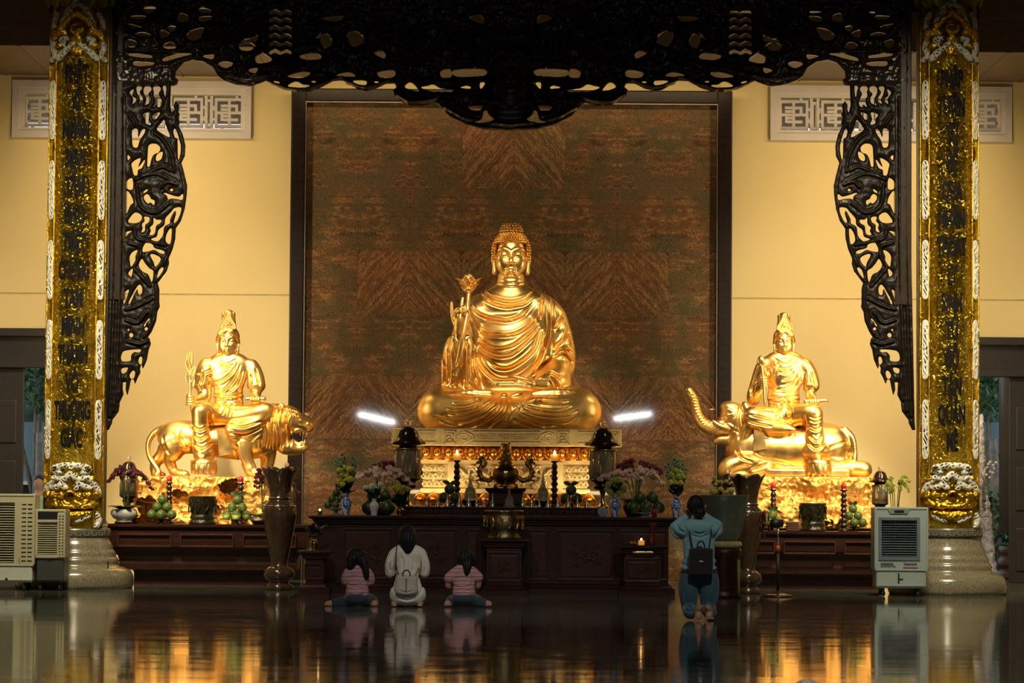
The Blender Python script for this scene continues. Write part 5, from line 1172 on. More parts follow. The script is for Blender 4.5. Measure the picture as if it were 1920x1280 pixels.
FLAME=mat('candle_flame',(1,.6,.2),.5,0,0,1,emit=(1,.55,.2),es=14)
AMB=mat('amber_glass',(.85,.30,.05),.15,0,.1,4,emit=(1,.35,.05),es=.5)
def candlestick(px,Y,z,H,lit,label,name='candlestick'):
    t=thing(name,label,'candlestick',P3(px,Y,z)); m=LROOF if lit else mat('dark_turned_wood',(.03,.014,.008),.2,0,.3,20)
    pr=[(0,0),(.075,0),(.08,.012),(.06,.03),(.025,.05)]
    n=7
    for i in range(n):
        a=.05+(H-.17)*i/n; b=(H-.17)/n; pr+=[(.030,a),(.054-.002*i,a+b*.35),(.050-.002*i,a+b*.6),(.029,a+b*.85)]
    pr+=[(.02,H-.12),(.045,H-.105),(.048,H-.09),(.03,H-.085)]
    MB().lathe(pr,20).build('turned_stem',m,t)
    if lit:
        MB().lathe([(.03,H-.087),(.05,H-.08),(.055,H-.02),(.05,H),(.045,H-.02),(0,H-.06)],20).build('amber_cup',AMB,t); o=MB().lathe([(0,H-.05),(.016,H-.03),(.018,H+.005),(.008,H+.04),(0,H+.055)],12).build('flame',FLAME,t)
        l=bpy.data.lights.new('candle_light','POINT'); l.energy=1.2; l.color=(1,.55,.25); l.shadow_soft_size=.03; lo=bpy.data.objects.new('candle_light',l); COL.objects.link(lo); lo.location=Vector(t.location)+Vector((0,-.08,H+.03))
    else:
        MB().lathe([(.0,H-.088),(.034,H-.08),(.040,H-.05),(.034,H-.015),(.018,H),(0,H+.012)],18).build('red_lamp_bulb',mat('red_glass',(.45,.02,.012),.12,0,.1,4),t)
        MB().lathe([(.047,H-.092),(.05,H-.088),(.047,H-.08)],18).build('chrome_collar',SILVER,t)
candlestick(856.5,39.36,ZS,.70,True,'tall dark candlestick with a burning amber cup left of the gold censer')
candlestick(1039.5,39.36,ZS,.70,True,'tall dark candlestick with a burning amber cup right of the gold censer')
def globe_censer():
    t=thing('globe_censer','polished golden globe censer with dragon handles and lion lid on the altar centre','censer',P3(948,39.1,ZS)); k=1/S(39.)
    mb=MB(); rect_loft(mb,[(.02,0),(.02,.02),(-.02,.05),(-.02,.18),(.02,.22),(.03,.25)],-.24,.24,-.17,.17); mb.build('carved_box_stand',ROSE,t)
    mb=MB(); mb.lathe([(0,.26),(.10,.26),(.12,.275),(.08,.29),(.09,.30),(.15,.34),(.185,.40),(.19,.45),(.17,.51),(.12,.555),(.10,.565),(.12,.58),(.11,.60),(.05,.62),(0,.63)],40)
    for a in range(3): 
        an=a*2.09+.5; mb.tube([(.10*math.cos(an),.10*math.sin(an),.33),(.16*math.cos(an),.16*math.sin(an),.29),(.15*math.cos(an),.15*math.sin(an),.252)],[.03,.025,.03],8)
    mb.build('globe',goldmat('polished_gold',(.80,.50,.16),(.95,.66,.26),.16),t)
    for q in(-1,1):
        s=SDF((-6,-12,-22),(42,12,42),.9)
        s.chain([(0,0,0,5),(10,-1,-10,4),(24,-1,-4,4.5),(27,-1,12,4.5),(18,-1,22,5),(26,-2,30,4)],1.5); s.ell((24,-3,31),(7,5,5),2); s.chain([(28,-3,26,2),(34,-3,22,1.5)],1)
        for i in range(5): s.chain([(22+3*math.sin(i),-2,-8+i*8,3),(33,-1,-10+i*8,1.6)],1.2)
        s.noise(.8,.4,3); o=s.mesh('dragon_handle',goldmat('handle_gold',(.50,.30,.10),(.75,.48,.18),.3) if q<0 else bpy.data.materials['handle_gold'],t,k); o.location=(q*.15,0,.42)
        if q<0: o.rotation_euler=(0,0,PI)
    s=SDF((-18,-18,-4),(18,18,40),.9); s.ell((0,0,8),(10,11,8),2); s.ell((0,-3,22),(9,9,9),3); s.ell((0,-11,20),(4,4,4),2); s.ell((-6,2,28),(3,3,4),1); s.ell((6,2,28),(3,3,4),1)
    for q in(-1,1): s.chain([(q*7,-4,8,3.5),(q*9,-8,1,3)],1.5)
    s.noise(1.2,.5,9,True); o=s.mesh('lion_lid',bpy.data.materials['handle_gold'],t,k); o.location=(0,0,.62)
globe_censer()
def stupa(h,mt):
    mb=MB(); mb.lathe([(0,0),(h*.24,0),(h*.24,h*.05),(h*.19,h*.07),(h*.21,h*.10),(h*.17,h*.14),(h*.18,h*.22),(h*.15,h*.34),(h*.08,h*.42),(h*.09,h*.45),(h*.05,h*.52),(h*.045,h*.70),(h*.03,h*.80),(h*.035,h*.84),(h*.012,h*.88),(0,h)],16)
    return mb
ordn=['leftmost','second','third','fourth','fifth','sixth','seventh','eighth','ninth','tenth','eleventh','twelfth','thirteenth','fourteenth','fifteenth','sixteenth','seventeenth']
xs_=[801,821,839,861,879,894,908,924,980,997,1011,1028,1046,1065,1083,1100]; st0=None
for i,px in enumerate(xs_):
    hh=(.17,.15,.19,.18,.19,.15,.13,.20,.19,.15,.14,.18,.17,.19,.16,.17)[i]
    if st0 is None: st0=stupa(1.0,SILVER).build('miniature_stupa',SILVER); o=st0
    else: o=st0.copy(); COL.objects.link(o)
    o.scale=(hh*.95,hh*.95,hh); o.location=P3(px,38.86 if i%2 else 38.90,ZS)
    tag(o,'silver miniature stupa, %s from the left in the altar row'%ordn[i] if i else 'silver miniature stupa, leftmost of the altar row beside the left lantern','ornament','silver stupas along the altar step')
GREENG=mat('green_glass',(.55,.62,.42),.08,0,.1,4,0,40,.01,None,None,0,0,.7,1.45)
for px,lb in((882,'left'),(1018,'right')):
    t=thing('glass_stupa','greenish glass stupa on a dark bowl, %s of the gold globe censer'%lb,'ornament',P3(px,39.2,ZS)); stupa(.42,None).build('stupa_body',GREENG,t,(0,0,.09)); MB().lathe([(0,0),(.06,0),(.07,.01),(.12,.07),(.125,.09),(0,.09)],24).build('dark_bowl',BRONZE,t)
t=thing('crystal_stupa','clear crystal stupa in front of the gold globe censer','ornament',P3(955,38.82,ZS)); stupa(.34,None).build('stupa_body',CRYST,t)
# ================================================================ fruit
def fruitmat(name,a,b): 
    m=NT(name); m.set(Base_Color=m.ramp(m.tex(3.5),[(.3,a),(.7,b)]),Roughness=.38); m.bump(m.tex(120,None,2),.15,.004); return m.m
POM=fruitmat('pomelo_skin',(.045,.085,.018),(.12,.17,.03)); POMD=fruitmat('dark_pomelo_skin',(.022,.045,.014),(.05,.085,.022)); STEM=mat('stem_green',(.05,.09,.02),.6)
def pomelo_mesh(r,mt):
    t=bpy.data.objects.new('x',None); mb=MB(); mb.lathe([(0,-.95*r),(.3*r,-.93*r),(.68*r,-.72*r),(.94*r,-.30*r),(1.0*r,.05*r),(.92*r,.42*r),(.66*r,.76*r),(.34*r,.97*r),(.10*r,1.02*r),(0,.99*r)],24); bpy.data.objects.remove(t); return mb
pcache={}
def pomelo(x,Y,z,r,label,grp,mt=POM,leaf=False):
    t=thing('pomelo',label,'fruit',(x,Y,z),grp,random.uniform(0,6))
    if mt.name not in pcache:
        pcache[mt.name]=(pomelo_mesh(1.0,mt).build('fruit_skin',mt,t),MB().tube([(0,0,.97),(.03,.02,1.08)],[.09,.06],8).build('stem_end',STEM,t)); a,b=pcache[mt.name]
    else:
        a,b=[o.copy() for o in pcache[mt.name]]; COL.objects.link(a); COL.objects.link(b); a.parent=t; b.parent=t
    for o in(a,b): o.scale=(r,r,r)
    if leaf:
        mb=MB()
        for q in(-1,1): mb.petal(.11,.028,.004,.8*q,Matrix.Translation((0,0,r*1.0))@Matrix.Rotation(q*1.2,4,'Y'))
        mb.build('leaf',mat('leaf_dark',(.03,.07,.02),.5),t)
def dish(px,Y,z,r,h,label,mt,name='fruit_dish'):
    t=thing(name,label,'dish',P3(px,Y,z)); MB().lathe([(0,0),(r*.5,0),(r*.52,h*.1),(r*.22,h*.25),(r*.20,h*.6),(r*.5,h*.75),(r*.9,h*.88),(r,h),(r*.94,h*1.0),(r*.5,h*.86),(0,h*.82)],32).build('pedestal_plate',mt,t); return z+h
def pyramid(px,Y,z,r,where,mt=POM,rows=(3,2,1)):
    xc=XP(px,Y); names={3:('left','middle','right'),2:('left','right'),1:('',)}; zz=z+r*.95
    for j,n in enumerate(rows):
        w=['bottom row','second row','topmost'] if len(rows)==3 else ['bottom row','topmost']
        for i in range(n):
            pos=('topmost' if n==1 else '%s %s'%(w[j].replace('topmost','upper row'),names[n][i]))
            yy=Y+(.0 if j==0 and i==1 else .05)+.03*j
            pomelo(xc+(i-(n-1)/2)*r*2.02,yy-(.05 if (j==0 and i==1) else 0),zz,r,'green pomelo, %s in the pile %s'%(pos,where),'pomelos '+where,mt,n==1)
        zz+=r*1.52
DARKC=mat('dark_ceramic',(.03,.02,.015),.15,0,.2)
WHITEC=mat('white_china',(.62,.62,.64),.15,0,.05,3)
# ================================================================ side altars and what stands on them
YT=40.75
def side_table(px0,px1,label,ytop):
    X0,X1=XP(px0,YT),XP(px1,YT); xc=(X0+X1)/2; t=thing('side_altar',label,'altar table',(xc,YT,0)); X0-=xc;X1-=xc; zt=ZP(ytop,YT,(px0+px1)/2); h=zt
    mb=MB(); rect_loft(mb,[(-.03,h-.07),(.0,h-.055),(.02,h-.035),(.02,h)],X0,X1,.0,.93); mb.build('table_top',ROSE,t)
    mb=MB(); rect_loft(mb,[(-.34,0),(-.34,.17),(-.32,.20),(-.17,.21),(-.16,.24),(-.155,.29),(-.16,.33),(-.14,.40),(-.09,.45),(-.05,.48),(-.01,.52),(-.005,.60),(-.01,h-.07)],X0,X1,.03,.93); mb.build('stepped_body',ROSE,t)
    mb=MB()
    for q in(-1,0,1): panel_box(mb,q*(X1-X0)*.31,h-.22,(X1-X0)*.13,.08,-.0+.0)
    mb.build('carved_panel',ROSE_RED,t); return zt
ZL=side_table(200,578,'dark stepped altar table on the left in front of the gilded lion rock',983)
ZR=side_table(1334,1702,'dark stepped altar table on the right in front of the gilded elephant rock',996)
for px,Y,z,w in((303,YT+.42,ZL,'left of the left urn'),(444,YT+.42,ZL,'right of the left urn'),(1601,YT+.42,ZR,'right of the right urn')):
    z2=dish(px,Y,z,.13,.07,'small dark footed dish under the fruit pyramid %s'%w,DARKC); pyramid(px,Y,z2-.01,.068 if px<1000 else .062,w)
z2=dish(1448,YT+.42,ZR,.11,.07,'small dark footed dish under the fruit behind the fan',DARKC); pyramid(1450,YT+.42,z2-.01,.066,'behind the fan',rows=(2,1))
z2=z2+.0
def urn(px,z,lb):
    t=thing('incense_urn','dark cylindrical ceramic incense urn with dragon relief on the %s side altar'%lb,'urn',P3(px,YT+.34,z)); m=mat('urn_glaze',(.022,.020,.008),.16,0,.5,14,.6,30,.02); r=.185
    MB().lathe([(0,0),(r*1.0,0),(r*1.02,.02),(r*.92,.05),(r*.86,.07),(r*.95,.095),(r*.87,.115),(r*.84,.14),(r*.9,.18),(r*.96,.26),(r*.99,.34),(r*1.02,.375),(r*1.0,.385),(r*.9,.375),(r*.88,.33),(0,.33)],40).build('urn_body',m,t)
    mb=MB()
    for i in range(10):
        a=2*PI*i/10; mb.tube([((r*.97+.008)*math.cos(a+.25*math.sin(3*u)),(r*.97+.008)*math.sin(a+.25*math.sin(3*u)),.17+.17*u) for u in np.linspace(0,1,8)],.011,6)
    mb.build('dragon_relief',m,t)
urn(380,ZL,'left'); urn(1524,ZR,'right')
for px,z,lb in((317.5,ZL,'behind the left pomelo pyramid of the left altar'),(451.5,ZL,'behind the right pomelo pyramid of the left altar'),(1450,ZR,'behind the fruit beside the fan'),(1582,ZR,'between the right urn and the right pomelos')):
    candlestick(px,YT+.70 if px!=1582 else YT+.3,z,.66,False,'red-topped dark candlestick %s'%lb)
# glass lanterns at the outer ends
lantern(241,YT+.60,ZL+.12,.70,'lantern with crystal ball rising behind the purple orchids')
lantern(537,YT+.70,ZL,.745,'lantern with crystal ball hidden behind the left wooden vase')
lantern(1650,YT+.55,ZR+.14,.66,'lantern with dark scalloped roof behind the yellow orchids on the right altar')
lantern(1366,YT+.40,ZR+.07,.68,'lantern with dark roof between the bronze basin and the right wooden vase')
for px,z0_,z1_,Y,lb in((241,ZL,ZL+.12,YT+.60,'under the lantern behind the purple orchids'),(1650,ZR,ZR+.14,YT+.55,'under the lantern on the right altar'),(1366,ZR,ZR+.07,YT+.40,'under the lantern behind the bronze basin')):
    t=thing('lantern_block','small dark wooden block %s'%lb,'stand',P3(px,Y,z0_)); mb=MB(); h_=z1_-z0_; rect_loft(mb,[(0,0),(0,h_*.25),(-.02,h_*.3),(-.02,h_*.75),(0,h_*.82),(0,h_)],-.13,.13,-.13,.13); mb.build('block_body',ROSE,t)
for px,zt_,Y,lb in():
    t=thing('lantern_stand','tall narrow dark lantern stand %s'%lb,'stand',P3(px,Y,0)); mb=MB(); rect_loft(mb,[(.03,0),(.03,.06),(-.03,.09),(-.03,zt_-.08),(.02,zt_-.05),(.02,zt_)],-.14,.14,-.14,.14); mb.build('stand_body',ROSE,t)
# big turned wooden vases with wavy rims
VW=NT('polished_vase_wood'); v_=VW.scaled((3,3,.8)); VW.set(Base_Color=VW.ramp(VW.tex(4,v_,5,.6,2),[(.3,(.032,.018,.011)),(.7,(.075,.044,.025))]),Roughness=.16,Coat_Weight=.5,Coat_Roughness=.05); VW=VW.m
def big_vase(px,Y,H,label):
    t=thing('wooden_vase',label,'vase',P3(px,Y,0)); k=H/1.57
    pr=[(0,0),(.17,0),(.185,.02),(.175,.06),(.13,.09),(.12,.11),(.17,.14),(.20,.19),(.19,.25),(.14,.29),(.11,.31),(.105,.34),(.12,.42),(.155,.60),(.19,.78),(.212,.93),(.215,1.02),(.195,1.09),(.15,1.14),(.135,1.165),(.15,1.18),(.135,1.20),(.14,1.27),(.155,1.36),(.18,1.45),(.215,1.53),(.225,1.56),(.205,1.545),(.15,1.42),(.12,1.25),(0,1.2)]
    pr=[(r*k*1.02,z*k) for r,z in pr]; n=len(pr)
    MB().lathe(pr[:21],48).build('vase_body',VW,t)
    mb=MB(); vs=[];fs=[]; q=pr[20:]; m=len(q); seg=72
    for i in range(seg):
        a=2*PI*i/seg
        for j,(r,z) in enumerate(q):
            w=max(0,(z-1.38*k)/(.18*k)); vs.append(((r*(1+.07*w*math.cos(6*a)))*math.cos(a),(r*(1+.07*w*math.cos(6*a)))*math.sin(a),z+.022*w*math.cos(6*a+.6)))
    for i in range(seg):
        kk=(i+1)%seg
        for j in range(m-1): fs.append((i*m+j,kk*m+j,kk*m+j+1,i*m+j+1))
    mb.add(vs,fs).build('wavy_neck',VW,t)
    MB().lathe([(.148*k,1.172*k),(.158*k,1.18*k),(.148*k,1.19*k)],40).build('pearl_ring',SILVER,t)
    mb=MB()
    mb.tube([(.203*k*math.cos(a),.203*k*math.sin(a),1.078*k) for a in np.linspace(0,2*PI,49)],.004,5)
    for i in range(34): a=2*PI*i/34; mb.ball((.205*k*math.cos(a),.205*k*math.sin(a),1.078*k),.009,6)
    mb.build('bead_row',SILVER,t)
big_vase(525,39.2,1.60,'tall brown wooden vase with wavy rim right of the left side altar')
big_vase(1401,39.0,1.55,'tall turned brown wooden vase with wavy rim behind the bronze basin')
# white bowl
t=thing('white_planter','squat white china planter holding the purple orchids','planter',P3(233,YT+.30,ZL)); MB().lathe([(0,0),(.11,0),(.12,.03),(.10,.05),(.15,.08),(.185,.13),(.18,.175),(.15,.20),(.14,.20),(.13,.17),(0,.15)],32).build('china_bowl',WHITEC,t); MB().lathe([(0,.0),(.125,0),(.13,.028),(.10,.032)],28).build('wood_foot',ROSE,t)
# sign
t=thing('offering_box','small brown slatted box left of the right urn','box',P3(1486,YT+.16,ZR)); mb=MB(); mb.box((0,0,.065),(.085,.05,.065),.006); mb.build('box_body',mat('brown_box',(.09,.035,.022),.5),t)
mb=MB()
for i in range(4): mb.box((0,-.053,.025+.028*i),(.078,.005,.008))
mb.build('slats',mat('brown_slats',(.14,.06,.035),.5),t)
# ================================================================ flowers
LEAF=mat('leaf_green',(.020,.055,.020),.42,0,.4,9); SPK=mat('spike_green',(.09,.26,.16),.5,0,.3,20)
PETP=mat('petal_purple',(.085,.006,.020),.5,0,.4,12); PETK=mat('petal_pink',(.78,.52,.45),.5,0,.2,14); PETY=mat('petal_yellow',(.55,.50,.06),.5,0,.25,14); PETG=mat('petal_lime',(.36,.42,.07),.5,0,.25,14); PETW=mat('petal_white',(.62,.68,.62),.5,0,.1,10)
CEN=mat('flower_centre',(.35,.05,.08),.5)
fcache={}
def flower_mesh(kind,mt):
    key_=(kind,mt.name)
    if key_ in fcache: return fcache[key_]
    mb=MB()
    if kind=='pom':
        for j,(n,e,L) in enumerate(((3,8,.75),(8,28,.85),(12,52,.95),(14,76,1.0),(12,100,.9))):
            for i in range(n): mb.petal(L,.25,.05,.7,Matrix.Rotation(2*PI*(i+.5*j)/n,4,'Z')@Matrix.Rotation(R(e),4,'X'),n=3,m=2,cup=.3)
        mb.ball((0,0,.22),.58,10)
    elif kind=='orchid':
        for a,L,wd in((90,.95,.36),(210,.9,.30),(330,.9,.30),(20,1.0,.52),(160,1.0,.52)): mb.petal(L,wd,.05,.35,Matrix.Rotation(R(a-90),4,'Y'),n=4,m=3,cup=.15)
        mb.ball((0,-.12,-.1),(.14,.18,.2),8)
    me=mb.build('f',mt); d=me.data; bpy.data.objects.remove(me); fcache[key_]=d; return d
def place_f(kind,mt,pt,r,par,tow=None,name='blossom'):
    o=bpy.data.objects.new(name,flower_mesh(kind,mt)); COL.objects.link(o); o.parent=par; o.location=pt; o.scale=(r,r,r)
    if kind=='pom': o.rotation_euler=Vector((pt[0]*2,-.5,.7)).to_track_quat('Z','Y').to_euler() if tow is None else tow
    else: o.rotation_euler=(random.uniform(-.3,.3),random.uniform(-.4,.4),random.uniform(-.7,.7))
    return o
def bouquet(px,Y,z,label,heads,spikes=(),mt=PETY,r=.05,leafy=14,name='flower_bouquet',grp=None,lw=.10,cat_='flowers'):
    """heads: (px,py) of each bloom; stems gather at the vase mouth (px, z)"""
    t=thing(name,label,cat_,P3(px,Y,z),grp); rs=random.Random(int(px)); st=MB()
    for i,h in enumerate(heads):
        hx,hz=XP(h[0],Y)-t.location.x,ZP(h[1],Y,h[0])-z; hy=rs.uniform(-.09,.05); m_=h[2] if len(h)>2 else mt; rr=(h[3] if len(h)>3 else r)*rs.uniform(.88,1.1)
        place_f('pom',m_,(hx,hy,hz),rr,t); st.tube([(rs.uniform(-.01,.01),0,0),(hx*.35,hy*.3,hz*.5),(hx,hy,hz)],.005,5)
    st.build('stems',STEM,t)
    for sx,sy in spikes:
        hx,hz=XP(sx,Y)-t.location.x,ZP(sy,Y,sx)-z; mb=MB(); hy=rs.uniform(-.02,.06); L0=hz*.45
        mb.tube([(hx*.3,0,L0*.5),(hx*.7,hy,L0),(hx,hy,hz)],.006,5)
        for j in range(16):
            u=j/15; p=Vector((hx*.7,hy,L0)).lerp(Vector((hx,hy,hz)),u); a=j*2.4; mb.petal(.055*(1.15-u*.6),.014,.004,.3,Matrix.Translation(p)@Matrix.Rotation(a,4,'Z')@Matrix.Rotation(R(38),4,'X'),n=3,m=2)
        mb.build('green_spike',SPK,t)
    mb=MB()
    for i in range(leafy):
        a=rs.uniform(0,6.28); M=Matrix.Translation((rs.uniform(-.03,.03),rs.uniform(-.03,.03),rs.uniform(.0,.10)))@Matrix.Rotation(a,4,'Z')@Matrix.Rotation(R(rs.uniform(15,60)),4,'X'); mb.petal(rs.uniform(.10,.19),lw*.35,.004,.6,M,n=5,m=3)
    mb.build('leaves',LEAF,t); return t
BLUE=NT('blue_white_porcelain'); n_=BLUE.tex(9,None,5,.7,1.4); BLUE.set(Base_Color=BLUE.ramp(n_,[(.44,(.55,.62,.74)),(.50,(.02,.05,.30)),(.56,(.03,.08,.36)),(.60,(.58,.64,.75))]),Roughness=.14,Coat_Weight=.4); BLUE=BLUE.m
def vase(px,Y,z,H,r,label,mt,name='porcelain_vase'):
    t=thing(name,label,'vase',P3(px,Y,z)); MB().lathe([(0,0),(r*.62,0),(r*.66,H*.03),(r*.6,H*.08),(r*.75,H*.25),(r*.98,H*.50),(r*1.0,H*.62),(r*.8,H*.74),(r*.45,H*.82),(r*.42,H*.90),(r*.6,H*.98),(r*.64,H),(r*.56,H*.99),(r*.36,H*.88),(0,H*.8)],36).build('vase_body',mt,t)
    MB().lathe([(r*.60,H*.985),(r*.66,H),(r*.60,H*1.01)],28).build('rim_band',mt,t); return z+H*.93
YV=38.35
random.seed(5)
zv=vase(649,YV,ZT,.28,.072,'blue and white porcelain vase at the left end of the altar',BLUE)
bouquet(649,YV,zv,'bouquet of yellow chrysanthemums with green spikes at the left end of the altar',[(636,881),(646,876),(656,879),(640,890),(652,888),(660,886),(638,899),(647,901),(657,898),(642,909),(652,912),(648,894)],[(629,862),(641,848),(646,856),(661,855),(667,860),(665,868),(635,858)],PETY,.052,26)
zv=vase(702,YV,ZT,.215,.062,'plain white vase holding five white pompon flowers',WHITEC)
bouquet(702,YV,zv,'five round white pompon flowers in the plain white vase',[(686,914),(698,911,PETW,.05),(714,908,PETW,.045),(712,916),(690,916)],(),PETW,.040,16)
zv=vase(750,YV,ZT,.125,.05,'small brass cup holding yellow flowers',BRASS,'brass_cup')
bouquet(750,YV,zv,'dome of small yellow flowers above dark leaves in the brass cup',[(738,914),(744,912),(750,911),(757,912),(763,914),(767,917),(741,918),(747,917),(754,917),(760,918)],(),PETY,.034,24,lw=.16)
zv=vase(1153,YV,ZT,.285,.070,'blue and white porcelain vase beside the small clock',BLUE)
bouquet(1153,YV,zv,'round bouquet of lime yellow chrysanthemums beside the small clock',[(1140,908),(1148,901),(1157,900),(1166,904),(1170,912),(1138,916),(1146,911),(1155,909),(1163,913),(1143,922),(1152,919),(1160,922),(1168,919),(1149,927),(1157,928)],(),PETG,.050,20)
zv=vase(1268,YV,ZT,.295,.068,'blue and white porcelain vase at the right end of the altar',BLUE)
bouquet(1268,YV,zv,'lime chrysanthemums with green spikes at the right end of the altar',[(1258,890,PETG),(1266,882,PETG),(1275,886,PETG),(1280,893,PETG),(1262,898,PETG),(1271,893,PETG),(1257,904),(1266,903),(1275,904),(1281,901),(1268,911),(1276,909)],[(1248,872),(1254,866),(1264,858),(1273,860),(1281,868),(1287,878),(1269,862)],PETY,.050,22)
# phalaenopsis sprays
def orchids(px,Y,z,label,sprays,mt,r,leaf=10,name='orchid_plant',pot=None,leafL=.26):
    t=thing(name,label,'orchid',P3(px,Y,z)); rs=random.Random(int(px)+1); st=MB()
    for sp in sprays:
        pts=[Vector((XP(x,Y)-t.location.x,rs.uniform(-.06,.08)*0+dy,ZP(y,Y,x)-z)) for x,y,dy in sp]; C_=cat([tuple(p) for p in pts],5)
        st.tube([Vector(c) for c in C_],.006,5)
        n=len(C_); L=sum((Vector(C_[i+1])-Vector(C_[i])).length for i in range(n-1)); 
        start=int(n*.42); cnt=max(3,int(L*.6/(r*.85)))
        for j in range(cnt):
            c=Vector(C_[min(n-1,start+int((n-1-start)*j/(cnt-1)))]); place_f('orchid',mt,c+Vector((rs.uniform(-r,r)*.5,-.02+rs.uniform(-.05,.03),rs.uniform(-r,r)*.6)),r*rs.uniform(.8,1.15),t)
    st.build('flower_stalks',STEM,t); mb=MB()
    for i in range(leaf):
        a=2*PI*i/leaf+rs.uniform(-.3,.3); mb.petal(leafL*rs.uniform(.8,1.1),.05,.008,1.1,Matrix.Rotation(a,4,'Z')@Matrix.Translation((0,-.03,0))@Matrix.Rotation(R(48),4,'X'),n=7,m=4)
    mb.build('strap_leaves',LEAF,t); return t
def arch(x0,x1,ytop,yend,y0,dy=0,rise=.55): return [(x0,y0,dy),(x0+(x1-x0)*.12,(y0+ytop)/2,dy),(x0+(x1-x0)*.35,ytop,dy),(x0+(x1-x0)*.7,ytop+(yend-ytop)*.2,dy),(x1,yend,dy)]
orchids(233,YT+.30,ZL+.19,'purple orchids with drooping sprays in the white china planter',[arch(236,202,884,906,952,-.02),arch(234,206,888,899,952,.04),arch(238,278,886,908,952,-.04),arch(236,285,891,917,952,.0),arch(240,262,880,890,952,.03),arch(236,222,879,886,952,-.05),arch(236,212,884,893,952,-.06)],PETP,.034,12)
t=orchids(487,YT+.35,ZL+.10,'purple orchid sprays beside the left wooden vase',[arch(492,480,884,912,960,.0),arch(492,486,894,914,960,.04),arch(494,508,882,892,960,-.04),arch(498,560,897,922,960,.06)],PETP,.034,7)
t2=thing('planter_bowl','dark planter bowl of the purple orchids beside the left wooden vase','planter',P3(487,YT+.35,ZL)); MB().lathe([(0,0),(.08,0),(.13,.06),(.14,.10),(.12,.11),(0,.09)],24).build('bowl_body',DARKC,t2)
t2=thing('orchid_pot','dark pot of the pink orchids behind the white vase','planter',P3(715,39.05,ZT)); MB().lathe([(0,0),(.10,0),(.15,.10),(.16,.20),(.14,.21),(0,.18)],24).build('pot_body',DARKC,t2)
orchids(715,39.05,ZT+.19,'wide arching spray of pale pink orchids on the left of the altar',[arch(716,672,884,898,955,-.04),arch(716,678,889,894,955,.03),arch(716,765,882,902,955,-.04),arch(716,758,886,896,955,.04),arch(716,742,880,890,955,0),arch(716,692,881,887,955,0),arch(716,770,890,906,955,.0),arch(716,668,888,892,955,0)],PETK,.038,10,leafL=.20)
t2=thing('orchid_pot','dark pot of the pink orchids behind the lime bouquet','planter',P3(1190,39.05,ZT)); MB().lathe([(0,0),(.10,0),(.15,.10),(.16,.20),(.14,.21),(0,.18)],24).build('pot_body',DARKC,t2)
orchids(1190,39.05,ZT+.19,'wide arching spray of pale pink orchids on the right of the altar',[arch(1190,1126,886,900,955,.0),arch(1190,1134,891,896,955,.05),arch(1190,1240,884,906,955,-.04),arch(1190,1232,888,900,955,.03),arch(1190,1216,882,892,955,0),arch(1190,1162,884,892,955,-.04),arch(1190,1243,892,910,955,.0),arch(1190,1206,884,890,955,-.05)],PETK,.040,10,leafL=.20)
for px,lb,Y in((745,'left',39.9),(1195,'right',39.9)):
    t2=orchids(px,Y,ZT-.1,'dark red orchids in the shade behind the %s pink orchids'%lb,[arch(px,px-60,872,885,950,.0),arch(px,px+45,874,888,950,.0),arch(px,px-25,868,878,950,.0),arch(px,px+20,870,880,950,.05)],mat('petal_red_'+lb,(.10,.008,.02),.5,0,.4,12),.04,5,leafL=.15)
    t3=thing('orchid_stand','dark plant stand behind the altar under the %s red orchids'%lb,'stand',P3(px,Y,0)); MB().lathe([(0,0),(.14,0),(.14,.04),(.06,.08),(.05,ZT-.35),(.12,ZT-.25),(.13,ZT-.12),(0,ZT-.11)],20).build('stand_body',ROSE,t3)
orchids(1688,YT+.25,ZR+.12,'pale yellow slender orchids on the right side altar above the air cooler',[arch(1672,1656,908,918,975,-.02),arch(1676,1664,900,908,975,.03),arch(1680,1698,902,912,975,-.04),arch(1682,1704,908,920,975,.0),arch(1684,1706,896,902,975,.03),arch(1678,1668,912,924,975,-.05)],PETG,.026,9,leafL=.18)
t2=thing('planter_bowl','dark planter of the yellow orchids on the right side altar','planter',P3(1688,YT+.25,ZR)); MB().lathe([(0,0),(.08,0),(.13,.06),(.14,.12),(.12,.13),(0,.10)],24).build('bowl_body',DARKC,t2)
# fruit on the main altar
z2=dish(630,38.45,ZT,.12,.09,'pale footed dish under the small green fruit beside the left porcelain vase',mat('celadon',(.20,.27,.24),.25)); pyramid(630,38.45,z2-.01,.052,'beside the left porcelain vase',POMD,(3,2,1))
z2=dish(1212,38.5,ZT,.20,.06,'white dish under the green fruit near the right end of the altar',WHITEC,'fruit_plate'); pyramid(1212,38.5,z2-.01,.082,'on the white altar dish',POMD,(3,2))
for px,w in((692,'left'),(727,'right')):
    pomelo(XP(px,38.75),38.75,ZT+.10,.10,'large dark green pomelo standing %s behind the white vase'%w,'pomelos behind the white vase',POMD); pomelo(XP(px+(6 if px<700 else -4),38.80),38.80,ZT+.255,.075,'dark green pomelo resting on the %s one behind the white vase'%w,'pomelos behind the white vase',POMD)
for px,w in((843,'left of the left candlestick'),(1071,'right of the right candlestick')):
    z2=dish(px,39.15,ZS,.13,.06,'dark footed dish %s'%w,DARKC); pyramid(px,39.15,z2-.01,.072,w,POMD,(2,1))
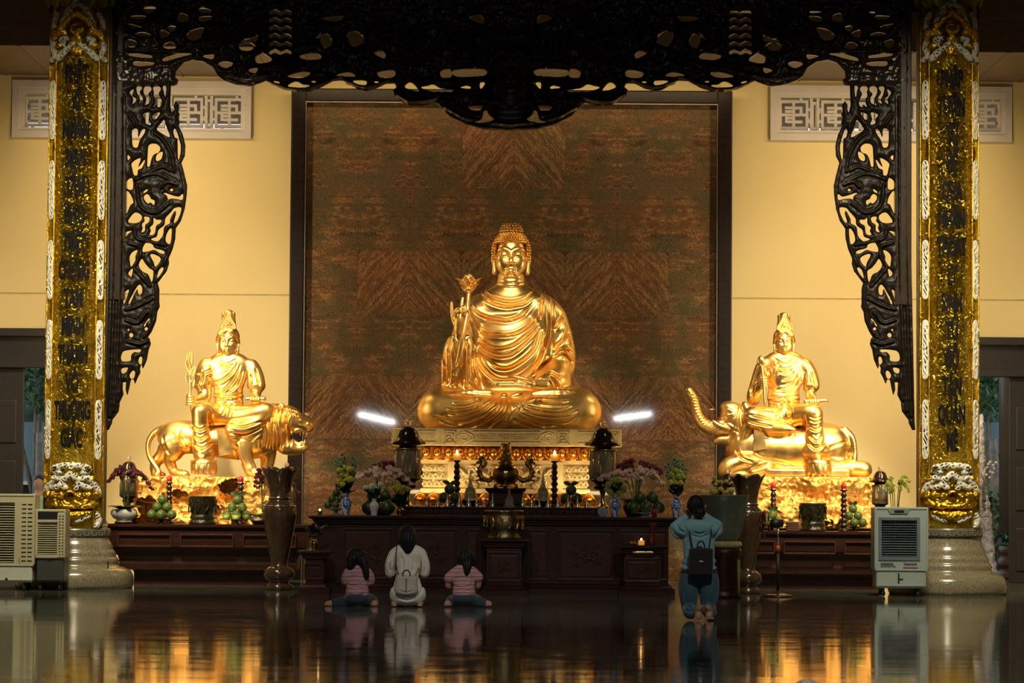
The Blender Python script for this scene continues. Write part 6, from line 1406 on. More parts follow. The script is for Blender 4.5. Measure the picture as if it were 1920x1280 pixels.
# clock
t=thing('round_clock','small round white clock beside the blue and white vase','clock',P3(1130,38.25,ZT)); mb=MB(); M=Matrix.Translation((0,0,.068))@Matrix.Rotation(PI/2,4,'X')
mb.lathe([(0,-.02),(.06,-.02),(.066,0),(.064,.016),(.056,.018)],32,M=M); mb.box((-.03,.01,.006),(.008,.01,.008)); mb.box((.03,.01,.006),(.008,.01,.008)); mb.build('clock_case',mat('clock_case',(.25,.30,.36),.3),t)
MB().lathe([(0,.0),(.057,0)],32,M=Matrix.Translation((0,-.017,.068))@Matrix.Rotation(PI/2,4,'X')).build('dial',mat('clock_dial',(.55,.62,.66),.4),t)
mb=MB(); mb.box((0,-.0195,.086),(.0025,.0015,.022)); mb.box((0,-.0195,.052),(.0035,.0015,.016))
for i in range(12): a=i*PI/6; mb.box((.048*math.sin(a),-.0185,.068+.048*math.cos(a)),(.002,.001,.002))
mb.build('hands',BLACK,t)
t=thing('red_cup','small dark red cup on the altar in front of the green fruit','cup',P3(1227,38.22,ZT)); MB().lathe([(0,0),(.03,0),(.035,.06),(.045,.11),(.04,.11),(0,.08)],20).build('cup_body',mat('red_cup',(.22,.015,.015),.3),t)
t=thing('oil_lamp','tiny lit oil lamp at the left end of the altar','oil lamp',P3(600,38.3,ZT)); MB().lathe([(0,0),(.03,0),(.02,.02),(.045,.05),(.04,.055),(0,.04)],16).build('lamp_cup',BRASS,t); MB().ball((0,0,.065),(.010,.010,.018),10).build('flame',FLAME,t)
# ---- small stands in front of the altar ends
for px0,px1,lb,Yq,yt in((566,614,'left',37.5,1032),(1166,1246,'right',37.5,1022)):
    tt,zq=altar('offering_stand','low dark carved stand at the %s end of the main altar'%lb,px0,px1,Yq,.42,yt,[(px0+4,px1-4)],'small table',ROSE_RED if lb=='left' else ROSE,ROSE_RED)
    if lb=='right':
        t=thing('tea_light','lit amber tea light on the low right stand','candle',P3(1203,Yq+.18,zq)); MB().lathe([(0,0),(.035,0),(.04,.02),(.038,.06),(.034,.06),(0,.02)],20).build('amber_cup',AMB,t); MB().ball((0,0,.065),(.012,.012,.024),10).build('flame',FLAME,t)
        t=thing('red_vase','slim dark red vase on the low right stand','vase',P3(1224,Yq+.22,zq)); MB().lathe([(0,0),(.03,0),(.035,.03),(.02,.08),(.035,.16),(.03,.24),(.045,.28),(.04,.28),(0,.2)],20).build('vase_body',mat('red_vase',(.10,.012,.010),.2),t)
        t=thing('offering_plate','brass plate with small offerings on the low right stand','dish',P3(1186,Yq+.16,zq)); MB().lathe([(0,0),(.05,0),(.08,.02),(.075,.022),(0,.008)],24).build('plate_body',BRASS,t)
        mb=MB(); [mb.ball((.03*math.cos(a),.03*math.sin(a),.03),.02,8) for a in(0,2.1,4.2)]; mb.build('sweets',mat('sweets',(.3,.28,.12),.5),t)
        mb=MB(); mb.box((0,-.01,zq-.09),(.13,.006,.012),.003); mb.build('brass_plaque',BRASS,tt)
    else:
        zv=vase(590,Yq+.2,zq,.16,.05,'small brass vase on the low left stand',BRASS,'brass_vase')
        bouquet(590,Yq+.2,zv,'dark red flowers in the small brass vase on the low left stand',[(578,992),(588,984),(598,990),(603,1000),(583,1004),(594,1002)],(),PETP,.035,10)
# ================================================================ bronze basin on its cushion and stand
YBa=37.4; xb=XP(1358,YBa)
t=thing('basin_stand','dark round stand under the big bronze singing bowl','stand',(xb,YBa,0)); zc1=ZP(1027,YBa,1358)
MB().lathe([(0,0),(.22,0),(.22,.04),(.19,.07),(.20,.10),(.20,zc1-.12),(.22,zc1-.08),(.22,zc1-.03),(.2,zc1)],32).build('stand_body',ROSE,t)
t=thing('bowl_cushion','yellow gold padded ring cushion under the bronze singing bowl','cushion',(xb,YBa,zc1)); zc2=ZP(1014,YBa,1358)
h=(zc2-zc1); MB().lathe([(.10,.0),(.17,0),(.21,h*.15),(.225,h*.5),(.21,h*.9),(.17,h),(.10,h*.8)],40,mod=lambda a,j:1+.012*math.cos(24*a)).build('padded_ring',mat('cushion_gold',(.42,.35,.12),.55,0,.3,20,.3,60,.01,None,None,0,0,0,None,.5),t)
t=thing('singing_bowl','large green bronze singing bowl beside the woman in teal','bowl',(xb,YBa,zc2-.01)); zr=ZP(927.5,YBa,1358)-zc2+.01
MB().lathe([(0,0),(.14,0),(.19,.05),(.225,.14),(.255,.28),(.285,.45),(.300,zr-.02),(.305,zr-.01),(.304,zr),(.288,zr),(.285,zr-.03),(.25,.28),(.2,.12),(0,.05)],56).build('bowl_shell',mat('bronze_green',(.17,.205,.16),.36,.35,.3,3,.1,8,.02),t)
t=thing('bowl_striker','yellow wooden striker leaning against the basin stand','striker',P3(1386,YBa-.22,0)); mb=MB(); mb.tube([(0,0,.02),(0,.02,.22),(0,.045,.48)],[.016,.018,.020],10); mb.build('striker_handle',mat('striker_yellow',(.22,.20,.05),.5),t); MB().tube([(0,-.002,.0),(0,0,.05)],.026,12).build('padded_end',BLACK,t)
t2=thing('flower_tray','round tray of yellow flowers behind the singing bowl','flowers',P3(1352,YBa+1.0,0)); 
Yf=YBa+.75; bz=ZP(928,Yf,1352); t2.location=(XP(1352,Yf),Yf,0)
MB().lathe([(0,0),(.16,0),(.16,.03),(.05,.07),(.04,bz-.12),(.12,bz-.06),(.16,bz),(0,bz-.01)],24).build('tray_stand',ROSE,t2)
rs=random.Random(4)
for i in range(16): place_f('pom',mat('petal_mustard',(.36,.30,.05),.6) if i==0 else bpy.data.materials['petal_mustard'],(rs.uniform(-.17,.17),rs.uniform(-.1,.1),bz+rs.uniform(.02,.08)),.045,t2)
for i in range(9): place_f('pom',bpy.data.materials['petal_mustard'],(-.02+rs.uniform(-.08,.08),rs.uniform(-.06,.06),bz+rs.uniform(.13,.24)),.036,t2)
MB().lathe([(.0,bz),(.02,bz),(.02,bz+.10),(.09,bz+.11),(.09,bz+.12),(0,bz+.12)],16).build('upper_tray',ROSE,t2)
# ================================================================ standing fan
YFn=37.9; t=thing('pedestal_fan','black pedestal fan with an orange joint in front of the right side altar','fan',P3(1459,YFn,0))
MB().lathe([(0,0),(.21,0),(.215,.012),(.15,.03),(.04,.05),(.03,.08),(0,.08)],36).build('round_base',mat('fan_base',(.03,.02,.015),.25),t)
zf=ZP(981,YFn,1459); MB().tube([(0,0,.05),(0,0,zf-.36)],.020,14).build('lower_pole',BLACK,t); MB().tube([(0,0,zf-.36),(0,0,zf-.28)],.028,14).build('orange_joint',mat('fan_orange',(.45,.10,.03),.4),t); MB().tube([(0,0,zf-.28),(0,0,zf-.02)],.014,12).build('upper_pole',SILVER,t)
mb=MB(); mb.tube([(.06,.02,zf),(-.04,0,zf),(-.10,-.0,zf)],[.05,.062,.045],18); mb.build('motor_housing',BLACK,t)
mb=MB(); fc=Vector((-.17,0,zf)); Rr=.175
for i in range(28):
    a=2*PI*i/28; d=Vector((0,math.cos(a),math.sin(a))); ax=Vector((-1,0,0))
    mb.tube([fc+ax*.075,fc+ax*.06+d*Rr*.6,fc+ax*.0+d*Rr,fc-ax*.05+d*Rr*.6,fc-ax*.06],.0022,4)
for rr,o_ in((Rr,0),(Rr*.6,.06),(Rr*.6,-.05)): mb.tube([fc+Vector((-o_,rr*math.cos(a),rr*math.sin(a))) for a in np.linspace(0,2*PI,33)],.004,5)
mb.build('cage',mat('fan_cage',(.06,.02,.018),.3),t)
for i in range(3):
    a=i*2.09; M=Matrix.Translation(fc)@Matrix.Rotation(PI/2,4,'Y')@Matrix.Rotation(a,4,'Z')@Matrix.Rotation(PI/2,4,'X')@Matrix.Rotation(.5,4,'Z')
    m2=MB(); m2.petal(Rr*.92,.06,.005,.15,M); m2.build('blade',mat('fan_blade_%d'%i,(.09,.02,.018),.3),t)
# ================================================================ people kneeling on the floor, seen from behind
SKIN=NT('skin'); SKIN.set(Base_Color=SKIN.ramp(SKIN.tex(9),[(.3,(.36,.19,.12)),(.7,(.46,.26,.17))]),Roughness=.5,Subsurface_Weight=.08,Subsurface_Radius=(.02,.008,.004)); SKIN=SKIN.m
def hairmat():
    m=NT('black_hair'); v=m.scaled((60,60,4)); f=m.tex(3,v,3); m.set(Base_Color=m.ramp(f,[(.3,(.006,.005,.005)),(.7,(.016,.013,.012))]),Roughness=.5,Specular_IOR_Level=.22); m.bump(f,.4,.01); return m.m
HAIR=hairmat()
def cloth(name,a,b,sc=60): m=NT(name); f=m.tex(3,None,4); m.set(Base_Color=m.ramp(f,[(.3,a),(.7,b)]),Roughness=.85,Sheen_Weight=.25); m.bump(m.tex(sc*4,None,2),.15,.002); return m.m
def stripes():
    m=NT('striped_cotton'); o=m.obj(); sp=m.n('ShaderNodeSeparateXYZ'); m.put(sp.inputs[0],o)
    z=m.math('ADD',sp.outputs[2],m.math('MULTIPLY',m.math('SUBTRACT',m.tex(5),.5),.012)); f=m.math('FRACT',m.math('DIVIDE',z,.046))
    m.set(Base_Color=m.ramp(f,[(0,(.46,.20,.22)),(.30,(.46,.20,.22)),(.34,(.13,.025,.04)),(.44,(.13,.025,.04)),(.48,(.62,.50,.50)),(.62,(.62,.50,.50)),(.66,(.34,.13,.15)),(.82,(.34,.13,.15)),(.86,(.62,.50,.50)),(.96,(.46,.20,.22))]),Roughness=.9); m.bump(m.tex(200,None,2),.15,.002); return m.m
STR=stripes(); CREAM=cloth('cream_linen',(.64,.60,.51),(.72,.68,.59)); JEAN=cloth('dark_denim',(.012,.026,.036),(.026,.050,.064)); TEAL=cloth('teal_cotton',(.16,.33,.36),(.22,.42,.45)); TJEAN=cloth('teal_denim',(.035,.085,.115),(.055,.13,.165)); BAGC=cloth('beige_canvas',(.40,.37,.30),(.48,.45,.37)); BAGB=cloth('black_nylon',(.006,.006,.007),(.012,.012,.013)); GREYB=cloth('black_cotton',(.008,.009,.010),(.016,.017,.018))
def pray_hand(s,c,d,k=1.0,sc=1.0):
    """two palms pressed together at c, fingers pointing along d (up)"""
    c=Vector(c); d=Vector(d).normalized()
    for q in(-1,1):
        o=Vector((q*1.6*sc,0,0)); s.ell(c+o,(1.8*sc,4.4*sc,5.2*sc),k)
        for i,(u,l) in enumerate(((-3.2,6.2),(-1.1,7.6),(1.1,7.0),(3.1,5.2))):
            a=c+o+d*3.6*sc+Vector((0,u*sc,0)); b=a+d*l*.55*sc; s.cap(a,b,1.15*sc,1.0*sc,.4); s.cap(b,b+(d+Vector((0,.12,0))).normalized()*l*.5*sc,1.0*sc,.75*sc,.4)
        a=c+o+Vector((0,-4.0*sc,-1*sc)); s.cap(a,a+(d*.9+Vector((0,-.35,0))).normalized()*5*sc,1.3*sc,.95*sc,.8)
def human_head(s,c,r,yaw=0,tilt=0):
    """head seen mostly from behind; face on the far (+y) side. c centre, r half width"""
    c=Vector(c); Rm=Matrix.Rotation(yaw,3,'Z')@Matrix.Rotation(tilt,3,'X')
    P=lambda x,y,z: c+Rm@Vector((x*r,y*r,z*r))
    s.ell(P(0,-.05,.12),(r*.98,r*1.16,r*1.18),1); s.ell(P(0,.35,-.45),(r*.74,r*.72,r*.85),r*.4); s.ell(P(0,.75,-.95),(r*.32,r*.25,r*.26),r*.35)
    for q in(-1,1):
        s.ell(P(q*.42,.86,-.42),(r*.28,r*.25,r*.3),r*.3); s.ell(P(q*.36,1.1,.02),(r*.2,r*.14,r*.14),r*.1,1); s.ell(P(q*.36,.98,.0),(r*.15,r*.12,r*.12),r*.05)
        s.chain([(*P(q*.15,1.1,.15),r*.06),(*P(q*.38,1.1,.24),r*.07),(*P(q*.6,.95,.14),r*.05)],r*.1)
        s.chain([(*P(q*.97,.0,.12),r*.10),(*P(q*1.06,-.1,.02),r*.13),(*P(q*.98,.02,-.28),r*.10)],r*.1); 
    s.chain([(*P(0,1.1,.08),r*.08),(*P(0,1.24,-.12),r*.09),(*P(0,1.32,-.32),r*.14)],r*.12)
    s.chain([(*P(-.22,1.02,-.60),r*.05),(*P(0,1.12,-.57),r*.07),(*P(.22,1.02,-.60),r*.05)],r*.06); s.chain([(*P(-.18,1.0,-.70),r*.05),(*P(0,1.1,-.71),r*.09),(*P(.18,1.0,-.70),r*.05)],r*.06)
def person(label,fr): return thing('person',label,'person',fr.o)
def crs(s,fr,L,A,w,ymax=1e9): s.crease([[fr(*q) for q in c] for c in L],A,w,.3,ymax=ymax)
# ---- woman in cream, sitting on her heels
f=PX(764,1137,33.8); w1=person('woman with dark shoulder-length hair in a cream dress sitting on her heels and praying',f)
s=SDF((-46,-32,-1),(46,62,160),1.0)
human_head(s,f(763,1006,10),14,0,-.25); s.cap(f(764,1014,4),f(764,1036,0),7,8,3); s.chain([(*f(742,1042,2),9),(*f(764,1036,0),11),(*f(787,1042,2),9)],6)
s.ell(f(764,1062,2),(20,13,30),8); s.ell(f(764,1095,-2),(21,15,22),8); s.ell(f(764,1112,-10),(28,20,16),8)
for q,ex in((-1,731),(1,795)):
    x=764+q*24; s.chain([(*f(x,1042,0),8),(*f((x+ex)/2+q*2,1058,0),7.5),(*f(ex,1074,6),7)],4); s.chain([(*f(ex,1074,6),7),(*f((ex+764)/2,1062,26),5.5),(*f(764+q*4,1050,36),4)],3)
    s.chain([(*f(764+q*14,1112,0),15),(*f(764+q*18,1122,34),13),(*f(764+q*18,1126,50),11)],6); s.chain([(*f(764+q*18,1130,48),8),(*f(764+q*20,1130,10),8),(*f(764+q*24,1131,-16),5)],4)
    s.chain([(*f(764+q*24,1131,-16),5),(*f(764+q*24,1132,-25),4.2)],3)
    for i in range(5): s.cap(f(764+q*24+(i-2)*1.7,1132,-25),f(764+q*24+(i-2)*1.9,1134.5,-29),1.1,.9,.6)
pray_hand(s,f(764,1046,38),(0,.1,1)); s.cutz(0); s.mesh('body',SKIN,w1,f.k)
s=SDF((-48,-36,-1),(48,66,150),1.0)
s.chain([(*f(741,1040,1),11),(*f(764,1034,-1),12.5),(*f(788,1040,1),11)],8); s.ell(f(764,1062,0),(22,17,34),6); s.ell(f(764,1092,-4),(24,18,24),8); s.chain([(*f(750,1114,-10),19),(*f(780,1114,-10),19)],10); s.ell(f(764,1120,16),(32,46,15),8)
for q,ex in((-1,731),(1,796)):
    x=764+q*25; s.chain([(*f(x,1041,0),10.5),(*f((x+ex)/2+q*2.5,1058,0),9.5),(*f(ex,1073,5),8.5)],3); s.chain([(*f(ex,1074,5),8.5),(*f((ex+764)/2,1063,25),7)],3)
s.ell(f(764,1024,2),(9,9,5),2,1)
crs(s,f,[[(744,1040),(741,1060),(744,1080)],[(786,1040),(790,1058),(787,1078)],[(740,1082),(750,1076),(762,1078)],[(739,1088),(752,1084),(764,1087)],[(788,1084),(778,1080),(770,1084)],[(738,1096),(742,1110),(752,1120)],[(792,1096),(789,1110),(780,1120)],[(746,1118),(764,1124),(784,1118)],[(735,1050),(731,1062),(734,1072)],[(795,1050),(799,1062),(796,1074)],[(752,1040),(756,1056),(754,1070)],[(772,1044),(776,1060),(774,1072)]],2.2,1.9,10)
s.cutz(3); s.mesh('dress',CREAM,w1,f.k)
s=SDF((-26,-28,92),(26,34,160),.9); s.ell(f(763,1002,4),(16.5,17,18.5),2); s.chain([(*f(763,1004,-6),15),(*f(764,1016,-9),14),(*f(765,1026,-12),9),(*f(765,1034,-13),5)],4); s.ell(f(763,1004,26),(13,12,18),3,1)
crs(s,f,[[(757,986),(753,1004),(757,1028)],[(763,984),(762,1006),(763,1034)],[(769,986),(771,1006),(769,1032)],[(752,992),(750,1006),(752,1018)],[(775,992),(777,1008),(774,1022)]],1.4,1.1,20); s.mesh('hair',HAIR,w1,f.k)
bg_=thing('canvas_backpack','beige canvas backpack with round handle worn on the back of the woman in cream','bag',Vector(f.o)+Vector(f(763,1112,-35))*f.k)
s=SDF((-24,-12,-4),(24,12,44),.9); s.box((0,0,17),(20,7,18),7,2); s.ell((0,0,8),(21,8.5,11),6); s.crease([[(-16,30),(0,33),(16,30)],[(-17,8),(0,3),(17,8)]],1.6,1.2,.3); s.mesh('bag_body',BAGC,bg_,f.k)
k=f.k; MB().tube([Vector((7*math.cos(a),-3,35+9*math.sin(a)))*k for a in np.linspace(-.25,PI+.25,14)],1.3*k,8).build('handle_loop',GREYB,bg_)
MB().box((0,-.055,.10),(.010,.004,.075),.003).build('centre_strap',cloth('strap_grey',(.16,.15,.14),(.2,.19,.18)),bg_)
mb=MB(); 
mb.tube([Vector(p)*k for p in cat([(-14,4,32),(-20,10,52),(-21,12,70),(-19,19,88)],4)],.9*k,6); mb.tube([Vector(p)*k for p in cat([(14,4,32),(19,10,40),(23,18,48)],4)],.8*k,6)
mb.build('shoulder_straps',GREYB,bg_)
# ---- two girls in striped shirts
def girl(px0,label,lines,hair,arms,legs,head,yaw,jeans_x,shirt):
    g_=PX(px0,1136,33.75); t=person(label,g_); x=px0
    s=SDF((-64,-26,-1),(64,60,114),.9)
    hx,hy=head; human_head(s,g_(hx,hy,6),12,yaw,-.2); s.cap(g_(hx,hy+6,2),g_(x,1068,0),5.5,6.5,3); s.chain([(*g_(x-14,1074,0),6),(*g_(x,1070,0),8),(*g_(x+14,1074,0),6)],4); s.ell(g_(x,1092,0),(16,10,24),6); s.ell(g_(x,1118,-2),(19,14,14),6)
    for a in arms: s.chain([g_(*p) for p in a],3)
    for a in legs: s.chain([g_(*p) for p in a],4)
    pray_hand(s,g_(x,1082,30),(0,.1,1),1,.85)
    for l in legs:
        p=l[-1]; d=(p[0]-l[-2][0]); d=1 if d>0 else -1
        for i in range(5): s.cap(g_(p[0],p[1],p[2]+(i-2)*1.5),g_(p[0]+d*4,p[1]+1.5,p[2]+(i-2)*1.7),1.2,1.0,.6)
    s.cutz(0); s.mesh('body',SKIN,t,g_.k)
    s=SDF((-40,-24,6),(40,50,82),.9)
    s.chain([(*g_(x-15,1073,0),8.5),(*g_(x,1067,-1),9.5),(*g_(x+15,1073,0),8.5)],5); s.ell(g_(x,1092,-1),(20.5,14,28),6); s.ell(g_(x,1112,-2),(22,17,18),6)
    for a in shirt: s.chain([g_(*p) for p in a],4)
    crs(s,g_,lines,1.7,1.5,10); s.mesh('striped_shirt',STR,t,g_.k)
    s=SDF((-48,-26,-1),(48,52,26),.9); s.ell(g_(x,1121,-3),(23,19,12),5)
    for a in legs: s.chain([(*g_(*p[:3]),p[3]+2) for p in a[:-1]],4)
    s.cutz(0); s.mesh('jeans',JEAN,t,g_.k)
    s=SDF((-34,-30,34),(34,24,116),.8)
    for kind,a in hair:
        if kind=='E': s.ell(g_(*a[0]),a[1],3)
        elif kind=='-': s.ell(g_(*a[0]),a[1],2,1)
        else: s.chain([g_(*p) for p in a],3)
    crs(s,g_,[[(hx-6,hy-14),(hx-8,hy),(hx-5,hy+14)],[(hx,hy-16),(hx+1,hy),(hx+2,hy+16)],[(hx+7,hy-14),(hx+9,hy),(hx+9,hy+16)]],1.2,1.1,20); s.mesh('hair',HAIR,t,g_.k)
girl(670,'girl in pink striped shirt kneeling on the left with long loose dark hair',[[(652,1084),(668,1080),(684,1086)],[(650,1094),(664,1098),(682,1092)],[(652,1104),(668,1100),(688,1106)],[(650,1112),(670,1116),(690,1110)],[(687,1076),(692,1086),(690,1098)]],
 [('E',((668,1045,0),(19,16,18))),('C',[(660,1050,-6,12),(658,1060,-8,9)]),('C',[(680,1050,-6,11),(685,1064,-12,6),(687,1076,-13,4.5),(688,1084,-13,2)]),('-',((668,1048,22),(14,10,15)))],
 [[(655,1075,0,6),(648,1088,4,5.5),(652,1094,18,4.5),(668,1086,28,3.4)],[(686,1075,0,6),(694,1088,2,5.5),(688,1094,18,4.5),(672,1086,28,3.4)]],
 [[(662,1122,0,11),(650,1128,20,9),(640,1130,6,7),(624,1131,-4,5),(613,1132,-6,4)],[(680,1122,0,11),(694,1127,20,9),(700,1131,4,6),(704,1132,-2,4)]],(668,1046),0,0,
 [[(655,1073,0,9),(650,1083,2,8.5),(649,1090,5,8)],[(687,1073,0,9),(692,1083,2,8.5),(693,1091,4,7.5)]])
girl(870,'girl in pink striped shirt with ponytail and head turned left, kneeling on the right',[[(850,1086),(866,1082),(884,1086)],[(848,1098),(868,1101),(888,1096)],[(850,1108),(870,1105),(890,1110)],[(850,1116),(870,1119),(890,1114)],[(884,1076),(885,1088),(883,1100)]],
 [('E',((872,1046,-2),(17,15,17))),('C',[(876,1056,-10,8),(876,1066,-13,6),(875,1076,-13,3)]),('C',[(884,1048,-2,8),(887,1056,0,6)]),('-',((858,1050,10),(10,13,12)))],
 [[(856,1075,0,6),(843,1086,2,5),(841,1100,8,4.3),(856,1094,24,3.6),(866,1086,28,3.2)],[(885,1075,0,6),(896,1086,2,5),(896,1100,8,4.3),(884,1094,24,3.6),(874,1086,28,3.2)]],
 [[(862,1122,0,11),(850,1127,20,9),(843,1131,2,6),(838,1132,-3,4)],[(880,1122,0,11),(892,1127,20,9),(900,1130,6,7),(910,1131,0,5),(918,1132,-4,4)]],(870,1046),.9,0,
 [[(856,1073,0,9),(847,1080,1,8.5),(841,1085,2,8)],[(886,1073,0,9),(892,1080,1,8.5),(897,1083,2,8)]])
# ---- woman in teal, kneeling upright
f=PX(1312,1161,30.6); w2=person('woman in teal sweater and blue trousers kneeling upright with hands raised to her forehead',f)
s=SDF((-60,-26,-1),(56,96,240),1.0)
human_head(s,f(1309,950,46),15.5,0,.18); s.cap(f(1311,960,40),f(1313,990,36),8,9,4); s.chain([(*f(1285,996,34),10),(*f(1313,988,34),12),(*f(1341,996,34),10)],6)
s.ell(f(1313,1024,36),(26,14,38),8); s.ell(f(1313,1068,36),(27,17,26),8)
for q,ex,ey in((-1,1267,986),(1,1350,982)):
    s.chain([(*f(1313+q*27,997,34),9),(*f((1313+q*27+ex)/2,1000,40),8),(*f(ex,ey+4,48),7)],4); s.chain([(*f(ex,ey+4,48),7),(*f((ex+1309)/2,970,60),6),(*f(1309+q*5,958,68),4.5)],3)
    s.chain([(*f(1313+q*16,1078,36),16),(*f(1313+q*18,1108,40),14),(*f(1313+q*18,1136,46),11)],5); s.chain([(*f(1313+q*18,1140,46),10),(*f(1313+q*16,1146,22),9.5),(*f(1318.5+q*10,1150,4),6)],4)
    s.chain([(*f(1319+q*10,1146,2),6.5),(*f(1319+q*9.5,1141,-6),6),(*f(1319+q*6.5,1137,-10),4)],2.5); s.chain([(*f(1319+q*10.5,1148,-4),7.5),(*f(1319+q*10,1155,-8),7.2)],2.5)
    for i in range(5): s.cap(f(1319+q*(4.5+i*3),1157,-9),f(1319+q*(4.5+i*3.2),1159.3,-13),1.6,1.4,.7)
pray_hand(s,f(1309,950,72),(0,-.05,1),1,1.15); 
s.chain([(*f(1300,962,62),3),(*f(1289,958,60),2.6),(*f(1286,950,60),1.8)],1)
s.cutz(0); s.mesh('body',SKIN,w2,f.k)
s=SDF((-60,8,92),(56,84,196),1.0)
s.chain([(*f(1284,994,34),13),(*f(1313,988,33),13.5),(*f(1342,994,34),13)],8); s.ell(f(1313,1024,35),(31,18,42),8); s.ell(f(1313,1052,35),(32,19,20),8); s.ell(f(1313,1066,35),(34,20,8),4)
for q,ex,ey in((-1,1268,988),(1,1349,984)):
    s.chain([(*f(1313+q*28,996,34),11),(*f((1313+q*28+ex)/2,1000,40),10),(*f(ex,ey+2,47),8.5)],4); s.chain([(*f(ex,ey+1,47),8.5),(*f((ex+1309)/2,972,58),7.2),(*f(1309+q*13,966,62),6)],2.5)
s.ell(f(1313,974,34),(10,10,7),2,1)
crs(s,f,[[(1262,990),(1268,1002),(1282,1010)],[(1270,980),(1276,994),(1288,1000)],[(1284,985),(1290,1000),(1288,1014)],[(1353,990),(1346,1002),(1336,1014)],[(1340,984),(1334,998),(1337,1012)],[(1296,1002),(1313,1008),(1332,1002)],[(1284,1020),(1282,1038),(1286,1056)],[(1342,1020),(1345,1038),(1340,1056)],[(1288,1044),(1290,1060),(1284,1068)],[(1338,1044),(1336,1060),(1343,1068)],[(1300,998),(1313,1002),(1326,998)]],2.4,2.0,60)
s.mesh('sweater',TEAL,w2,f.k)
s=SDF((-46,-10,-1),(46,72,102),1.0)
s.ell(f(1313,1078,35),(33,20,16),6)
for q in(-1,1): s.chain([(*f(1313+q*17,1084,36),19),(*f(1313+q*19,1108,38),17.5),(*f(1313+q*18.5,1136,44),14)],4); s.chain([(*f(1313+q*18,1142,44),13),(*f(1313+q*18,1146,24),11.5),(*f(1314+q*19,1149,8),11)],4)
s.ell(f(1314,1136,20),(2.5,30,26),2,1)
crs(s,f,[[(1284,1100),(1286,1118),(1290,1134)],[(1344,1100),(1341,1118),(1338,1134)],[(1290,1134),(1298,1138),(1306,1134)],[(1322,1134),(1332,1138),(1340,1134)],[(1284,1142),(1294,1146),(1304,1142)]],1.8,1.8,60)
s.cutz(0); s.mesh('trousers',TJEAN,w2,f.k)
s=SDF((-40,8,74),(40,66,100),1.0); s.ell(f(1313,1073,35),(36,22,9),3); s.mesh('tied_jacket',GREYB,w2,f.k)
s=SDF((-30,12,176),(26,80,236),.8); s.ell(f(1308,947,42),(17,17.5,18.5),2); s.ell(f(1314,962,24),(11,9,10),4); s.ell(f(1308,952,66),(14,12,17),3,1)
crs(s,f,[[(1298,936),(1300,950),(1308,960)],[(1308,932),(1310,946),(1313,956)],[(1320,938),(1319,950),(1316,958)],[(1306,962),(1314,966),(1322,962)]],1.3,1.1,60); s.mesh('hair',HAIR,w2,f.k)
b2=thing('black_backpack','small black backpack worn by the kneeling woman in teal','bag',Vector(f.o)+Vector(f(1314.5,1081,4))*f.k)
s=SDF((-28,-14,-3),(28,14,60),.9); s.box((0,0,27),(22.5,9,26),5,2); s.box((0,-7,16),(18,4,13),4,2); s.crease([[(-17,28),(0,29),(17,28)]],1.5,1.1,.3); s.mesh('bag_body',BAGB,b2,f.k); k=f.k
MB().tube([Vector((7*math.cos(a),0,54+12*math.sin(a)))*k for a in np.linspace(-.1,PI+.1,14)],1.5*k,8).build('handle_loop',GREYB,b2)
MB().box((0,-.062,.155),(.022,.003,.006),.002).build('metal_badge',SILVER,b2)
mb=MB()
for q in(-1,1): mb.tube([Vector(p)*k for p in cat([(q*15,8,50),(q*17,10,62),(q*20,13,80),(q*21,24,96),(q*21,38,98)],4)],1.5*k,6)
mb.build('shoulder_straps',GREYB,b2)
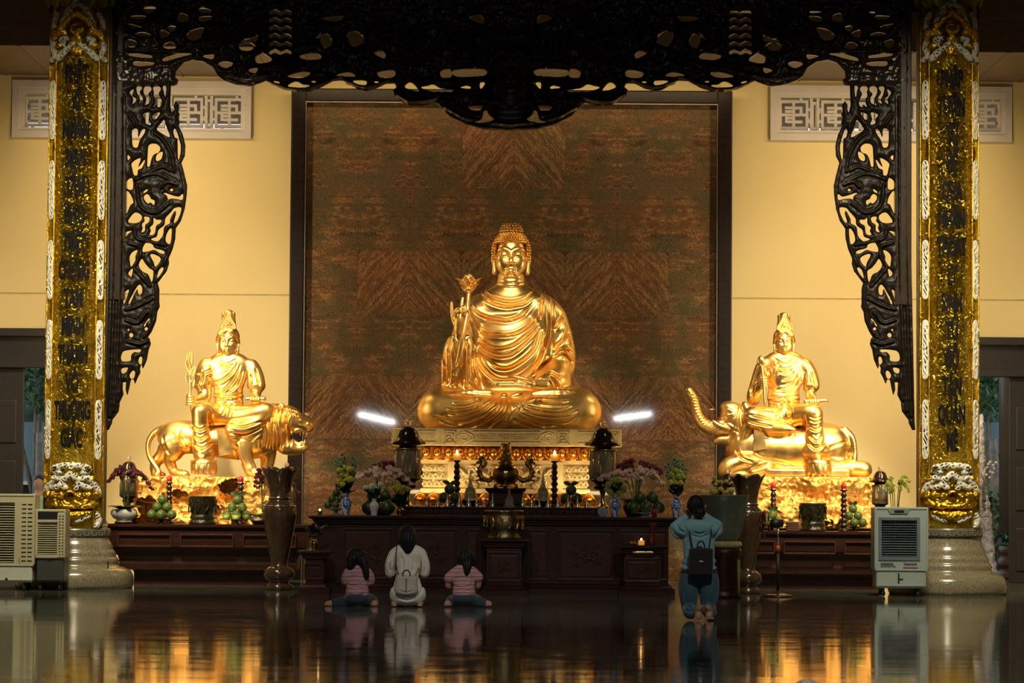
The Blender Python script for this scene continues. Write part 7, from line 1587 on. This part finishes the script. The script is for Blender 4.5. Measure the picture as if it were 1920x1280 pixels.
# ================================================================ air coolers
def cooler(px0,px1,pt,pb,Y,label,col,colb,tank,style):
    tank=.23 if style=='blue' else tank
    X0,X1=XP(px0,Y,pt),XP(px1,Y,pt); w=(X1-X0)/2; t=thing('air_cooler',label,'air cooler',((X0+X1)/2,Y,0)); pm=(px0+px1)/2
    zt=ZP(pt,Y,pm); zb=.105; D=.42; zm=zb+(zt-zb)*tank
    body=mat('cooler_body_'+style,col,.4,0,.05); tk=mat('cooler_tank_'+style,colb,.35,0,.05); fr_=mat('cooler_frame_'+style,(.11,.15,.18) if style=='blue' else tuple(c*.8 for c in col),.4); dk=BLACK
    gx0,gx1,gz0,gz1=(-w*.74,w*.58,zm+(zt-zm)*.20,zt-(zt-zm)*.21) if style=='blue' else (-w*.86,w*.30,zm+.02,zt-(zt-zm)*.12)
    if style=='small': gx0,gx1,gz0,gz1=-w*.95,w*.48,zm+(zt-zm)*.06,zt-(zt-zm)*.26
    mb=MB()   # shell with an opening for the grille
    for a,b,c,d in((-w,gx0,zm,zt),(gx1,w,zm,zt),(gx0,gx1,gz1,zt),(gx0,gx1,zm,gz0)):
        if b-a>.002 and d-c>.002: mb.box(((a+b)/2,.05,(c+d)/2),((b-a)/2,.05,(d-c)/2))
    mb.box((0,D/2+.05,(zm+zt)/2),(w,D/2-.05,(zt-zm)/2),.015); mb.box((0,.045,zt-.012),(w+.004,.055,.016),.012)
    for q in(-1,1): mb.box((q*(w-.01),.03,(zm+zt)/2),(.014,.045,(zt-zm)/2),.012)
    mb.build('housing',body,t)
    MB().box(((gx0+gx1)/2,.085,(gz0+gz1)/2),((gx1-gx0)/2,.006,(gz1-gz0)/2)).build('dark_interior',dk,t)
    mb=MB(); mb.box((0,D/2,(zb+zm)/2),(w*.94,D/2,(zm-zb)/2),.03); mb.box((0,-.004,zm-.006),(w*.98,.01,.006)); mb.box((0,-.002,zb+.035),(w*.9,.008,.006)); mb.build('water_tank',tk,t)
    n=15 if style!='beige' else 24; mb=MB()
    for i in range(n):
        z=gz0+(gz1-gz0)*(i+.5)/n; mb.box(((gx0+gx1)/2,.03,z),((gx1-gx0)/2,.016,.004 if style=='blue' and i>6 else .006),0,None)
    mb.build('louvres',fr_ if style=='blue' else body,t)
    if style=='blue':
        mb=MB()
        for i in range(16): mb.box((gx0+(gx1-gx0)*(i+.5)/16,.05,(gz0*.55+gz1*.45+gz1)/2),(.0022,.004,(gz1-gz0)*.28))
        mb.build('grille_bars',fr_,t)
        mb=MB(); e=.042
        for a,b,c,d in((gx0-e,gx0,gz0-e,gz1+e),(gx1,gx1+e,gz0-e,gz1+e),(gx0,gx1,gz1,gz1+e),(gx0,gx1,gz0-e,gz0)): mb.box(((a+b)/2,.0,(c+d)/2),((b-a)/2,.012,(d-c)/2),.006)
        mb.build('grille_frame',fr_,t)
        zc=zt-.055; cx_=-w*.10; MB().prism([(cx_-.14,zc+.030),(cx_+.14,zc+.030),(cx_+.11,zc-.026),(cx_-.11,zc-.026)],-.012,.01).build('control_panel',mat('cooler_panel',(.20,.25,.25),.4),t)
        MB().box((cx_+.005,-.013,zc+.004),(.062,.004,.018),.003).build('display',dk,t)
        mb=MB(); mb.box((-w*.54,-.004,zm+(zt-zm)*.10),(w*.24,.006,.012),.003); mb.box((w*.34,-.004,zm+(zt-zm)*.10),(w*.24,.006,.012),.003); mb.build('lower_vents',fr_,t)
        mb=MB(); 
        for i in range(9): mb.box((-w*.76+i*.022,-.003,zm+.042),(.007,.004,.010 if i%3 else .006))
        mb.build('dark_lettering',mat('cooler_ink',(.03,.04,.05),.5),t)
        MB().box((w*.34,-.003,zm+.028),(w*.28,.004,.006)).build('red_sticker',mat('cooler_red',(.25,.05,.05),.5),t)
        mb=MB(); mb.box((-w*.10,-.006,zb+(zm-zb)*.55),(.009,.005,.062)); mb.box((-w*.02,-.006,zb+(zm-zb)*.50),(.03,.005,.006)); mb.build('level_gauge',dk,t)
        mb=MB(); [mb.box((w-.02+.022,.10+.0*i,zm+.03+i*(zt-zm-.08)/30),(.004,.10,.004)) for i in range(31)]; mb.build('side_louvres',fr_,t)
    else:
        n2=14
        def slot_grille():
            g=MB(); x0_,x1_=w*.52,w*.94; z0_,z1_=zm+.02,zm+.02+(zt-zm)*.86; hs=(z1_-z0_)/n2
            for i in range(n2+1): g.box(((x0_+x1_)/2,-.004,z0_+hs*i),((x1_-x0_)/2,.004,hs*.5-.009))
            for xx in(x0_,(x0_+x1_)/2,x1_): g.box((xx,-.004,(z0_+z1_)/2),(.010,.0045,(z1_-z0_)/2+hs*.3))
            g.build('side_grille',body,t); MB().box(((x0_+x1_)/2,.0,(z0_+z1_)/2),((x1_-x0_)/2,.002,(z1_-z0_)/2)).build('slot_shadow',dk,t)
        slot_grille()
        if style=='small':
            MB().box((-w*.22,-.002,zt-(zt-zm)*.12),(w*.70,.006,(zt-zm)*.075),.004).build('display',dk,t); MB().box((0,-.003,zm-.03),(w*.2,.004,.01)).build('dark_lettering',dk,t)
        else:
            MB().box((w*.60,-.003,zm+.05),(w*.13,.004,.035),.003).build('switch_panel',dk,t); MB().lathe([(0,0),(.018,0),(.018,.01),(0,.01)],16,M=Matrix.Translation((w*.05,0,zb+.04))@Matrix.Rotation(PI/2,4,'X')).build('drain_plug',dk,t)
    for q in(-1,1):
        for yy in(.06,D-.06):
            mb=MB(); mb.lathe([(0,-.014),(.034,-.014),(.036,0),(.034,.014),(0,.014)],18,M=Matrix.Translation((q*w*.66,yy,.036))@Matrix.Rotation(PI/2,4,'Y')@Matrix.Rotation(.6,4,'X')); mb.box((q*w*.66,yy+.01,.078),(.018,.022,.028),.004); mb.build('castor',dk,t)
    return t
cooler(1640,1740,951,0,38.3,'pale blue grey air cooler on castors in front of the right column',(.29,.36,.35),(.31,.38,.37),.27,'blue')
cooler(-42,66,926,0,38.2,'large beige air cooler with louvred front cut by the left edge of the picture',(.42,.40,.26),(.50,.54,.48),.20,'beige')
cooler(68,123,955,0,38.27,'smaller beige air cooler standing behind the large one at the left column',(.42,.40,.26),(.05,.055,.05),.34,'small')
t=thing('power_cord','thin black power cord looping along the foot of the left column','cord',(0,0,0)); 
cp=[(150,1068,39.0),(160,1085,38.95),(175,1092,38.95),(192,1090,38.98),(201,1070,39.02),(203,1030,39.4),(201,985,39.9),(198,975,40.2)]
MB().tube([W(a,b,c) for a,b,c in [tuple(q) for q in cat(cp,5)]],.008,6).build('cable',BLACK,t)
# crumpled clear bag in the foreground
fb2=PX(1524,1292,19.3); t=thing('plastic_bag','crumpled clear plastic bag lying on the floor at the bottom edge','bag',(fb2.o.x,19.3,0))
s=SDF((-46,-30,-2),(46,30,34),1.6); s.ell((-14,0,10),(20,18,15),4); s.ell((14,2,7),(18,16,10),4); s.ell((0,-4,12),(14,12,11),3); s.ell((26,0,6),(12,10,8),3); s.noise(4,.14,3,True); s.noise(2,.3,5,True); s.cutz(0)
s.mesh('bag_film',mat('clear_film',(.8,.8,.8),.25,0,.02,3,0,40,.01,None,None,0,0,.15,1.3),t,fb2.k)
# ================================================================ outside the doors
LAWN=mat('garden_ground',(.06,.09,.04),.8,0,.4,3); 
structure('floor_outside',MB().box((0,54,-.12),(22,9.2,.1)),LAWN)
BLW=mat('blue_wall_paint',(.15,.22,.28),.7,0,.15,1)
FOL=NT('foliage'); FOL.set(Base_Color=FOL.ramp(FOL.tex(2.0),[(.3,(.02,.07,.025)),(.55,(.05,.15,.05)),(.75,(.16,.30,.12))]),Roughness=.45,Subsurface_Weight=0); FOL=FOL.m
BARK=mat('grey_bark',(.16,.15,.14),.8,0,.3,8,.6,14,.03)
for px,lb in((62,'left'),(1856,'right')):
    Yw=50.; t=thing('garden_house','low blue grey garden building seen through the %s doorway'%lb,'building',(XP(px,Yw),Yw,0))
    z1_,z2_=ZP(905,Yw,px),ZP(790,Yw,px); mb=MB(); mb.box((0,.5,(z1_+z2_)/2),(2.2,.15,(z2_-z1_)/2)); mb.box((0,.6,z1_/2),(2.2,.1,z1_/2)); mb.build('house_wall',BLW,t); MB().box((0,.3,z1_),(2.3,.12,.03)).build('white_ledge',WHITEP,t)
    MB().box((0,.46,z1_*.72),(2.2,.03,z1_*.26)).build('dark_opening',BLACK,t)
def leafy(name,label,x,Y,blobs,n,size,trunk=True,seed=1):
    t=thing(name,label,'tree',(x,Y,0)); rs=random.Random(seed); mb=MB()
    for i in range(n):
        bx,by,bz,br_=rs.choice(blobs); v=Vector((rs.gauss(0,1),rs.gauss(0,1),rs.gauss(0,1))).normalized()*br_*rs.uniform(.5,1.05)
        M=Matrix.Translation((bx+v.x,by+v.y*.7,bz+v.z))@Matrix.Rotation(rs.uniform(0,6.28),4,'Z')@Matrix.Rotation(rs.uniform(.4,2.4),4,'X')
        mb.petal(size*rs.uniform(.6,1.2),size*.2,.004,.5,M,n=3,m=2)
    mb.build('leaves',FOL,t)
    mb=MB(); mb.tube([(0,0,0),(.05,0,1.2),(0,.1,2.2)],[.12,.09,.05],8); 
    for b in blobs[:4]: mb.tube([(.03,0,1.0),(b[0]*.5,b[1]*.5,(b[2]+1.2)/2),(b[0],b[1],b[2])],[.05,.035,.015],6)
    mb.build('trunk',BARK,t)
for px,Y,z,lb,sd,zz in((64,49,3.1,'bright green tree above the blue wall beyond the left doorway',1,3.1),(1852,49,3.1,'dark green tree above the blue wall beyond the right doorway',2,3.1)):
    leafy('garden_tree',lb,XP(px,Y),Y,[(0,0,zz,.6),(.6,.3,zz+.4,.6),(-.6,.2,zz+.3,.6),(.1,.4,zz+1.0,.6),(0,.4,zz+1.5,.6)],2600,.15,seed=sd)
leafy('garden_shrub','leafy green shrub low beyond the right doorway',XP(1864,47.5),47.5,[(0,0,.9,.5),(.4,.2,.5,.4),(-.3,.2,.4,.4),(.1,.1,1.2,.35),(-.1,0,.2,.3)],1300,.18,seed=5)
leafy('garden_shrub','leafy shrub standing low beyond the left doorway',XP(70,47.5),47.5,[(0,0,.5,.4),(.3,.2,.4,.4),(-.3,.2,.4,.4)],500,.18,seed=6)
BK=NT('far_hedge'); BK.set(Base_Color=BK.ramp(BK.tex(3,None,6,.7),[(.35,(.006,.016,.010)),(.6,(.02,.05,.025))]),Roughness=.8); 
t=thing('garden_hedge','tall dark hedge closing the garden far beyond the doorways','hedge',(0,56,0)); s=SDF((-110,-8,-2),(110,8,60),1.0); s.box((0,0,26),(108,4,28),3,1); s.noise(1.6,.30,2); s.cutz(0); s.mesh('hedge_mass',BK.m,t,.1)
# person outside at the left door
f=PX(72,1010,46.2); t=thing('person','person in pale green clothes far beyond the left doorway','person',(f.o.x,46.2,0)); f.o=Vector(t.location); gz=lambda py: ZP(py,46.2,72)
s=SDF((-.34,-.3,0),(.34,.3,1.75),.018)
h0=gz(905); s.ell((0,0,h0),(.085,.10,.12),.02); s.cap((0,0,h0-.1),(0,0,h0-.22),.05,.06,.03); s.chain([(-.15,0,h0-.28,.06),(0,0,h0-.24,.07),(.15,0,h0-.28,.06)],.05); s.ell((0,0,h0-.5),(.15,.1,.3),.06); s.ell((0,0,h0-.75),(.15,.11,.15),.05)
for q in(-1,1): s.chain([(q*.17,0,h0-.3,.05),(q*.21,0,h0-.55,.042),(q*.12,-.14,h0-.62,.035)],.02); s.chain([(q*.08,0,h0-.8,.09),(q*.09,0,.5,.06),(q*.09,.0,.06,.045)],.04); s.chain([(q*.09,.02,.05,.045),(q*.10,-.14,.04,.035)],.02)
s.mesh('body',SKIN,t)
s=SDF((-.36,-.3,.3),(.36,.3,1.6),.02); s.ell((0,0,h0-.5),(.18,.13,.33),.05); s.ell((0,0,h0-.85),(.2,.15,.35),.05); s.chain([(-.17,0,h0-.30,.075),(0,0,h0-.26,.08),(.17,0,h0-.30,.075)],.05)
for q in(-1,1): s.chain([(q*.18,0,h0-.32,.065),(q*.22,0,h0-.52,.06)],.03)
s.mesh('pale_green_shirt',cloth('mint_cotton',(.28,.46,.36),(.36,.55,.44)),t)
s=SDF((-.14,-.16,h0-.12),(.14,.16,h0+.18),.012); s.ell((0,.02,h0+.02),(.095,.11,.125),.01); s.ell((0,-.1,h0-.05),(.07,.06,.1),.01,1); s.mesh('hair',HAIR,t)
# round wooden pillar inside the right doorway
Yp=46.4; xp=XP(1898,Yp); t=thing('wooden_pillar','plain brown round wooden pillar with dark turned foot at the right edge','pillar',(xp,Yp,0)); r=.205
PILW=wood('pillar_wood',(.055,.035,.025),(.085,.055,.038),.4,(8,8,1),0)
zt2=ZP(700,Yp,1898); MB().lathe([(r,.72),(r,5.0)],40).build('shaft',PILW,t)
zb2=ZP(1024,Yp,1898); MB().lathe([(0,0),(.30,0),(.31,.06),(.27,.12),(.22,.15),(.26,.20),(.27,.27),(.23,.33),(.21,.36),(.23,.40),(.23,.46),(.212,.52),(.212,zb2-.02),(.205,zb2)],40).build('turned_foot',ROSE,t)
# white bark ornamental tree beside the right column
Yo=41.2; xo=XP(1850,Yo); t=thing('blossom_tree','pale grey ornamental tree trunk with a small blossom branch behind the right column','tree',(xo,Yo,0)); kk=1/S(Yo)
f=PX(1850,1092,Yo); f.o.z=0
s=SDF((-34,-18,-2),(34,18,330),1.2); s.chain([(6,0,0,15),(2,0,60,13),(-4,2,140,12),(-10,2,220,9),(-12,0,300,6),(-10,0,325,4)],3); s.noise(1.6,.14,3); s.noise(.8,.4,4,True); s.mesh('trunk',mat('white_bark',(.34,.33,.36),.7,0,.3,10,.6,18,.03),t,kk)
mb=MB(); br_pts=[(1842,940,-.2),(1838,915,-.25),(1842,895,-.28),(1852,880,-.3),(1861,868,-.3)]
pp=[Vector((XP(a,Yo)-xo,dy,ZP(b,Yo,1850))) for a,b,dy in br_pts]; C_=[Vector(c) for c in cat([tuple(p) for p in pp],5)]; mb.tube(C_,[.022-.015*i/len(C_) for i in range(len(C_))],8); mb.tube([C_[8],C_[8]+Vector((-.05,-.02,.12))],[.01,.005],6); mb.build('branch',BARK,t)
BLS=mat('blossom_white',(.6,.52,.45),.5,0,.2,10)
for i,(a,b) in enumerate(((1861,867),(1856,872),(1850,866),(1845,876),(1857,878),(1850,884),(1843,890),(1849,895),(1841,880),(1855,886),(1847,870))): place_f('pom',BLS,(XP(a,Yo)-xo,-.3,ZP(b,Yo,1850)),.022,t)
